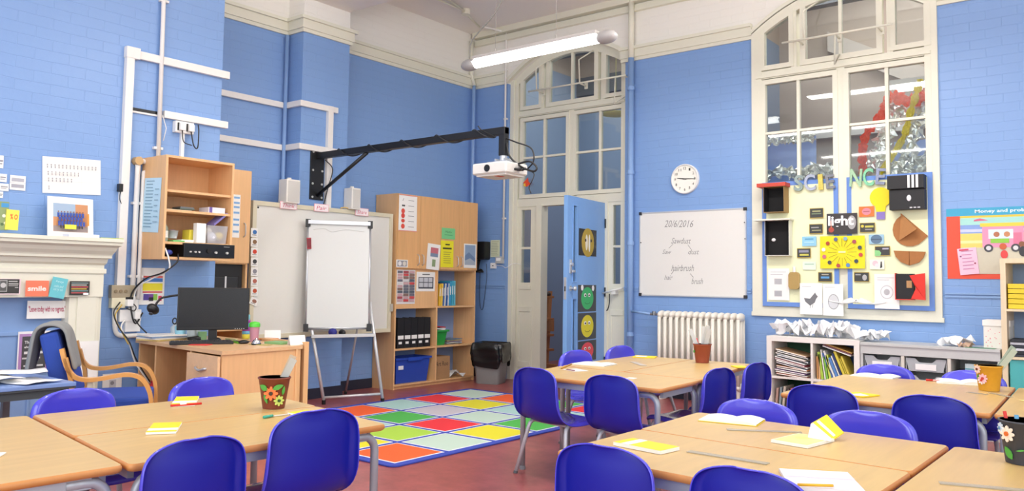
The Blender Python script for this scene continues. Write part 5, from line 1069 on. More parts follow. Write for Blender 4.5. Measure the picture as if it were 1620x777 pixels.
# ---------------------------------------------------------------- blue side desk at the left edge
bd = thing('side_desk', 'blue topped desk heaped with papers at the left edge', 'desk', (-4.75, 1.3, 0))
mb = MB(M('#7F9BD0', .35)); mb.box(-5.15, -4.37, .55, 1.90, .585, .605, .004); mb.build('desktop', bd)
mb = MB(M('#4A5052', .5)); mb.box(-5.12, -4.39, .6, 1.87, .535, .584); mb.box(-4.385, -4.375, .55, 1.9, .575, .590); mb.build('frame', bd)
for x, y in ((-4.43, 1.83), (-5.08, 1.83), (-4.43, .62), (-5.08, .62)): mb = MB('#8A9092'); mb.box(x-.018, x+.018, y-.018, y+.018, 0, .535); mb.build('leg', bd)
rr = random.Random(2)
for k in range(9):
    x, y = -4.62+rr.uniform(-.12, .1), 1.62+rr.uniform(-.28, .12); mb = MB(M(rr.choice(['#F4F4F2', '#ECECEA', '#F1F0F4']), .7)); z = .6065+.006*k
    n = 5; P = []
    ca = rr.uniform(0, 3)
    for i in range(n):
        for j in range(n):
            u, v = (i/(n-1)-.5)*.29, (j/(n-1)-.5)*.2; P.append((x+u*math.cos(ca)-v*math.sin(ca), y+u*math.sin(ca)+v*math.cos(ca), z+.010*math.sin(i*1.3+k)**2+.006*math.sin(j+k)**2))
    mb.add(P, [(i*n+j, (i+1)*n+j, (i+1)*n+j+1, i*n+j+1) for i in range(n-1) for j in range(n-1)], True)
    tag(mb.build('paper_sheet', None, [('SOLIDIFY', dict(thickness=.0012))], fix=False), 'loose white sheet in the heap on the blue topped desk', 'paper', 'paper heap on the blue desk')
p = F(8, 596, .66); mb = MB('#D8403A'); mb.box(-.1, .1, -.07, .07, 0, .004, 0, Matrix.Translation((-4.63, 1.36, .662)) @ Matrix.Rotation(R(20), 4, 'Z')); tag(mb.build('red_card'), 'red card on the paper heap at the left edge', 'card')
mb = MB(M('#9A2038', .6, bump=.5, bscale=30)); mb.sph((-4.72, 1.52, .24), .2, (1, 1.15, 1.2)); mb.tube(spl([(-4.72, 1.42, .42), (-4.69, 1.48, .52), (-4.72, 1.58, .42)]), .012); tag(mb.build('bag'), 'dark red bag on the floor under the blue topped desk', 'bag')
# ---------------------------------------------------------------- clock
p = B(1085, 283.5, 7.5)
ck = thing('wall_clock', 'round white wall clock with black hands above the small whiteboard', 'clock', (p.x, 7.5, p.z-.15))
mb = MB(M('#E9E8E4', .35)); c = Vector((p.x, 7.5, p.z)); rc = .152
def disc(mb, prof, n=40):
    P = [Vector((c.x+r*math.cos(2*math.pi*j/n), 7.5-d, c.z+r*math.sin(2*math.pi*j/n))) for r, d in prof for j in range(n)]
    mb.add(P, [(i*n+j, i*n+(j+1) % n, (i+1)*n+(j+1) % n, (i+1)*n+j) for i in range(len(prof)-1) for j in range(n)], True); return P[-n:]
e = disc(mb, [(rc, 0), (rc, .03), (rc-.006, .036), (rc-.014, .032), (rc-.016, .022)]); mb.build('rim', ck)
mb = MB('#F6F4EA'); mb.add([v for v in e], [list(range(40))]); mb.build('face', ck)
mb = MB('#3A3A3A')
for h in range(1, 13): a = R(90-30*h); mb.text(str(h), (c.x+.108*math.cos(a), 7.474, c.z+.108*math.sin(a)), (1, 0, 0), Z3, .018 if h < 10 else .03, .026)
mb.build('numerals', ck)
mb = MB('#151515')
def hand(ang, l, w_, back=.02): d = Vector((math.cos(ang), 0, math.sin(ang))); t = Vector((-d.z, 0, d.x))*w_; mb.prism([Vector((c.x, 7.470, c.z))-d*back+t, Vector((c.x, 7.470, c.z))-d*back-t, Vector((c.x, 7.470, c.z))+d*l-t*.4, Vector((c.x, 7.470, c.z))+d*l+t*.4], (0, .001, 0))
hand(R(90-92), .12, .004); hand(R(90-278), .085, .005); mb.build('hands', ck)
# ---------------------------------------------------------------- small whiteboard
wb = thing('whiteboard', 'small whiteboard with compound words written on it, above the radiator', 'whiteboard', (-3.69, 7.5, 1.022))
x0, x1, z0, z1 = -4.272, -3.105, 1.022, 1.892
mb = MB(M('#D4D8DC', .3, .5)); f_ = lambda a: [(x0+a, 7.482, z0+a), (x1-a, 7.482, z0+a), (x1-a, 7.482, z1-a), (x0+a, 7.482, z1-a)]
mb.ring(f_(0), f_(.012), (0, .018, 0)); mb.build('board_frame', wb)
mb = MB(M('#E6E5E0', .25, 0, .008)); mb.box(x0+.01, x1-.01, 7.488, 7.5, z0+.01, z1-.01); mb.build('board_surface', wb)
for x in (x0+.012, x1-.012):
    for z in (z0+.012, z1-.012): mb = MB('#2B2B2E'); mb.box(x-.016, x+.016, 7.478, 7.5, z-.016, z+.016, .004); mb.build('corner_cap', wb)
for px in ((1178, 352), (1179, 378), (1014, 384)): q = B(*px, 7.487); mb = MB('#2B2B2E'); mb.cyl((q.x, 7.488, q.z), (q.x, 7.482, q.z), .006); mb.build('magnet', wb)
mb = MB('#8E8E8C'); W_ = lambda x, y: B(x, y, 7.4872)
def wr(t, x0, x1, y, h): a, b = W_(x0, y), W_(x1, y); hh = (W_(x0, y-h/2)-W_(x0, y+h/2)).length; mb.text(t, (a+b)/2, (1, 0, (b.z-a.z)/(b.x-a.x)), Z3, (b-a).length, hh, shear=.35)
wr('20/6/2016', 1051, 1097, 354, 11); wr('Sawdust', 1062, 1093, 381, 9); wr('Saw', 1048, 1062, 398.5, 7); wr('dust', 1089, 1106, 398.5, 8)
wr('hairbrush', 1062, 1098, 424, 10); wr('hair', 1051, 1064, 439, 8); wr('brush', 1094, 1112, 445, 9)
for a, b in (((1065, 386), (1058, 393)), ((1088, 387), (1093, 394)), ((1066, 428), (1062, 434)), ((1092, 433), (1097, 439))): p, q = W_(*a), W_(*b); t = Vector((0, .0006, 0)); mb.tube([p, q], .0025, 4)
mb.build('handwriting', wb)
# ---------------------------------------------------------------- radiator
rd = thing('radiator', 'cream cast iron column radiator under the small whiteboard', 'radiator', (-3.53, 7.38, 0))
RM = M('#E9E4D8', .35, 0, .02); n = 14; xa, xb = -3.975, -3.085
for i in range(n):
    x = xa+(xb-xa)*(i+.5)/n; mb = MB(RM); w_ = .0185
    for y in (7.31, 7.37, 7.43):
        mb.tube([(x, y, .20), (x, y, .82)], w_, 8)
    for z in (.185, .84): 
        t_ = bmesh.new(); bmesh.ops.create_uvsphere(t_, u_segments=12, v_segments=8, radius=1)
        for v in t_.verts: v.co = Vector((x+v.co.x*.03, 7.37+v.co.y*.085, z+v.co.z*.042))
        mb.merge(t_, None, True)
    mb.build('radiator_column', rd)
mb = MB(RM)
for x in (xa+.04, xb-.04): mb.box(x-.015, x+.015, 7.32, 7.42, 0, .16, .004)
mb.build('foot', rd)
mb = MB(M('#9FA3A6', .25, .8)); mb.cyl((xa-.10, 7.37, .84), (xa, 7.37, .84), .014); mb.cyl((xa-.06, 7.37, .83), (xa-.06, 7.37, .87), .018); mb.m(BLUEP); mb.tube([(xa-.10, 7.37, .84), (xa-.34, 7.40, .86)], .013, 8); mb.build('valve', rd)
# ---------------------------------------------------------------- window opener rods
def rod(lab, x0, x1, z, yw, stays, arms):
    mb = MB(CREAM); y = yw-.14; mb.tube([(x0, y, z), (x1, y, z)], .010, 8); mb.m(BLK) if 0 else None
    for x in stays: mb.tube([(x, yw, z-.01), (x, y, z)], .009, 6); mb.box(x-.02, x+.02, yw-.01, yw+.005, z-.04, z+.03, .004)
    for x, dz, dx in arms: mb.tube([(x, y, z), (x, y-.02, z+dz), (x+dx, yw-.02, z+dz+.12)], .008, 6)
    return tag(mb.build('window_opener'), lab, 'window opener')
zA = B(836, 146, 7.44).z; zR = B(1237, 68, 7.33).z
p, q = B(836, 146, 7.44), B(990, 118, 7.44)
rod('white opener rod across the arched lights above the blue door', p.x, q.x, (p.z+q.z)/2, 7.58, (p.x+.12, (p.x+q.x)/2+.06, q.x-.02), ((p.x+.12, .26, .14), (p.x+.72, .26, .1), (q.x-.13, -.3, .1)))
p, q = B(1237, 68, 7.33), B(1412, 38, 7.33)
rod('white opener rod across the arched lights of the hall window', p.x, q.x, (p.z+q.z)/2, 7.47, (p.x+.15, (p.x+q.x)/2, q.x-.12), ((p.x+.2, .25, .1), ((p.x+q.x)/2, -.28, 0)))
# ---------------------------------------------------------------- science display on the window
def c8(u, v): return (1190+u/3.106, 260+v/3.106)
def DP(d=0): return lambda x, y: B(x, y, 7.44-d)
for k, (tl, br, lab, wb_) in enumerate(((c8(48, 90), c8(428, 690), 'left', 1), (c8(463, 52), c8(898, 712), 'right', 1))):
    t = thing('display_board', 'pale yellow paper display panel with blue border, %s half of the window' % lab, 'display', B(*((tl[0]+br[0])/2, br[1]), 7.46), 0, 'backing panels of the science display')
    a, b = B(*tl, 7.45), B(*br, 7.45); bw = .04
    za, zb_ = 2.115, .955
    O = [(a.x, 7.45, zb_), (b.x, 7.45, zb_), (b.x, 7.45, za), (a.x, 7.45, za)]; I = [(a.x+bw, 7.45, zb_+bw), (b.x-bw, 7.45, zb_+bw), (b.x-bw, 7.45, za-bw), (a.x+bw, 7.45, za-bw)]
    mb = MB(M('#6A90D6', .6)); mb.ring([Vector(p) for p in O], [Vector(p) for p in I], (0, .006, 0)); mb.build('border', t)
    mb = MB(M('#EEF0C8', .65, 0, .04, bump=.3, bscale=8)); mb.box(a.x+bw-.005, b.x-bw+.005, 7.4515, 7.458, zb_+bw-.005, za-bw+.005); mb.build('backing_paper', t)
DX = DP(0)
def mk(nm, lab, cat, u, base, el, group=None, d=0, th=.0015): return sheet(nm, lab, cat, DP(d), (*c8(u[0], u[1]), *c8(u[2], u[3])), base, el, group, th)
lets = [('S', 207, 55, 252, 130, '#8FA3A0'), ('C', 256, 52, 312, 128, '#A6B0C4'), ('I', 325, 50, 348, 125, '#D0C05A'), ('E', 362, 52, 405, 118, '#7C7F88'), ('N', 480, 25, 540, 108, '#9FC4A0'), ('C', 545, 22, 598, 105, '#7FC9A0'), ('E', 608, 22, 655, 98, '#8A94B0')]
for i, (ch, u0, v0, u1, v1, hx) in enumerate(lets):
    a, b = B(*c8(u0, v0), 7.43), B(*c8(u1, v1), 7.43); mb = MB(M(hx, .5, 0, .35, bscale=60))
    cu = bpy.data.curves.new('t', 'FONT'); cu.body = ch; cu.extrude = .02; cu.offset = .018; ob = bpy.data.objects.new('t', cu); me = bpy.data.meshes.new_from_object(ob)
    xs = [v.co.x for v in me.vertices]; ys = [v.co.y for v in me.vertices]
    tl_ = R((-6, 4, 3, 5, -4, 3, -5)[i])
    P = []
    for v in me.vertices:
        x = (v.co.x-min(xs))/(max(xs)-min(xs))-.5; z = (v.co.y-min(ys))/(max(ys)-min(ys))-.5; x *= (b.x-a.x); z *= (a.z-b.z)
        P.append(((a.x+b.x)/2+x*math.cos(tl_)-z*math.sin(tl_), 7.43+v.co.z*.5, (a.z+b.z)/2+x*math.sin(tl_)+z*math.cos(tl_)))
    mb.add(P, [list(f.vertices) for f in me.polygons]); bpy.data.objects.remove(ob); bpy.data.curves.remove(cu); bpy.data.meshes.remove(me)
    tag(mb.build('cut_out_letter'), 'patterned cut-out letter %s of the SCIENCE title%s' % (ch, {1: ', the first C', 5: ', the second C', 3: ', the first E', 6: ', the second E'}.get(i, '')), 'letter', 'SCIENCE title letters')
DK = '#3E403F'
for u, lab, el in (
  ((282, 215, 350, 265), 'black caption card at the top of the left half', [('r', .2, .25, .8, .38, '#A9A97A'), ('r', .15, .5, .85, .62, '#7A8A6A')]),
  ((280, 293, 348, 342), 'black caption card left of the Light title', [('r', .15, .3, .7, .42, '#9A9A9A'), ('r', .2, .6, .85, .7, '#A9A97A')]),
  ((220, 412, 288, 460), 'black caption card with yellow words left of the yellow circle chart', [('r', .15, .2, .85, .45, '#8A8CA0'), ('r', .2, .6, .85, .78, '#C9C45A')]),
  ((324, 530, 393, 578), 'black caption card with blue words under the left of the circle chart', [('r', .25, .2, .75, .3, '#B4B0A0'), ('r', .2, .45, .8, .65, '#5A9AD0')]),
  ((528, 287, 604, 335), 'black caption card with yellow ring right of the Light title', [('c', .18, .35, .1, '#D8C84A'), ('r', .35, .3, .9, .5, '#C9C45A'), ('r', .35, .65, .8, .75, '#9A9A9A')]),
  ((602, 402, 678, 450), 'black caption card with green disc right of the circle chart', [('p', [(0, .4), (.3, .45), (.42, .7), (.35, 1), (0, 1)], '#8FD08A'), ('r', .5, .2, .9, .35, '#B4B0C0')]),
  ((500, 530, 575, 578), 'black caption card with grey figure under the right of the circle chart', [('r', .1, .2, .45, .32, '#A4A4A4'), ('e', .7, .55, .15, .3, '#B9B9B9')])):
    mk('caption_card', lab, 'card', u, '#C9B04A', [('r', .03, .05, .97, .95, DK)]+el, 'black caption cards of the science display')
mk('caption_card', 'light blue card upper left of the yellow circle chart', 'card', (245, 355, 315, 402), '#8FC8E4', [('r', .2, .2, .8, .35, '#5FA0C4'), ('r', .15, .55, .85, .65, '#B9E0F0')])
mk('caption_card', 'pale mint card lower left of the yellow circle chart', 'card', (248, 478, 313, 518), '#DCEBDA', [('r', .15, .25, .85, .4, '#B0CDB8')])
mk('caption_card', 'pale blue card with dark globe right of the circle chart', 'card', (573, 345, 647, 392), '#9CC4DA', [('e', .5, .5, .38, .48, '#5E7A94'), ('r', .15, .45, .85, .58, '#4A6078')])
mk('caption_card', 'white card with pink drawing and black bird lower right of the circle chart', 'card', (577, 468, 650, 516), '#EEF0E0', [('c', .38, .4, .2, '#E4C4CC'), ('c', .5, .6, .15, '#E8DDE0'), ('p', [(.75, .2), (.82, .2), (.85, .8), (.7, .9)], '#3A3A3A')])
mk('caption_card', 'orange card with pink oval above the Light title', 'card', (524, 207, 599, 257), '#E87838', [('e', .5, .5, .3, .35, '#D88A98'), ('r', .3, .45, .7, .55, '#A85868')])
el = [('e', .82, .45, .14, .33, '#A9A9AA'), ('c', .78, .35, .04, '#8A8A8C'), ('c', .86, .52, .03, '#C4C4C4'), ('c', .15, .78, .09, '#B04A3A'), ('l', .15, .35, .15, .7, .008, '#C96A4A'), ('t', .47, .42, .84, 'light', '#F8F6F8', .62, 0, .03)]
mk('title_card', 'black title card reading light with a moon', 'poster', (366, 241, 516, 343), '#3A3638', el, d=.012)
el = [('l', .5+.12*math.cos(a*math.pi/8), .5+.22*math.sin(a*math.pi/8)*.8, .5+.32*math.cos(a*math.pi/8), .5+.42*math.sin(a*math.pi/8), .0035, '#9A8A2A') for a in range(16)]+[('r', .42, .47, .58, .52, '#F4F0B0')]
for a, hx in enumerate(('#C8504A', '#3A4A5A', '#5A8AC0', '#B0484A', '#4A4A50', '#C86A80', '#E8E8E0', '#B04A30', '#5A6A90', '#8AB0C0', '#A84A58', '#44505A')): el.append(('e', .5+.42*math.cos(a*math.pi/6+.2), .5+.42*math.sin(a*math.pi/6+.2), .045, .06, hx))
mk('circle_chart', 'yellow sunburst circle chart in the middle of the science display', 'poster', (333, 352, 553, 512), '#EBDD1E', el, d=.014)
bp = MB(M('#F2DC1A', .6)); q = [c8(578+54+0, 112)]
cx_, cy_ = c8(631, 163); c = B(cx_, cy_, 7.445); r = .088
bp.prism([c+Vector((r*math.cos(a*math.pi/12), -.006, r*math.sin(a*math.pi/12))) for a in range(24)], (0, .004, 0)); bp.prism([c+Vector((-.045, -.007, -.07)), c+Vector((.045, -.007, -.07)), c+Vector((.035, -.007, -.125)), c+Vector((-.035, -.007, -.125))], (0, .004, 0))
bp.m('#8A78C0'); bp.box(c.x-.034, c.x+.034, c.y-.0085, c.y-.004, c.z-.19, c.z-.125); tag(bp.build('paper_light_bulb'), 'yellow paper light bulb with purple cap', 'decoration')
# sheets
mk('worksheet', 'white worksheet with two small boxes at the lower left of the display', 'paper', (78, 512, 182, 668), WPAPER, [('r', .3, .32, .65, .5, '#B9B9BC'), ('r', .3, .7, .65, .88, '#AEAEB2'), ('r', .12, .1, .85, .12, '#C9C9CC'), ('r', .12, .18, .7, .2, '#C9C9CC')])
mk('worksheet', 'white sheet with a grey bird drawing below the display', 'paper', (234, 584, 345, 738), WPAPER, [('p', [(.18, .48), (.45, .5), (.68, .3), (.74, .38), (.8, .42), (.72, .5), (.66, .62), (.45, .72), (.25, .6)], '#77787C'), ('l', .5, .68, .45, .8, .003, '#66666A'), ('l', .58, .66, .56, .78, .003, '#66666A'), ('r', .1, .1, .5, .115, '#C4C4C8')], d=.016)
mk('worksheet', 'white sheet with a shaded oval drawing beside the bird drawing', 'paper', (347, 588, 447, 745), WPAPER, [('e', .52, .56, .27, .24, '#9A9CA0'), ('e', .52, .56, .24, .215, '#D4D5D8'), ('r', .1, .1, .6, .115, '#C4C4C8')], d=.018)
mk('worksheet', 'white sheet with concentric rounds left of the red and black box', 'paper', (600, 540, 722, 710), WPAPER, [('e', .5, .52, .26, .2, '#C4C4C8'), ('e', .5, .52, .23, .175, '#ECECEE'), ('e', .5, .52, .12, .09, '#B4B4B8'), ('r', .12, .1, .8, .115, '#C4C4C8'), ('r', .12, .16, .6, .175, '#C4C4C8')], d=.016)
# boxes stuck on the display
def opened(nm, lab, u, depth, wall, inner, cap=None, capd=.0):
    a, b = B(*c8(u[0], u[1]), 7.44), B(*c8(u[2], u[3]), 7.44); x0, x1, z1, z0 = a.x, b.x, a.z, b.z; Yf = 7.45-depth
    t = thing(nm, lab, 'box', ((x0+x1)/2, 7.43, z0))
    mb = MB(M(inner, .8)); mb.box(x0+.006, x1-.006, 7.44, 7.45, z0+.006, z1-.006)
    for q in ((x0+.004, x0+.008, z0+.004, z1-.004), (x1-.008, x1-.004, z0+.004, z1-.004)): mb.box(q[0], q[1], Yf+.001, 7.449, q[2], q[3])
    mb.box(x0+.004, x1-.004, Yf+.001, 7.449, z0+.004, z0+.008); mb.build('inside', t)
    mb = MB(M(wall, .6)); mb.box(x0, x0+.004, Yf, 7.45, z0, z1); mb.box(x1-.004, x1, Yf, 7.45, z0, z1); mb.box(x0, x1, Yf, 7.45, z0, z0+.004); mb.box(x0, x1, Yf, 7.45, z1-.004, z1); mb.build('shell', t)
    return t, x0, x1, z0, z1, Yf
t, x0, x1, z0, z1, Yf = opened('viewing_box', 'open box lined black with a red top at the upper left of the display', (76, 118, 178, 238), .12, '#9A7A4A', '#0E0E10')
mb = MB('#C84A38'); mb.box(x0-.06, x1+.015, Yf-.01, 7.45, z1, z1+.035, .003); mb.build('lid', t)
t, x0, x1, z0, z1, Yf = opened('viewing_box', 'torn white box lined black with a flap, below the red topped box', (75, 275, 196, 450), .08, '#E4E4D8', '#101012')
mb = MB('#E8E6D8'); mb.box(x0-.10, x1+.02, Yf-.04, 7.45, z1-.01, z1+.004, .001); mb.build('lid', t)
mb = MB('#F0F0F0'); mb.sph((x0+.06, 7.435, z0+.15), .02, (1, .5, .8)); mb.build('tissue', t)
a, b = B(*c8(683, 70), 7.44), B(*c8(858, 222), 7.44)
t = thing('striped_box', 'black box with three white stripes on its lid at the upper right of the display', 'box', ((a.x+b.x)/2, 7.42, b.z))
mb = MB('#18181B'); mb.box(a.x, b.x, 7.36, 7.45, b.z, b.z+.17, .003); mb.build('body', t)
mb = MB('#1B1B1E'); mb.box(a.x-.01, b.x, 7.34, 7.45, b.z+.175, a.z+.01, .003); mb.m('#F0F0F0')
for k in range(3): mb.box(a.x+.15+.032*k, a.x+.168+.032*k, 7.338, 7.341, b.z+.18, a.z+.008)
mb.build('lid', t); mb = MB('#E8E8EC'); mb.sph((a.x+.155, 7.358, b.z+.095), .022, (.8, .3, 1.2)); mb.m('#C4C4C8')
for k in range(3): mb.box(a.x+.16+.03*k, a.x+.18+.03*k, 7.357, 7.36, b.z+.01, b.z+.02)
mb.build('sticker', t)
BRN = M('#A9713F', .75, 0, .08)
def poly8(mb, pts, y, dy): mb.prism([B(*c8(*p), y) for p in pts], (0, dy, 0))
mb = MB(BRN); arcp = [(732, 240)]+[(776+86*math.cos(R(a)), 322+84*math.sin(R(a))) for a in range(-122, -272, -15)][1:] 
ring_ = [(730, 240)]+[(775-85*math.sin(R(a))*1.0, 322-82*math.cos(R(a))) for a in (30, 50, 70, 90, 110, 130, 150, 170, 190, 210, 230)]+[(864, 352)]
poly8(mb, ring_, 7.44, .004); tag(mb.build('brown_paper_disc'), 'large brown card disc with a folded cone at the right of the display', 'decoration')
mb = MB(M('#B98350', .7, 0, .08)); a = B(*c8(722, 375), 7.435); b = B(*c8(730, 240), 7.435); c = B(*c8(808, 318), 7.36); mb.add([a, b, c, a+Vector((0, .008, 0)), b+Vector((0, .008, 0)), c+Vector((0, .012, 0))], [(0, 1, 2), (5, 4, 3), (0, 1, 4, 3), (1, 2, 5, 4), (2, 0, 3, 5)]); tag(mb.build('folded_cone'), 'folded brown card fin standing out from the large brown disc', 'decoration')
mb = MB(BRN); poly8(mb, [(694, 424), (852, 430), (840, 460), (820, 482), (772, 497), (730, 480), (705, 455)], 7.43, .012); mb.m('#8A5A30'); mb.tube([B(*c8(771, 428), 7.428), B(*c8(772, 495), 7.428)], .002, 4)
tag(mb.build('brown_half_disc'), 'small brown card half disc below the large brown disc', 'decoration')
a, b = B(*c8(709, 535), 7.44), B(*c8(862, 668), 7.44)
t = thing('red_box', 'opened red box with black inside at the lower right of the display', 'box', ((a.x+b.x)/2, 7.42, b.z))
xm = a.x+(b.x-a.x)*.6
mb = MB('#17171A'); mb.box(a.x+.006, xm, 7.39, 7.45, b.z+.006, a.z-.006, .002); mb.m('#B4885A'); mb.box(a.x+.09, a.x+.13, 7.385, 7.39, b.z+.1, b.z+.16); mb.build('inside', t)
mb = MB('#E0392E'); mb.box(a.x, a.x+.005, 7.38, 7.45, b.z, a.z); mb.box(a.x, xm, 7.38, 7.45, b.z, b.z+.005); mb.prism([(xm-.03, 7.385, a.z-.02), (b.x, 7.36, a.z), (b.x, 7.36, b.z), (xm-.02, 7.385, b.z+.01), (xm+.02, 7.385, b.z+.1)], (0, .01, 0)); mb.build('shell', t)
a, b = B(*c8(181, 530), 7.43), B(*c8(234, 615), 7.43)
t = thing('glitter_bottle', 'flat gold bottle with a white cap at the lower left of the display', 'bottle', ((a.x+b.x)/2, 7.43, b.z)); cx2 = (a.x+b.x)/2
mb = MB(M('#B89A5E', .4, .3, .2, bscale=200)); mb.prism([Vector((p[0], 7.41, p[1])) for p in [tuple(v) for v in rrect(a.x, b.x, b.z, a.z, .03, lambda x, z: (x, z))]], (0, .035, 0)); mb.build('body', t)
mb = MB('#F0F0EC'); mb.cyl((cx2, 7.428, a.z), (cx2, 7.428, a.z+.05), .014); mb.build('cap', t)
bw = MB(WPAPER); c = B(*c8(513, 672), 7.40)
for s in (-1, 1): bw.add([c, c+Vector((s*.04, -.02, .03)), c+Vector((s*.10, -.01, .012)), c+Vector((s*.13, 0, -.01)), c+Vector((s*.08, -.01, -.02)), c+Vector((s*.03, -.02, -.012))], [(0, 1, 2, 3, 4, 5)]); bw.tube(spl([c, c+Vector((s*.08, 0, -.02)), c+Vector((s*.2, .02, -.012)), c+Vector((s*.24, .02, .0))]), .006)
bw.sph(c, .018); bw.m('#555555'); bw.sph(c+Vector((0, -.017, .006)), .005)
tag(bw.build('rope_knot', None, [('SOLIDIFY', dict(thickness=.003))], fix=False), 'white cord bow on the sill between the two display panels', 'cord')
# ---------------------------------------------------------------- foil and tissue hangings behind the window
def ribbon(nm, lab, pts, w_, mat, y, seed, rough=.03, group='tissue and foil hangings behind the window'):
    rr = random.Random(seed); c = [B(px, py, y) for px, py in pts]; s_ = spl(c, 8); m = 9; P = []
    for i, p in enumerate(s_):
        d = (s_[min(i+1, len(s_)-1)]-s_[max(i-1, 0)]).normalized(); t = Vector((-d.z, 0, d.x)); k = w_*(1+.25*math.sin(i*1.1+seed))
        for j in range(m): P.append(p+t*k*(j/(m-1)-.5)+Vector((rr.uniform(-1, 1)*rough, rr.uniform(-1, 1)*rough, rr.uniform(-1, 1)*rough)))
    mb = MB(mat); mb.add(P, [(i*m+j, i*m+j+1, (i+1)*m+j+1, (i+1)*m+j) for i in range(len(s_)-1) for j in range(m-1)], False)
    return tag(mb.build(nm, None, [('SOLIDIFY', dict(thickness=.002))], fix=False), lab, 'decoration', group)
FOIL = M('#F2F2EE', .28, .85, .02); RED = tissue('#FF6A38'); YEL = tissue('#F7E830')
ribbon('tissue_streamer', 'orange red tissue streamer twisted in knots down the right casement', [(1415, 150), (1402, 160), (1395, 180), (1375, 205), (1366, 225), (1364, 250), (1366, 275)], .075, RED, 7.9, 1, .012)
ribbon('tissue_streamer', 'orange red tissue swag across the upper right panes', [(1412, 152), (1430, 158), (1450, 160), (1466, 150)], .10, RED, 7.88, 2, .015)
ribbon('tissue_streamer', 'yellow tissue streamer crossing the right panes', [(1456, 125), (1449, 150), (1440, 180), (1430, 215), (1412, 245), (1396, 268), (1388, 285)], .055, YEL, 7.86, 3, .008)
ribbon('foil_streamer', 'crumpled silver foil streamer at the far right of the window', [(1472, 140), (1462, 165), (1452, 195), (1440, 225), (1432, 262), (1425, 285)], .16, FOIL, 7.93, 4, .016)
ribbon('foil_streamer', 'crumpled silver foil streamer in the middle of the right casement', [(1424, 165), (1412, 190), (1400, 215), (1390, 240), (1380, 268)], .15, FOIL, 7.95, 5, .016)
ribbon('foil_streamer', 'crumpled silver foil strip along the top of the blue pane', [(1210, 224), (1228, 220), (1244, 216), (1262, 219), (1288, 212)], .11, FOIL, 7.85, 6, .018)
ribbon('foil_streamer', 'crumpled silver foil strip along the bottom of the left casement', [(1210, 278), (1240, 271), (1262, 274), (1290, 268), (1322, 270)], .11, FOIL, 7.85, 7, .018)
ribbon('foil_streamer', 'crumpled silver foil heap behind the bottom right panes', [(1395, 283), (1425, 268), (1448, 262), (1478, 255)], .16, FOIL, 7.9, 8, .03)
mb = MB(tissue('#C4D8FF')); a, b = B(1210, 222, 8.0), B(1292, 280, 8.0); mb.box(a.x, b.x, 7.99, 8.0, b.z-.1, a.z, .002); tag(mb.build('blue_sheet'), 'light blue sheet hung behind the lower left panes', 'decoration')
mb = MB(tissue('#C4D8FF')); a, b = B(1415, 225, 8.0), B(1470, 262, 8.0); mb.box(a.x, b.x, 7.99, 8.0, b.z, a.z, .002); tag(mb.build('blue_sheet'), 'light blue sheet hung behind the foil in the right panes', 'decoration')
hl = thing('fluorescent_light', 'glowing tube added in the hall as the lamp reflection in the right pane', 'ceiling light', B(1440, 134, 9.6))  # emissive stand-in for a classroom tube mirrored in the glass
a, b = B(1420, 142, 9.6), B(1485, 130, 9.6); mb = MB(emis('#FFFFFF', 6)); mb.box(a.x, b.x+.3, 9.56, 9.66, (a.z+b.z)/2-.03, (a.z+b.z)/2+.03, .01); mb.build('tube', hl)
mb = MB('#D8D4CC'); mb.box(a.x-.1, b.x+.4, 9.55, 9.67, (a.z+b.z)/2+.03, (a.z+b.z)/2+.09); mb.build('housing', hl)
# step ladder in the hall
ld = thing('step_ladder', 'wooden stepladder standing in the hall behind the open door', 'ladder', (-6.0, 8.6, 0))
lx0, lx1 = B(858, 560, 8.5).x, B(880, 560, 8.5).x; LW_ = M('#B87A48', .5, 0, .08)
for nm, xx0, xx1, y in (('side_rail', B(863, 460, 8.5).x, B(878, 585, 8.5).x, 8.5), ('side_rail', B(845, 460, 8.5).x-.25, B(850, 585, 8.5).x-.35, 8.5)):
    z1_ = B(863, 461, 8.5).z
    mb = MB(LW_); mb.strap([(xx1, y-.2, 0), (xx0, y+.1, z1_)], .07, .025, (0, 1, 0)); mb.build(nm, ld)
for py_ in (470, 505, 530, 553, 578):
    z = B(865, py_, 8.45).z; mb = MB(LW_); mb.box(lx0-.4, B(874, py_, 8.45).x-.01, 8.35, 8.50, max(.05, z)-.015, max(.05, z)+.015, .003); mb.build('tread', ld)
mb = MB(LW_); z = B(865, 515, 8.4).z; mb.box(lx0-.35, B(876, 515, 8.4).x, 8.38, 8.41, z-.07, z+.07, .004); mb.build('brace_board', ld); mb = MB(LW_); mb.box(lx0-.35, B(886, 582, 8.3).x, 8.2, 8.23, .0, .14, .004); mb.build('brace_board', ld)
mb = MB('#3A2C24'); mb.sph((B(864, 466, 8.4).x, 8.42, B(864, 466, 8.4).z), .05, (1, 1, .7)); mb.build('top_pad', ld)
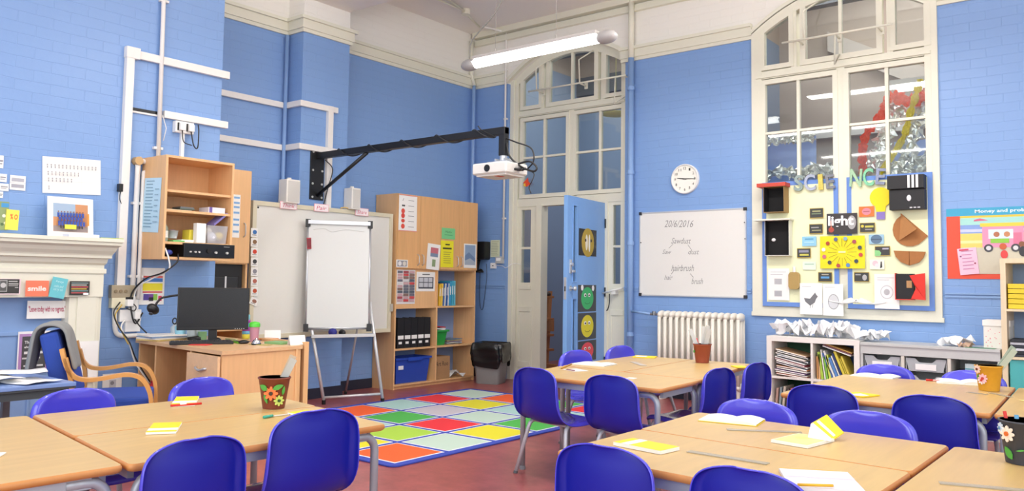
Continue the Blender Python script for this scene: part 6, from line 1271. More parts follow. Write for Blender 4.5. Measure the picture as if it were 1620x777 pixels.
# ---------------------------------------------------------------- poster on the right of the back wall
PW = lambda x, y: B(x, y, 7.495)
tl, tr = (1497, 330), (1660, 327.5)
a, b, c = PW(1497, 331), PW(1660, 322), PW(1499, 441)
el = [('r', 0, .11, .14, 1, '#E8543A'), ('r', 0, .93, 1, 1, '#E8543A'), ('r', 0, 0, 1, .11, '#3FA6CC'), ('t', .60, .055, .62, 'Money and problems', '#E8F6FA', .06, 0, .02),
 ('r', .14, .11, 1, .14, '#E4C84A'), ('r', .14, .14, 1, .24, '#A6DCD4'), ('r', .14, .24, 1, .36, '#86A4DC'), ('r', .14, .30, 1, .34, '#C9D0F0'), ('r', .14, .36, 1, .56, '#EED470'), ('r', .14, .46, 1, .5, '#F4E4A0'), ('r', .14, .56, 1, .93, '#CFC9B4'),
 ('p', [(.28, .17), (.34, .15), (.42, .18), (.28, .19)], '#D86A8A'),
 ('r', .36, .25, .76, .56, '#E898B8'), ('r', .34, .22, .78, .27, '#F0D04A'), ('r', .42, .31, .66, .44, '#D8E8F0'), ('c', .50, .38, .03, '#B07050'), ('c', .60, .38, .03, '#C88A60'), ('r', .66, .36, .74, .56, '#D87898'), ('r', .44, .44, .62, .5, '#8FC84A'),
 ('c', .42, .57, .045, '#4A4A50'), ('c', .42, .57, .025, '#D8D8DC'), ('c', .68, .57, .045, '#4A4A50'), ('c', .68, .57, .025, '#D8D8DC'),
 ('c', .56, .55, .035, '#C8603A'), ('e', .57, .66, .035, .06, '#E04A4A'), ('c', .74, .52, .03, '#8A5A40'), ('e', .75, .62, .04, .07, '#3A3A40'), ('c', .80, .56, .03, '#D8A070'), ('e', .81, .66, .035, .06, '#E8E8E8'),
 ('p', [(.86, .36), (.93, .22), (1, .36)], '#E8506A'), ('r', .86, .42, 1, .56, '#48B0C0'), ('r', .80, .62, 1, .78, '#7FC8D8'), ('c', .84, .2, .02, '#E8C030')]
mb = MB(WPAPER); mb.mats = []; plaque(mb, Vector((a.x, 7.496, a.z)), Vector((1, 0, 0)), Vector((0, 0, -1)), b.x-a.x, a.z-c.z, '#F4F0E4', el, Vector((0, -1, 0)), .002)
tag(mb.build('poster', fix=False), 'large seaside poster headed Money and problem on the right wall', 'poster')
sheet('paper_slip', 'pink printed sheet pinned tilted over the seaside poster', 'paper', lambda x, y: B(x, y, 7.485), ((1514, 394), (1544, 391), (1525, 435)), '#F4C6DC', lines(.2, .85, .1, .9, 6, '#C88AB0', .25)+[('c', .15, .3, .05, '#7A4A7A'), ('c', .85, .6, .05, '#A0405A'), ('r', .1, .03, .6, .09, '#D8506A')])
# ---------------------------------------------------------------- low white shelf unit
YF = 7.08
lu = thing('low_shelf_unit', 'low white cube shelf unit full of magazines and books', 'shelf unit', (-2.36, 7.28, 0))
x0, xm, x1, zt = -2.755, -2.36, -1.968, .703
mb = MB(M('#EBE7E0', .4)); mb.box(x0, x0+.045, YF, 7.48, 0, zt, .002); mb.box(x1-.045, x1, YF, 7.48, 0, zt, .002); mb.box(x0, x1, YF, 7.48, zt-.045, zt, .002); mb.box(x0, x1, YF, 7.48, 0, .045, .002)
mb.box(xm-.009, xm+.009, YF+.003, 7.48, .04, zt-.04); mb.build('carcass', lu)
mb = MB(M('#EBE7E0', .4)); mb.box(x0+.04, x1-.04, YF+.003, 7.48, .335, .353); mb.build('shelf', lu)
mb = MB(M('#3A6A4A', .7)); mb.box(x0+.045, xm-.01, 7.47, 7.48, .05, .66); mb.m('#5A7AB4'); mb.box(xm+.01, x1-.045, 7.47, 7.48, .05, .66); mb.build('back_panel', lu)
rr = random.Random(8); mc = ['#C46A4A', '#E0D8CC', '#8A6AA0', '#E4E4E0', '#D89060', '#5A6A80', '#E8E6E0', '#B04A58', '#DADADA', '#7A8AA0', '#E8E0D0', '#4A5560', '#D8B890']
od = ['lowest', 'second', 'third', 'fourth', 'fifth', 'sixth', 'seventh', 'eighth', 'ninth', 'tenth', 'eleventh', 'twelfth', 'topmost']
for k in range(13):
    mt = Matrix.Translation((-2.545+rr.uniform(-.01, .01), 7.22, .358+.0165*k)) @ Matrix.Rotation(rr.uniform(-.12, .12), 4, 'Z') @ Matrix.Rotation(.20 if k > 4 else .1, 4, 'Y')
    mb = MB(M(mc[k], .35)); mb.box(-.135, .135, -.115, .16, 0, .0105, .001, mt); mb.m('#F0EEE8'); mb.box(-.133, .133, -.1165, -.114, .002, .008, 0, mt)
    tag(mb.build('magazine'), 'magazine in the sloping pile of the upper left cube, %s' % od[k], 'magazine', 'magazines piled in the upper left cube')
cl = ['#C8925A', '#D8A878', '#A9C84A', '#E8E8E0', '#7FB84A', '#C9D85A', '#4A6AB0', '#E4E4E0', '#5A8AC8', '#E8E8E0', '#2A3A6A', '#D8C84A', '#C8B83A', '#D4C24A']
x = xm+.03
for k, hx in enumerate(cl):
    th = .012+.006*(k % 3); lean_ = .16 if k < 9 else -.45+.02*k
    lean_ = -.02 if k < 2 else (-.14 if k < 6 else -.38); h = .19+.02*(k % 4)
    mt = Matrix.Translation((x, 0, .356+(.0 if k < 6 else .006))) @ Matrix.Rotation(lean_, 4, 'Y'); mb = MB(M(hx, .4)); mb.box(0, th*.8, YF+.04, YF+.24, 0, h, .0008, mt)
    tag(mb.build('book'), 'thin book %d from the left leaning in the upper right cube' % (k+1) if 0 else 'thin leaning book in the upper right cube, %s from the left' % ['first', 'second', 'third', 'fourth', 'fifth', 'sixth', 'seventh', 'eighth', 'ninth', 'tenth', 'eleventh', 'twelfth', 'thirteenth', 'fourteenth'][k], 'book', 'books in the upper right cube'); x += th+.0035
mb = MB('#5A3A44'); mt = Matrix.Translation((-2.16, 7.2, .60)) @ Matrix.Rotation(.3, 4, 'Y')
for k, hx in enumerate(('#DCDCDA', '#7A4A50', '#B8904A')):
    mb = MB(hx); mb.box(-.12, .12, -.1, .14, .012*k, .012*k+.009, .001, mt); tag(mb.build('magazine'), ('white', 'dark red', 'tan')[k]+' magazine laid across the top of the leaning books', 'magazine', 'magazines across the leaning books')
for k in range(10):
    mb = MB(['#B8988A', '#8A9AA0', '#C9C0B0', '#5A4A4A', '#B46A6A', '#D8D8D0', '#4A5A5A', '#A89080', '#C4C4BE', '#6A5A6A'][k]); mt = Matrix.Translation((x0+.06+.031*k, 0, .048)) @ Matrix.Rotation(.08, 4, 'Y'); mb.box(0, .018, YF+.03, YF+.24, 0, .2+.01*(k % 3), .001, mt)
    tag(mb.build('book'), 'thin book in the lower left cube, %s from the left' % ['first', 'second', 'third', 'fourth', 'fifth', 'sixth', 'seventh', 'eighth', 'ninth', 'tenth'][k], 'book', 'books in the lower left cube')
# paper models on the shelf unit
for k in range(17):
    x = -2.70+.046*k; z = zt+.001 if k % 3 else zt+.03
    if k > 13: x = -1.98+.06*(k-14); z = .70
    crumple('paper_model', 'crumpled white paper model in the row on top of the white shelf unit', (x, 7.25+.07*math.sin(k*2.1), z), (.15, .14, .11 if k > 13 else .13), '#F4F5F7', 30+k, 'paper models on the white shelf unit')
# ---------------------------------------------------------------- grey tray unit
gu = thing('tray_unit', 'grey low storage unit with clear plastic trays', 'tray unit', (-1.45, 7.28, 0))
x0, x1 = -1.962, -.962; GR = M('#C4C6C4', .4)
mb = MB(GR); mb.box(x0, x1, YF-.01, 7.48, .668, .69, .003); mb.box(x0, x1, YF, 7.48, .60, .668, .002); mb.box(x0, x0+.018, YF+.005, 7.48, 0, .6); mb.box(x1-.018, x1, YF+.005, 7.48, 0, .6); mb.box(x0, x1, 7.46, 7.48, 0, .6); mb.box(x0, x1, YF+.01, 7.48, 0, .06); mb.build('carcass', gu)
cols = [B(x, 560, YF).x for x in (1427.5, 1501)]
for x in cols: mb = MB(M('#D8D4C8', .4)); mb.box(x-.012, x+.012, YF+.003, 7.46, .06, .6); mb.build('divider', gu)
edges = [x0+.02, cols[0]-.012, cols[0]+.012, cols[1]-.012]
for c_ in range(2):
    a, b = edges[c_*2]+.008, edges[c_*2+1]-.008
    for r_ in range(4):
        z1 = .585-.135*r_; z0 = z1-.10
        ty = thing('storage_tray', 'clear plastic tray in the grey unit, %s column, %s row' % (('left', 'second')[c_], ('top', 'second', 'third', 'bottom')[r_]), 'tray', ((a+b)/2, 7.27, z0), 0, 'clear trays in the grey unit')
        mb = MB(cloudy('#C9CED2', .62)); ins = .02
        mb.prism([(a, YF+.015, z1), (a+.07, YF+.015, z1), (a+.10, YF+.015, z1-.03), (b-.10, YF+.015, z1-.03), (b-.07, YF+.015, z1), (b, YF+.015, z1), (b-.025, YF+.015, z0), (a+.025, YF+.015, z0)], (0, .006, 0))
        mb.box(a-.004, b+.004, YF+.01, YF+.03, z1-.004, z1+.006) if 0 else None
        mb.box(a+.0, a+.006, YF+.02, 7.44, z0, z1); mb.box(b-.006, b, YF+.02, 7.44, z0, z1); mb.box(a+.02, b-.02, YF+.02, 7.44, z0, z0+.005)
        mb.build('body', ty)
        mb = MB('#F2F2F0'); mb.box((a+b)/2-.075, (a+b)/2+.075, YF+.010, YF+.0125, z0+.012, z0+.058); mb.build('label', ty)
for k, (dx, hx, lab) in enumerate(((.10, '#D8ECEC', 'pale blue'), (.30, '#8A8A90', 'grey'))):
    mb = MB(hx); mb.box(cols[1]+dx, cols[1]+dx+.14, YF+.06, YF+.2, .50, .565, .003); mb.m('#6FB0C0'); mb.box(cols[1]+dx, cols[1]+dx+.14, YF+.0595, YF+.06, .52, .53); tag(mb.build('small_box'), lab+' packet on the right hand shelf of the grey unit', 'box')
mb = MB('#3A3C40'); mb.box(cols[1]+.012, x1-.018, YF+.02, 7.46, .485, .498); mb.build('inner_shelf', gu)
for k, (px, s_, lab) in enumerate((((1494, 540), (.12, .10, .07), 'left of the pair'), ((1520, 537), (.17, .14, .1), 'larger of the pair'))):
    p = B(px[0], px[1], 7.2); crumple('paper_model', 'white folded paper model on the grey unit, '+lab, (p.x, 7.22, .691), s_, '#F4F5F7', 80+k)
gb = thing('gift_box', 'white box with a lid and pink speckles on the grey unit', 'box', (-1.03, 7.3, .69))
a, b = B(1556, 530, 7.2).x, B(1583, 530, 7.2).x
mb = MB(M('#F0EEE6', .6)); mb.box(a, b+.06, 7.2, 7.4, .691, .86, .002); mb.m('#E8909A'); rr = random.Random(1)
for k in range(22): x, z = rr.uniform(a+.01, b+.04), rr.uniform(.70, .84); mb.box(x, x+.006, 7.1992, 7.2, z, z+.005)
mb.build('body', gb); mb = MB(M('#F4F2EC', .6)); mb.box(a-.006, b+.066, 7.194, 7.406, .86, .905, .003); mb.build('lid', gb)
mb = MB('#5A8A6A'); mb.box(-1.2, -1.0, 7.1, 7.19, .6905, .6935); tag(mb.build('paper_strip'), 'green strip in front of the speckled box', 'paper')
crumple('wrapper', 'small colourful wrapper left of the speckled box', (-1.20, 7.16, .691), (.1, .06, .04), '#C9A890', 5)
# ---------------------------------------------------------------- tall shelf unit at the right edge
ts_ = thing('tall_shelf_unit', 'tall pale birch shelf unit cut by the right edge', 'shelf unit', (-.6, 7.28, 0))
BR = M('#E4D2B0', .45, 0, .04, kind='woodz'); x0, x1, zt = -.95, -.15, 1.375
mb = MB(BR); mb.box(x0, x0+.036, YF, 7.48, 0, zt, .002); mb.box(x1-.036, x1, YF, 7.48, 0, zt, .002); mb.box(x0, x1, YF, 7.48, zt-.036, zt, .002); mb.box(x0, x1, 7.47, 7.48, 0, zt); mb.m('#8CA4C8'); mb.box(x0+.036, x1-.036, 7.465, 7.471, 0, zt-.03); mb.build('carcass', ts_)
zz = [B(1600, y, YF).z for y in (489, 565)]
for z in zz+[.12]: mb = MB(BR); mb.box(x0+.036, x1-.036, YF+.002, 7.47, z-.018, z, .001); mb.build('shelf', ts_)
for k in range(5): mb = MB(M('#E8CC2A', .5)); mb.box(x0+.045, x0+.4, YF+.02, YF+.3, zz[0]+.002+.038*k, zz[0]+.036+.038*k, .003, None); mb.m('#F4F0E0'); mb.box(x0+.0445, x0+.39, YF+.018, YF+.02, zz[0]+.008+.038*k, zz[0]+.03+.038*k) if 0 else None; tag(mb.build('yellow_folder'), 'yellow folder in the stack on the top shelf at the right edge, %s' % ['lowest', 'second', 'third', 'fourth', 'topmost'][k], 'folder', 'yellow folders')
for k in range(6):
    mb = MB(['#2E3240', '#23262E', '#D0D4DC', '#31353F', '#B8BCC4', '#262A33'][k]); mt = Matrix.Translation((x0+.22, YF+.15, zz[1]+.002+.022*k)) @ Matrix.Rotation(.03*(k % 3-1), 4, 'Z'); mb.box(-.17, .17, -.12, .12, 0, .018, .002, mt)
    tag(mb.build('folder'), 'flat dark or grey folder on the middle shelf at the right edge, %s' % ['lowest', 'second', 'third', 'fourth', 'fifth', 'topmost'][k], 'folder', 'dark folders')
mb = MB(M('#4FB4B4', .5)); mb.box(x0+.045, x0+.4, YF+.02, YF+.3, .125, zz[1]-.022, .006); mb.m('#3FA0A2')
for k in range(4): mb.box(x0+.044, x0+.4, YF+.018, YF+.02, .2+.06*k, .204+.06*k)
tag(mb.build('teal_box'), 'large teal box on the bottom shelf at the right edge', 'box')
# ---------------------------------------------------------------- things on the tables
T = .58
def ruler3(lab, a, b, w_=.03, z=0):
    p, q = F(*a, T), F(*b, T); d = (q-p).normalized(); t = Vector((-d.y, d.x, 0))*w_/2; mb = MB(cloudy('#BFB9A6', .55)); mb.prism([p+t+Z3*(.001+z), p-t+Z3*(.001+z), q-t+Z3*(.001+z), q+t+Z3*(.001+z)], (0, 0, .0025)); mb.m('#8A8478'); d2 = (q-p)/30
    for k in range(1, 30): c = p+d2*k+t*.95; mb.prism([c+Z3*(.0036+z), c-t*(.35 if k % 5 else .6)+Z3*(.0036+z), c-t*(.35 if k % 5 else .6)+d.normalized()*.0008+Z3*(.0036+z), c+d*.0008+Z3*(.0036+z)], (0, 0, .0003))
    return tag(mb.build('ruler'), lab, 'ruler')
def quad(nm, lab, cat, cs, base, h=.004, el=(), group=None, z=0):
    tl, tr, bl = [F(*c, T) for c in cs]; U = tr-tl; w_ = U.length; U.normalize(); D = (bl-tl); D = D-U*D.dot(U); hh = D.length; D.normalize()
    mb = MB('#FFFFFF'); mb.mats = []; plaque(mb, tl+Z3*(.0012+z), U, D, w_, hh, base, el, Z3, h); o = mb.build(nm, fix=False); return tag(o, lab, cat, group)
YB_ = M('#F2D41C', .5)
def openbook(nm, lab, px, w_, d_, ang, cover='#F2D41C', rise=.02, left=.10):
    p = F(*px, T); mt = Matrix.Translation((p.x, p.y, T+.001)) @ Matrix.Rotation(R(ang), 4, 'Z'); t = thing(nm, lab, 'booklet', p)
    mb = MB(cover); mb.box(-w_, w_, -d_/2-.003, d_/2+.003, 0, .002, 0, mt); mb.build('cover', t)
    mb = MB(M('#F5F4F0', .7, 0, .01)); n = 10; P = []
    for i in range(2*n+1):
        u = (i-n)/n; z = .004+rise*abs(math.sin(abs(u)*math.pi))*(.6 if u < 0 else 1)+.002
        for v in (-d_/2, d_/2): P.append(mt @ Vector((u*w_*.98, v, z)))
    mb.add(P, [(2*i, 2*i+1, 2*i+3, 2*i+2) for i in range(2*n)], True); k0 = len(P)
    mb.m('#E9E8E2')
    for s_ in (0, 1): Q = [P[2*i+s_] for i in range(2*n+1)]; W_2 = [Vector((q.x, q.y, T+.003)) for q in Q]; mb.add(Q+W_2, [(i, i+1, 2*n+1+i+1, 2*n+1+i) for i in range(2*n)])
    mb.build('pages', t); return t
def flower(mb, c, n_, r, petal, core, axis=Z3, k=8):
    n_ = n_.normalized(); u = n_.cross(axis).normalized(); v = n_.cross(u)
    mb.m(petal)
    for i in range(k):
        a = 2*math.pi*i/k; d = u*math.cos(a)+v*math.sin(a); t = n_.cross(d); q = c+d*r*.62
        mb.prism([q+d*r*.42*math.cos(b*math.pi/4)+t*r*.24*math.sin(b*math.pi/4) for b in range(8)], n_*.004)
    mb.m(core); mb.prism([c+u*r*.3*math.cos(b*math.pi/4)+v*r*.3*math.sin(b*math.pi/4) for b in range(8)], n_*.008)
def leaf(mb, c, n_, d, l, w_, hx='#4FA03C'):
    n_ = n_.normalized(); d = (d-n_*d.dot(n_)).normalized(); t = n_.cross(d); mb.m(hx); mb.prism([c+d*l*(s-.5)+t*w_*e for s, e in ((0, 0), (.25, .42), (.5, .5), (.8, .3), (1, 0), (.8, -.3), (.5, -.5), (.25, -.42))], n_*.004)
def pot(lab, c, col, rb, rt, h, deco=(), inside='#2E2622'):
    t = thing('painted_pot', lab, 'pot', c, 0, 'painted pots on the tables'); c = Vector((c[0], c[1], T+.001))
    mb = MB(M(col, .5, 0, .06)); mb.lathe(c, [(rb, 0), (rt-.002, h-.008), (rt+.002, h-.006), (rt+.002, h), (rt-.004, h)], 28); mb.m(inside); mb.lathe(c, [(rt-.004, h), (rb-.003, .01), (0.001, .01)], 28); mb.build('body', t)
    for kind, ang, zf, *r_ in deco:
        tv = Vector((-c.x, -c.y, 0)).normalized(); a = math.atan2(tv.y, tv.x)+R(ang); rad = rb+(rt-rb)*zf; n_ = Vector((math.cos(a), math.sin(a), 0)); p = c+n_*(rad+.001)+Z3*h*zf
        mb = MB('#FFFFFF'); mb.mats = []
        if kind == 'f': flower(mb, p, n_, r_[0], r_[1], r_[2]); mb.build('flower', t)
        else: leaf(mb, p, n_, Vector((-n_.y*r_[2], n_.x*r_[2], r_[3])), r_[0], r_[1]); mb.build('leaf', t)
    return t, c
def stick_rulers(c, h, lst, rt):
    for i, (ang, ln, w_, lab, hx) in enumerate(lst):
        rv = Vector((RT.x, RT.y, 0)).normalized(); d = (Z3+rv*math.tan(R(ang))).normalized(); s_ = rv
        side = rv.cross(d).normalized(); w3 = side.cross(d).normalized(); b = c+Z3*.012-rv*math.tan(R(ang))*.03+side*.006*(i-1)
        mb = MB(cloudy(hx, .72)); mb.prism([b+w3*w_/2, b-w3*w_/2, b-w3*w_/2+d*ln, b+w3*w_/2+d*ln], side*.003); tag(mb.build('ruler'), lab, 'ruler')
p1 = F(430, 648, T); p1 = Vector((p1.x-.03, p1.y+.03, T))
t, c = pot('terracotta brown pot with orange and green flowers and leaves, holding rulers', p1, '#7C3B28', .047, .069, .135, (('f', -12, .52, .030, '#F07838', '#3A2A10'), ('f', 22, .28, .023, '#C8DC6A', '#2A4A20'), ('l', 14, .72, .05, .022, 1, .35), ('l', -42, .70, .045, .025, -1, .5), ('l', 38, .6, .04, .014, .2, 1), ('l', -36, .35, .045, .016, .4, -1)))
stick_rulers(c, .135, ((23, .235, .030, 'clear ruler leaning in the flowered brown pot, front', '#C9B8A0'), (26, .225, .030, 'clear ruler leaning in the flowered brown pot, back', '#C4C4BE')), .07)
p2 = F(1111, 574, T)
t, c = pot('plain reddish brown pot with rulers on the table before the radiator', p2, '#93452E', .047, .066, .135, (('l', -70, .6, .03, .02, 1, .2),))
stick_rulers(c, .135, ((-24, .25, .028, 'clear ruler leaning left in the plain brown pot', '#D8DAD8'), (4, .25, .03, 'clear ruler standing in the middle of the plain brown pot', '#DCDCD8'), (10, .26, .03, 'clear ruler leaning right in the plain brown pot', '#CFCFC8'), (14, .24, .03, 'clear ruler at the right side of the plain brown pot', '#D4D0C8')), .066)
mb = MB('#D83A3A')
for a in (-18, -14): mb.tube([c+Vector((-.02, 0, .1)), c+Vector((-.045+.01*(a+18)/4, -.02, .175))], .005, 6)
tag(mb.build('red_scissors'), 'red scissor handles in the plain brown pot', 'scissors')
p3 = F(1565, 618, T)
t, c = pot('mustard yellow pot with pink and white flowers, holding rulers', p3, '#D29A28', .051, .070, .138, (('f', -52, .85, .024, '#F0D0C0', '#6A3020'), ('f', -28, .50, .026, '#F0B8C0', '#C04030'), ('f', -34, .42, .022, '#F4F0F0', '#C04030'), ('l', -55, .55, .03, .012, .3, 1)))
stick_rulers(c, .138, ((36, .285, .034, 'clear ruler leaning right in the mustard yellow pot, front', '#A8B8A4'), (39, .275, .034, 'clear ruler leaning right in the mustard yellow pot, back', '#C4CCB8')), .07)
p4 = F(1621, 733, T)
t, c = pot('dark grey pot with a daisy and green leaves at the right edge', p4, '#3A3C44', .054, .072, .138, (('f', -42, .70, .026, '#F4E4D0', '#D86A28'), ('f', -66, .80, .018, '#DCE8F0', '#6A90B0'), ('l', -45, .25, .045, .022, -.7, 1), ('l', 12, .5, .045, .02, -.3, 1), ('l', -8, .35, .03, .006, 1, .2)))
mb = MB('#C8302C'); mb.tube([c+Vector((-.045, .01, .10)), c+Vector((-.055, .012, .16))], .006, 6); tag(mb.build('red_pen'), 'red pen standing in the dark grey pot', 'pen')
mb = MB('#5A9AC0'); mb.tube([c+Vector((-.02, .02, .08)), c+Vector((-.022, .02, .15))], .007, 6); tag(mb.build('blue_pen'), 'blue pen standing in the dark grey pot', 'pen')
mb = MB('#E4DCC8'); mb.tube([c+Vector((.01, .02, .08)), c+Vector((.03, .02, .145))], .006, 6); tag(mb.build('white_pen'), 'white pen standing in the dark grey pot', 'pen')
# left group
def yb(lab, cs, el=(), h=.008): 
    q = quad('exercise_book', lab, 'book', cs, '#F4F2EA', h, [('r', 0, 0, 1, 1, '#F2D41C')]+list(el), 'yellow exercise books'); return q
yb('yellow exercise book with a white label in front of the left bottom chair', ((243, 673), (288, 671.5), (271, 687)), [('r', 0, .62, 1, .85, '#F6F4EC')], .008)
o = bpy.data.objects
yb2 = yb('yellow exercise book with a red pen across it near the desk side', ((279, 631), (315, 630), (281, 644)), [('r', 0, .55, 1, .8, '#F6F4EC')])
mb = MB('#D8281E'); p, q = F(270, 640.5, T+.02), F(319, 637, T+.02); mb.tube([p-Z3*.004, q-Z3*.004], .005, 8); mb.m('#F0F0F0'); mb.tube([p+(q-p)*.3, p+(q-p)*.5], .0055, 8); tag(mb.build('red_pen'), 'red pen lying across a yellow exercise book', 'pen')
yb('yellow exercise book half hidden by the large near chair', ((455, 656), (485, 652), (436, 671)))
mb = MB('#3FA890'); p, q = F(417, 663, T), F(431, 660.5, T); mb.tube([p+Z3*.007, q+Z3*.007], .006, 8); mb.m('#D4D4CC'); p2_ = F(458, 657, T); mb.tube([q+Z3*.005, p2_+Z3*.004], .003, 6); tag(mb.build('green_pen'), 'pen with a green cap in front of the flowered brown pot', 'pen')
quad('paper_sheet', 'white folded sheet at the left edge of the left table', 'paper', ((-20, 719), (10, 718), (-22, 727)), WPAPER, .004)
# near door group
openbook('open_booklet', 'white open booklet on the table near the door', (940, 577), .13, .19, 4, '#F4F2EA', .006)
quad('paper_slip', 'small white sheet with a dark red corner on the table near the door', 'paper', ((890, 585), (912, 584), (880, 590)), '#EDE6E4', .002, [('p', [(0, .2), (.35, 0), (.45, .55), (.1, .9)], '#6A2430')])
mb = MB('#B8862A'); p, q = F(888, 584, T), F(904, 577, T); mb.tube([p+Z3*.005, q+Z3*.005], .0045, 6); tag(mb.build('pencil'), 'dark yellow pencil at the left end of the table near the door', 'pencil')
quad('exercise_book', 'yellow booklet with white pages at the far end of the table near the door', 'book', ((1006, 563.5), (1040, 565), (1004, 566)), '#F2D41C', .006, [('r', .1, .3, .6, .95, '#F4F2EA')])
quad('plastic_wallet', 'grey translucent wallet on the table near the door', 'wallet', ((996, 573), (1006, 573), (1004, 579)), '#B9B0A6', .002)
quad('paper_slip', 'thin white slip at the middle of the table near the door', 'paper', ((996, 598), (1008, 599), (998, 600)), WPAPER, .002)
quad('exercise_book', 'yellow booklet on the table behind the side-on chair', 'book', ((1156, 580), (1175, 580), (1154, 583)), '#F2DC2A', .006)
# right front group
yb('yellow exercise book with a white band left of the clear ruler', ((1001, 699), (1075, 713), (984, 708)), [('r', .16, 0, .34, 1, '#F4F2EA')], .012)
ruler3('clear ruler lying right of the banded yellow exercise book', (1089, 715), (1215, 735))
ruler3('clear ruler near the far edge, beside the open white booklet', (1150, 680.5), (1268, 685), .028)
openbook('open_booklet', 'white open booklet on the right front table before the facing chair', (1158, 666), .12, .17, 10, '#F2D41C', .010)
quad('exercise_book', 'pale green booklet lying under the propped yellow one', 'book', ((1263, 690), (1320, 699), (1228, 702)), '#F0EFE6', .010, [('r', .03, .03, .97, .97, '#C9DC8A'), ('c', .4, .4, .18, '#D8D87A')])
pr_ = thing('propped_booklet', 'yellow booklet with a white band propped open on the green one', 'booklet', F(1310, 694, T))
PV = lambda x, y, yy: B(x, y, yy)
a0 = F(1300, 692, T); 
Yq = a0.y
tl, tr, br_, bl_ = PV(1308, 656, Yq+.05), PV(1335, 684, Yq-.02), PV(1316, 697, Yq-.06), PV(1283, 670, Yq+.01)
nn = (tr-tl).cross(bl_-tl).normalized()*.004
mb = MB('#F2CE1C'); mb.prism([tl, tr, br_, bl_], nn); mb.build('cover', pr_)
mb = MB('#F4F2EA'); lp = lambda a, b, t_: a+(b-a)*t_
e_ = nn*(-.15 if nn.dot(EYE-tl) < 0 else 1.15); sgn = -1 if nn.dot(EYE-tl) < 0 else 1
a_, b_ = lp(bl_, tl, .28), lp(bl_, tl, .45); c_, d_ = lp(br_, tr, .45), lp(br_, tr, .28)
off_ = nn*(1.2 if sgn > 0 else -.2); mb.add([lp(a_, d_, .05)+off_, lp(b_, c_, .05)+off_, lp(b_, c_, .92)+off_, lp(a_, d_, .92)+off_], [(0, 1, 2, 3)]); mb.build('label', pr_)
mb = MB(M('#F4F2F0', .7)); q1, q2 = F(1278, 692, T+.012), F(1312, 698, T+.012); mb.add([bl_, br_, q2, q1], [(0, 1, 2, 3)]); mb.add([lp(bl_, tl, .1), lp(br_, tr, .1), q2, q1], [(0, 1, 2, 3)]); mb.build('pages', pr_)
quad('exercise_book', 'open lined book with a pencil on it at the bottom of the photo', 'book', ((1232, 746), (1340, 752), (1228, 775)), '#DEDCE4', .010, [('r', 0, 0, 1, .03, '#E0B83A')]+[('r', .05, .1+.1*k, .95, .105+.1*k, '#C4C4D4') for k in range(8)]+[('r', 0, .45, 1, .47, '#CFCFDC')])
mb = MB('#E0B02A'); p, q = F(1262, 767, T+.018), F(1318, 768.5, T+.018); mb.tube([p, q], .0042, 6); mb.m('#F2E8E4'); mb.tube([q, q+(q-p)*.05], .0045, 6); tag(mb.build('pencil'), 'yellow pencil lying on the open lined book', 'pencil')
ruler3('clear ruler on the right corner table in front of the dark pot', (1486, 765), (1640, 779))
# shelves group table
openbook('open_booklet', 'white open booklet on the table before the magazine shelves', (1385, 596), .13, .16, -4, '#F4F2EA', .010)
quad('exercise_book', 'yellow booklet with white pages near the front edge, right of the chair back', 'book', ((1356, 622), (1392, 627), (1352, 628)), '#F2D41C', .006, [('p', [(.4, .3), (1, .6), (.8, 1), (.3, .9)], '#F4F2EA')])
mb = MB('#D8281E'); p, q = F(1465, 603, T), F(1495, 604.5, T); mb.tube([p+Z3*.007, p+(q-p)*.35+Z3*.007], .006, 8); mb.m('#F2A8A0'); mb.tube([p+(q-p)*.35+Z3*.006, p+(q-p)*.6+Z3*.006], .005, 8); mb.m('#D8281E'); mb.tube([p+(q-p)*.6+Z3*.006, q+Z3*.006], .0055, 8); tag(mb.build('red_pen'), 'red felt pen left of the white open booklet by the yellow pot', 'pen')
openbook('open_booklet', 'white open booklet left of the mustard yellow pot', (1520, 606), .13, .22, 12, '#F4F2EA', .014)
ruler3('yellowish clear ruler in front of the mustard yellow pot', (1530, 621), (1562, 625), .025)
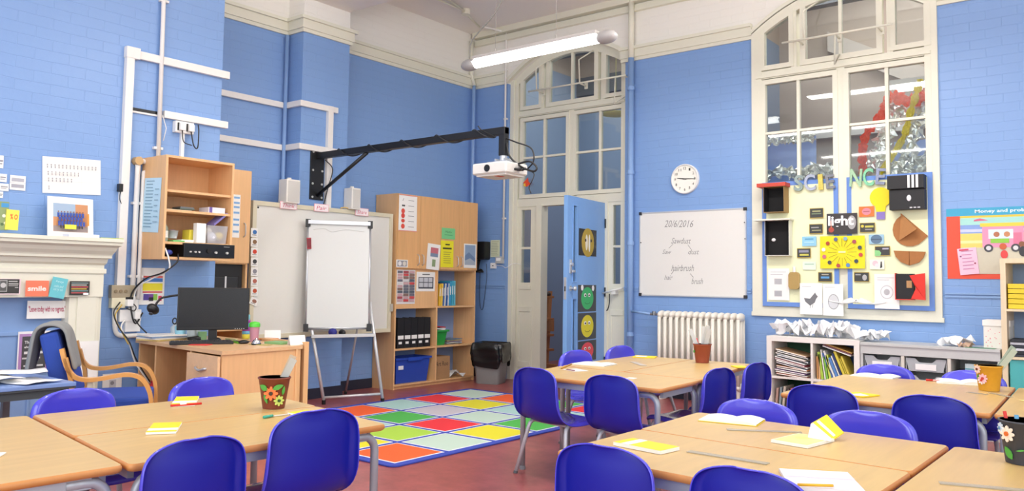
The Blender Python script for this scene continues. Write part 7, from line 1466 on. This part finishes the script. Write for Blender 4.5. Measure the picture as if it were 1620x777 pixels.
ruler3('clear ruler crossing the joint right of the mustard yellow pot', (1566, 622), (1600, 629), .025)
quad('paper_slip', 'yellow and white slip at the right edge of the photo beyond the joint', 'paper', ((1613, 634), (1630, 634), (1612, 637)), '#F2E49A', .003)
# scuff on the one chair
sp_ = MB('#1B1848'); cm = Matrix.Translation(scuffed.location) @ Matrix.Rotation(scuffed.rotation_euler.z, 4, 'Z')
sp_.tube([cm @ Vector((-.005, -.2235, .565)), cm @ Vector((.02, -.2235, .548)), cm @ Vector((.045, -.221, .535)), cm @ Vector((.055, -.220, .523))], .0025, 6); sp_.build('scuff_mark', scuffed)

# small things round the door screen
mb = MB(M('#ECEAE2', .4)); p, q = B(953, 464, 7.52), B(984, 456, 7.52); mb.tube([p, q], .009, 8); mb.box(B(968, 458, 7.54).x, B(975, 458, 7.54).x, 7.52, 7.6, p.z-.01, p.z+.045, .004); mb.m(BLK); r_ = B(964, 465, 7.54)
mb.tube(spl([r_, r_-Z3*.10, r_-Z3*.17+Vector((-.02, 0, 0)), r_-Z3*.20+Vector((-.035, 0, .02))]), .006, 6)
tag(mb.build('door_stay'), 'white stay bar with a black hook on the panel right of the blue door', 'door stay')
mb = MB('#E8502A'); c = B(833, 289, 7.58); mb.prism([c+Vector((-.05, 0, 0)), c+Vector((0, 0, -.05)), c+Vector((.06, 0, -.02)), c+Vector((.03, 0, .01)), c+Vector((.02, 0, .06))], (0, .003, 0)); mb.m('#F0C840'); mb.prism([c+Vector((-.05, -.002, -.03)), c+Vector((-.01, -.002, -.05)), c+Vector((-.02, -.002, 0))], (0, .002, 0))
tag(mb.build('paper_star'), 'small red and yellow paper shape on the lowest left pane above the door', 'decoration')
mb = MB('#F4E890'); c = B(974, 183, 8.2); mb.lathe(c, [(.0, 0), (.16, .01), (.17, .03), (.0, .05)], 24); mb.tube([c+Z3*.04, c+Z3*1.6], .004, 5)
tag(mb.build('hanging_disc'), 'pale yellow disc hanging in the hall behind the upper right pane above the door', 'decoration')
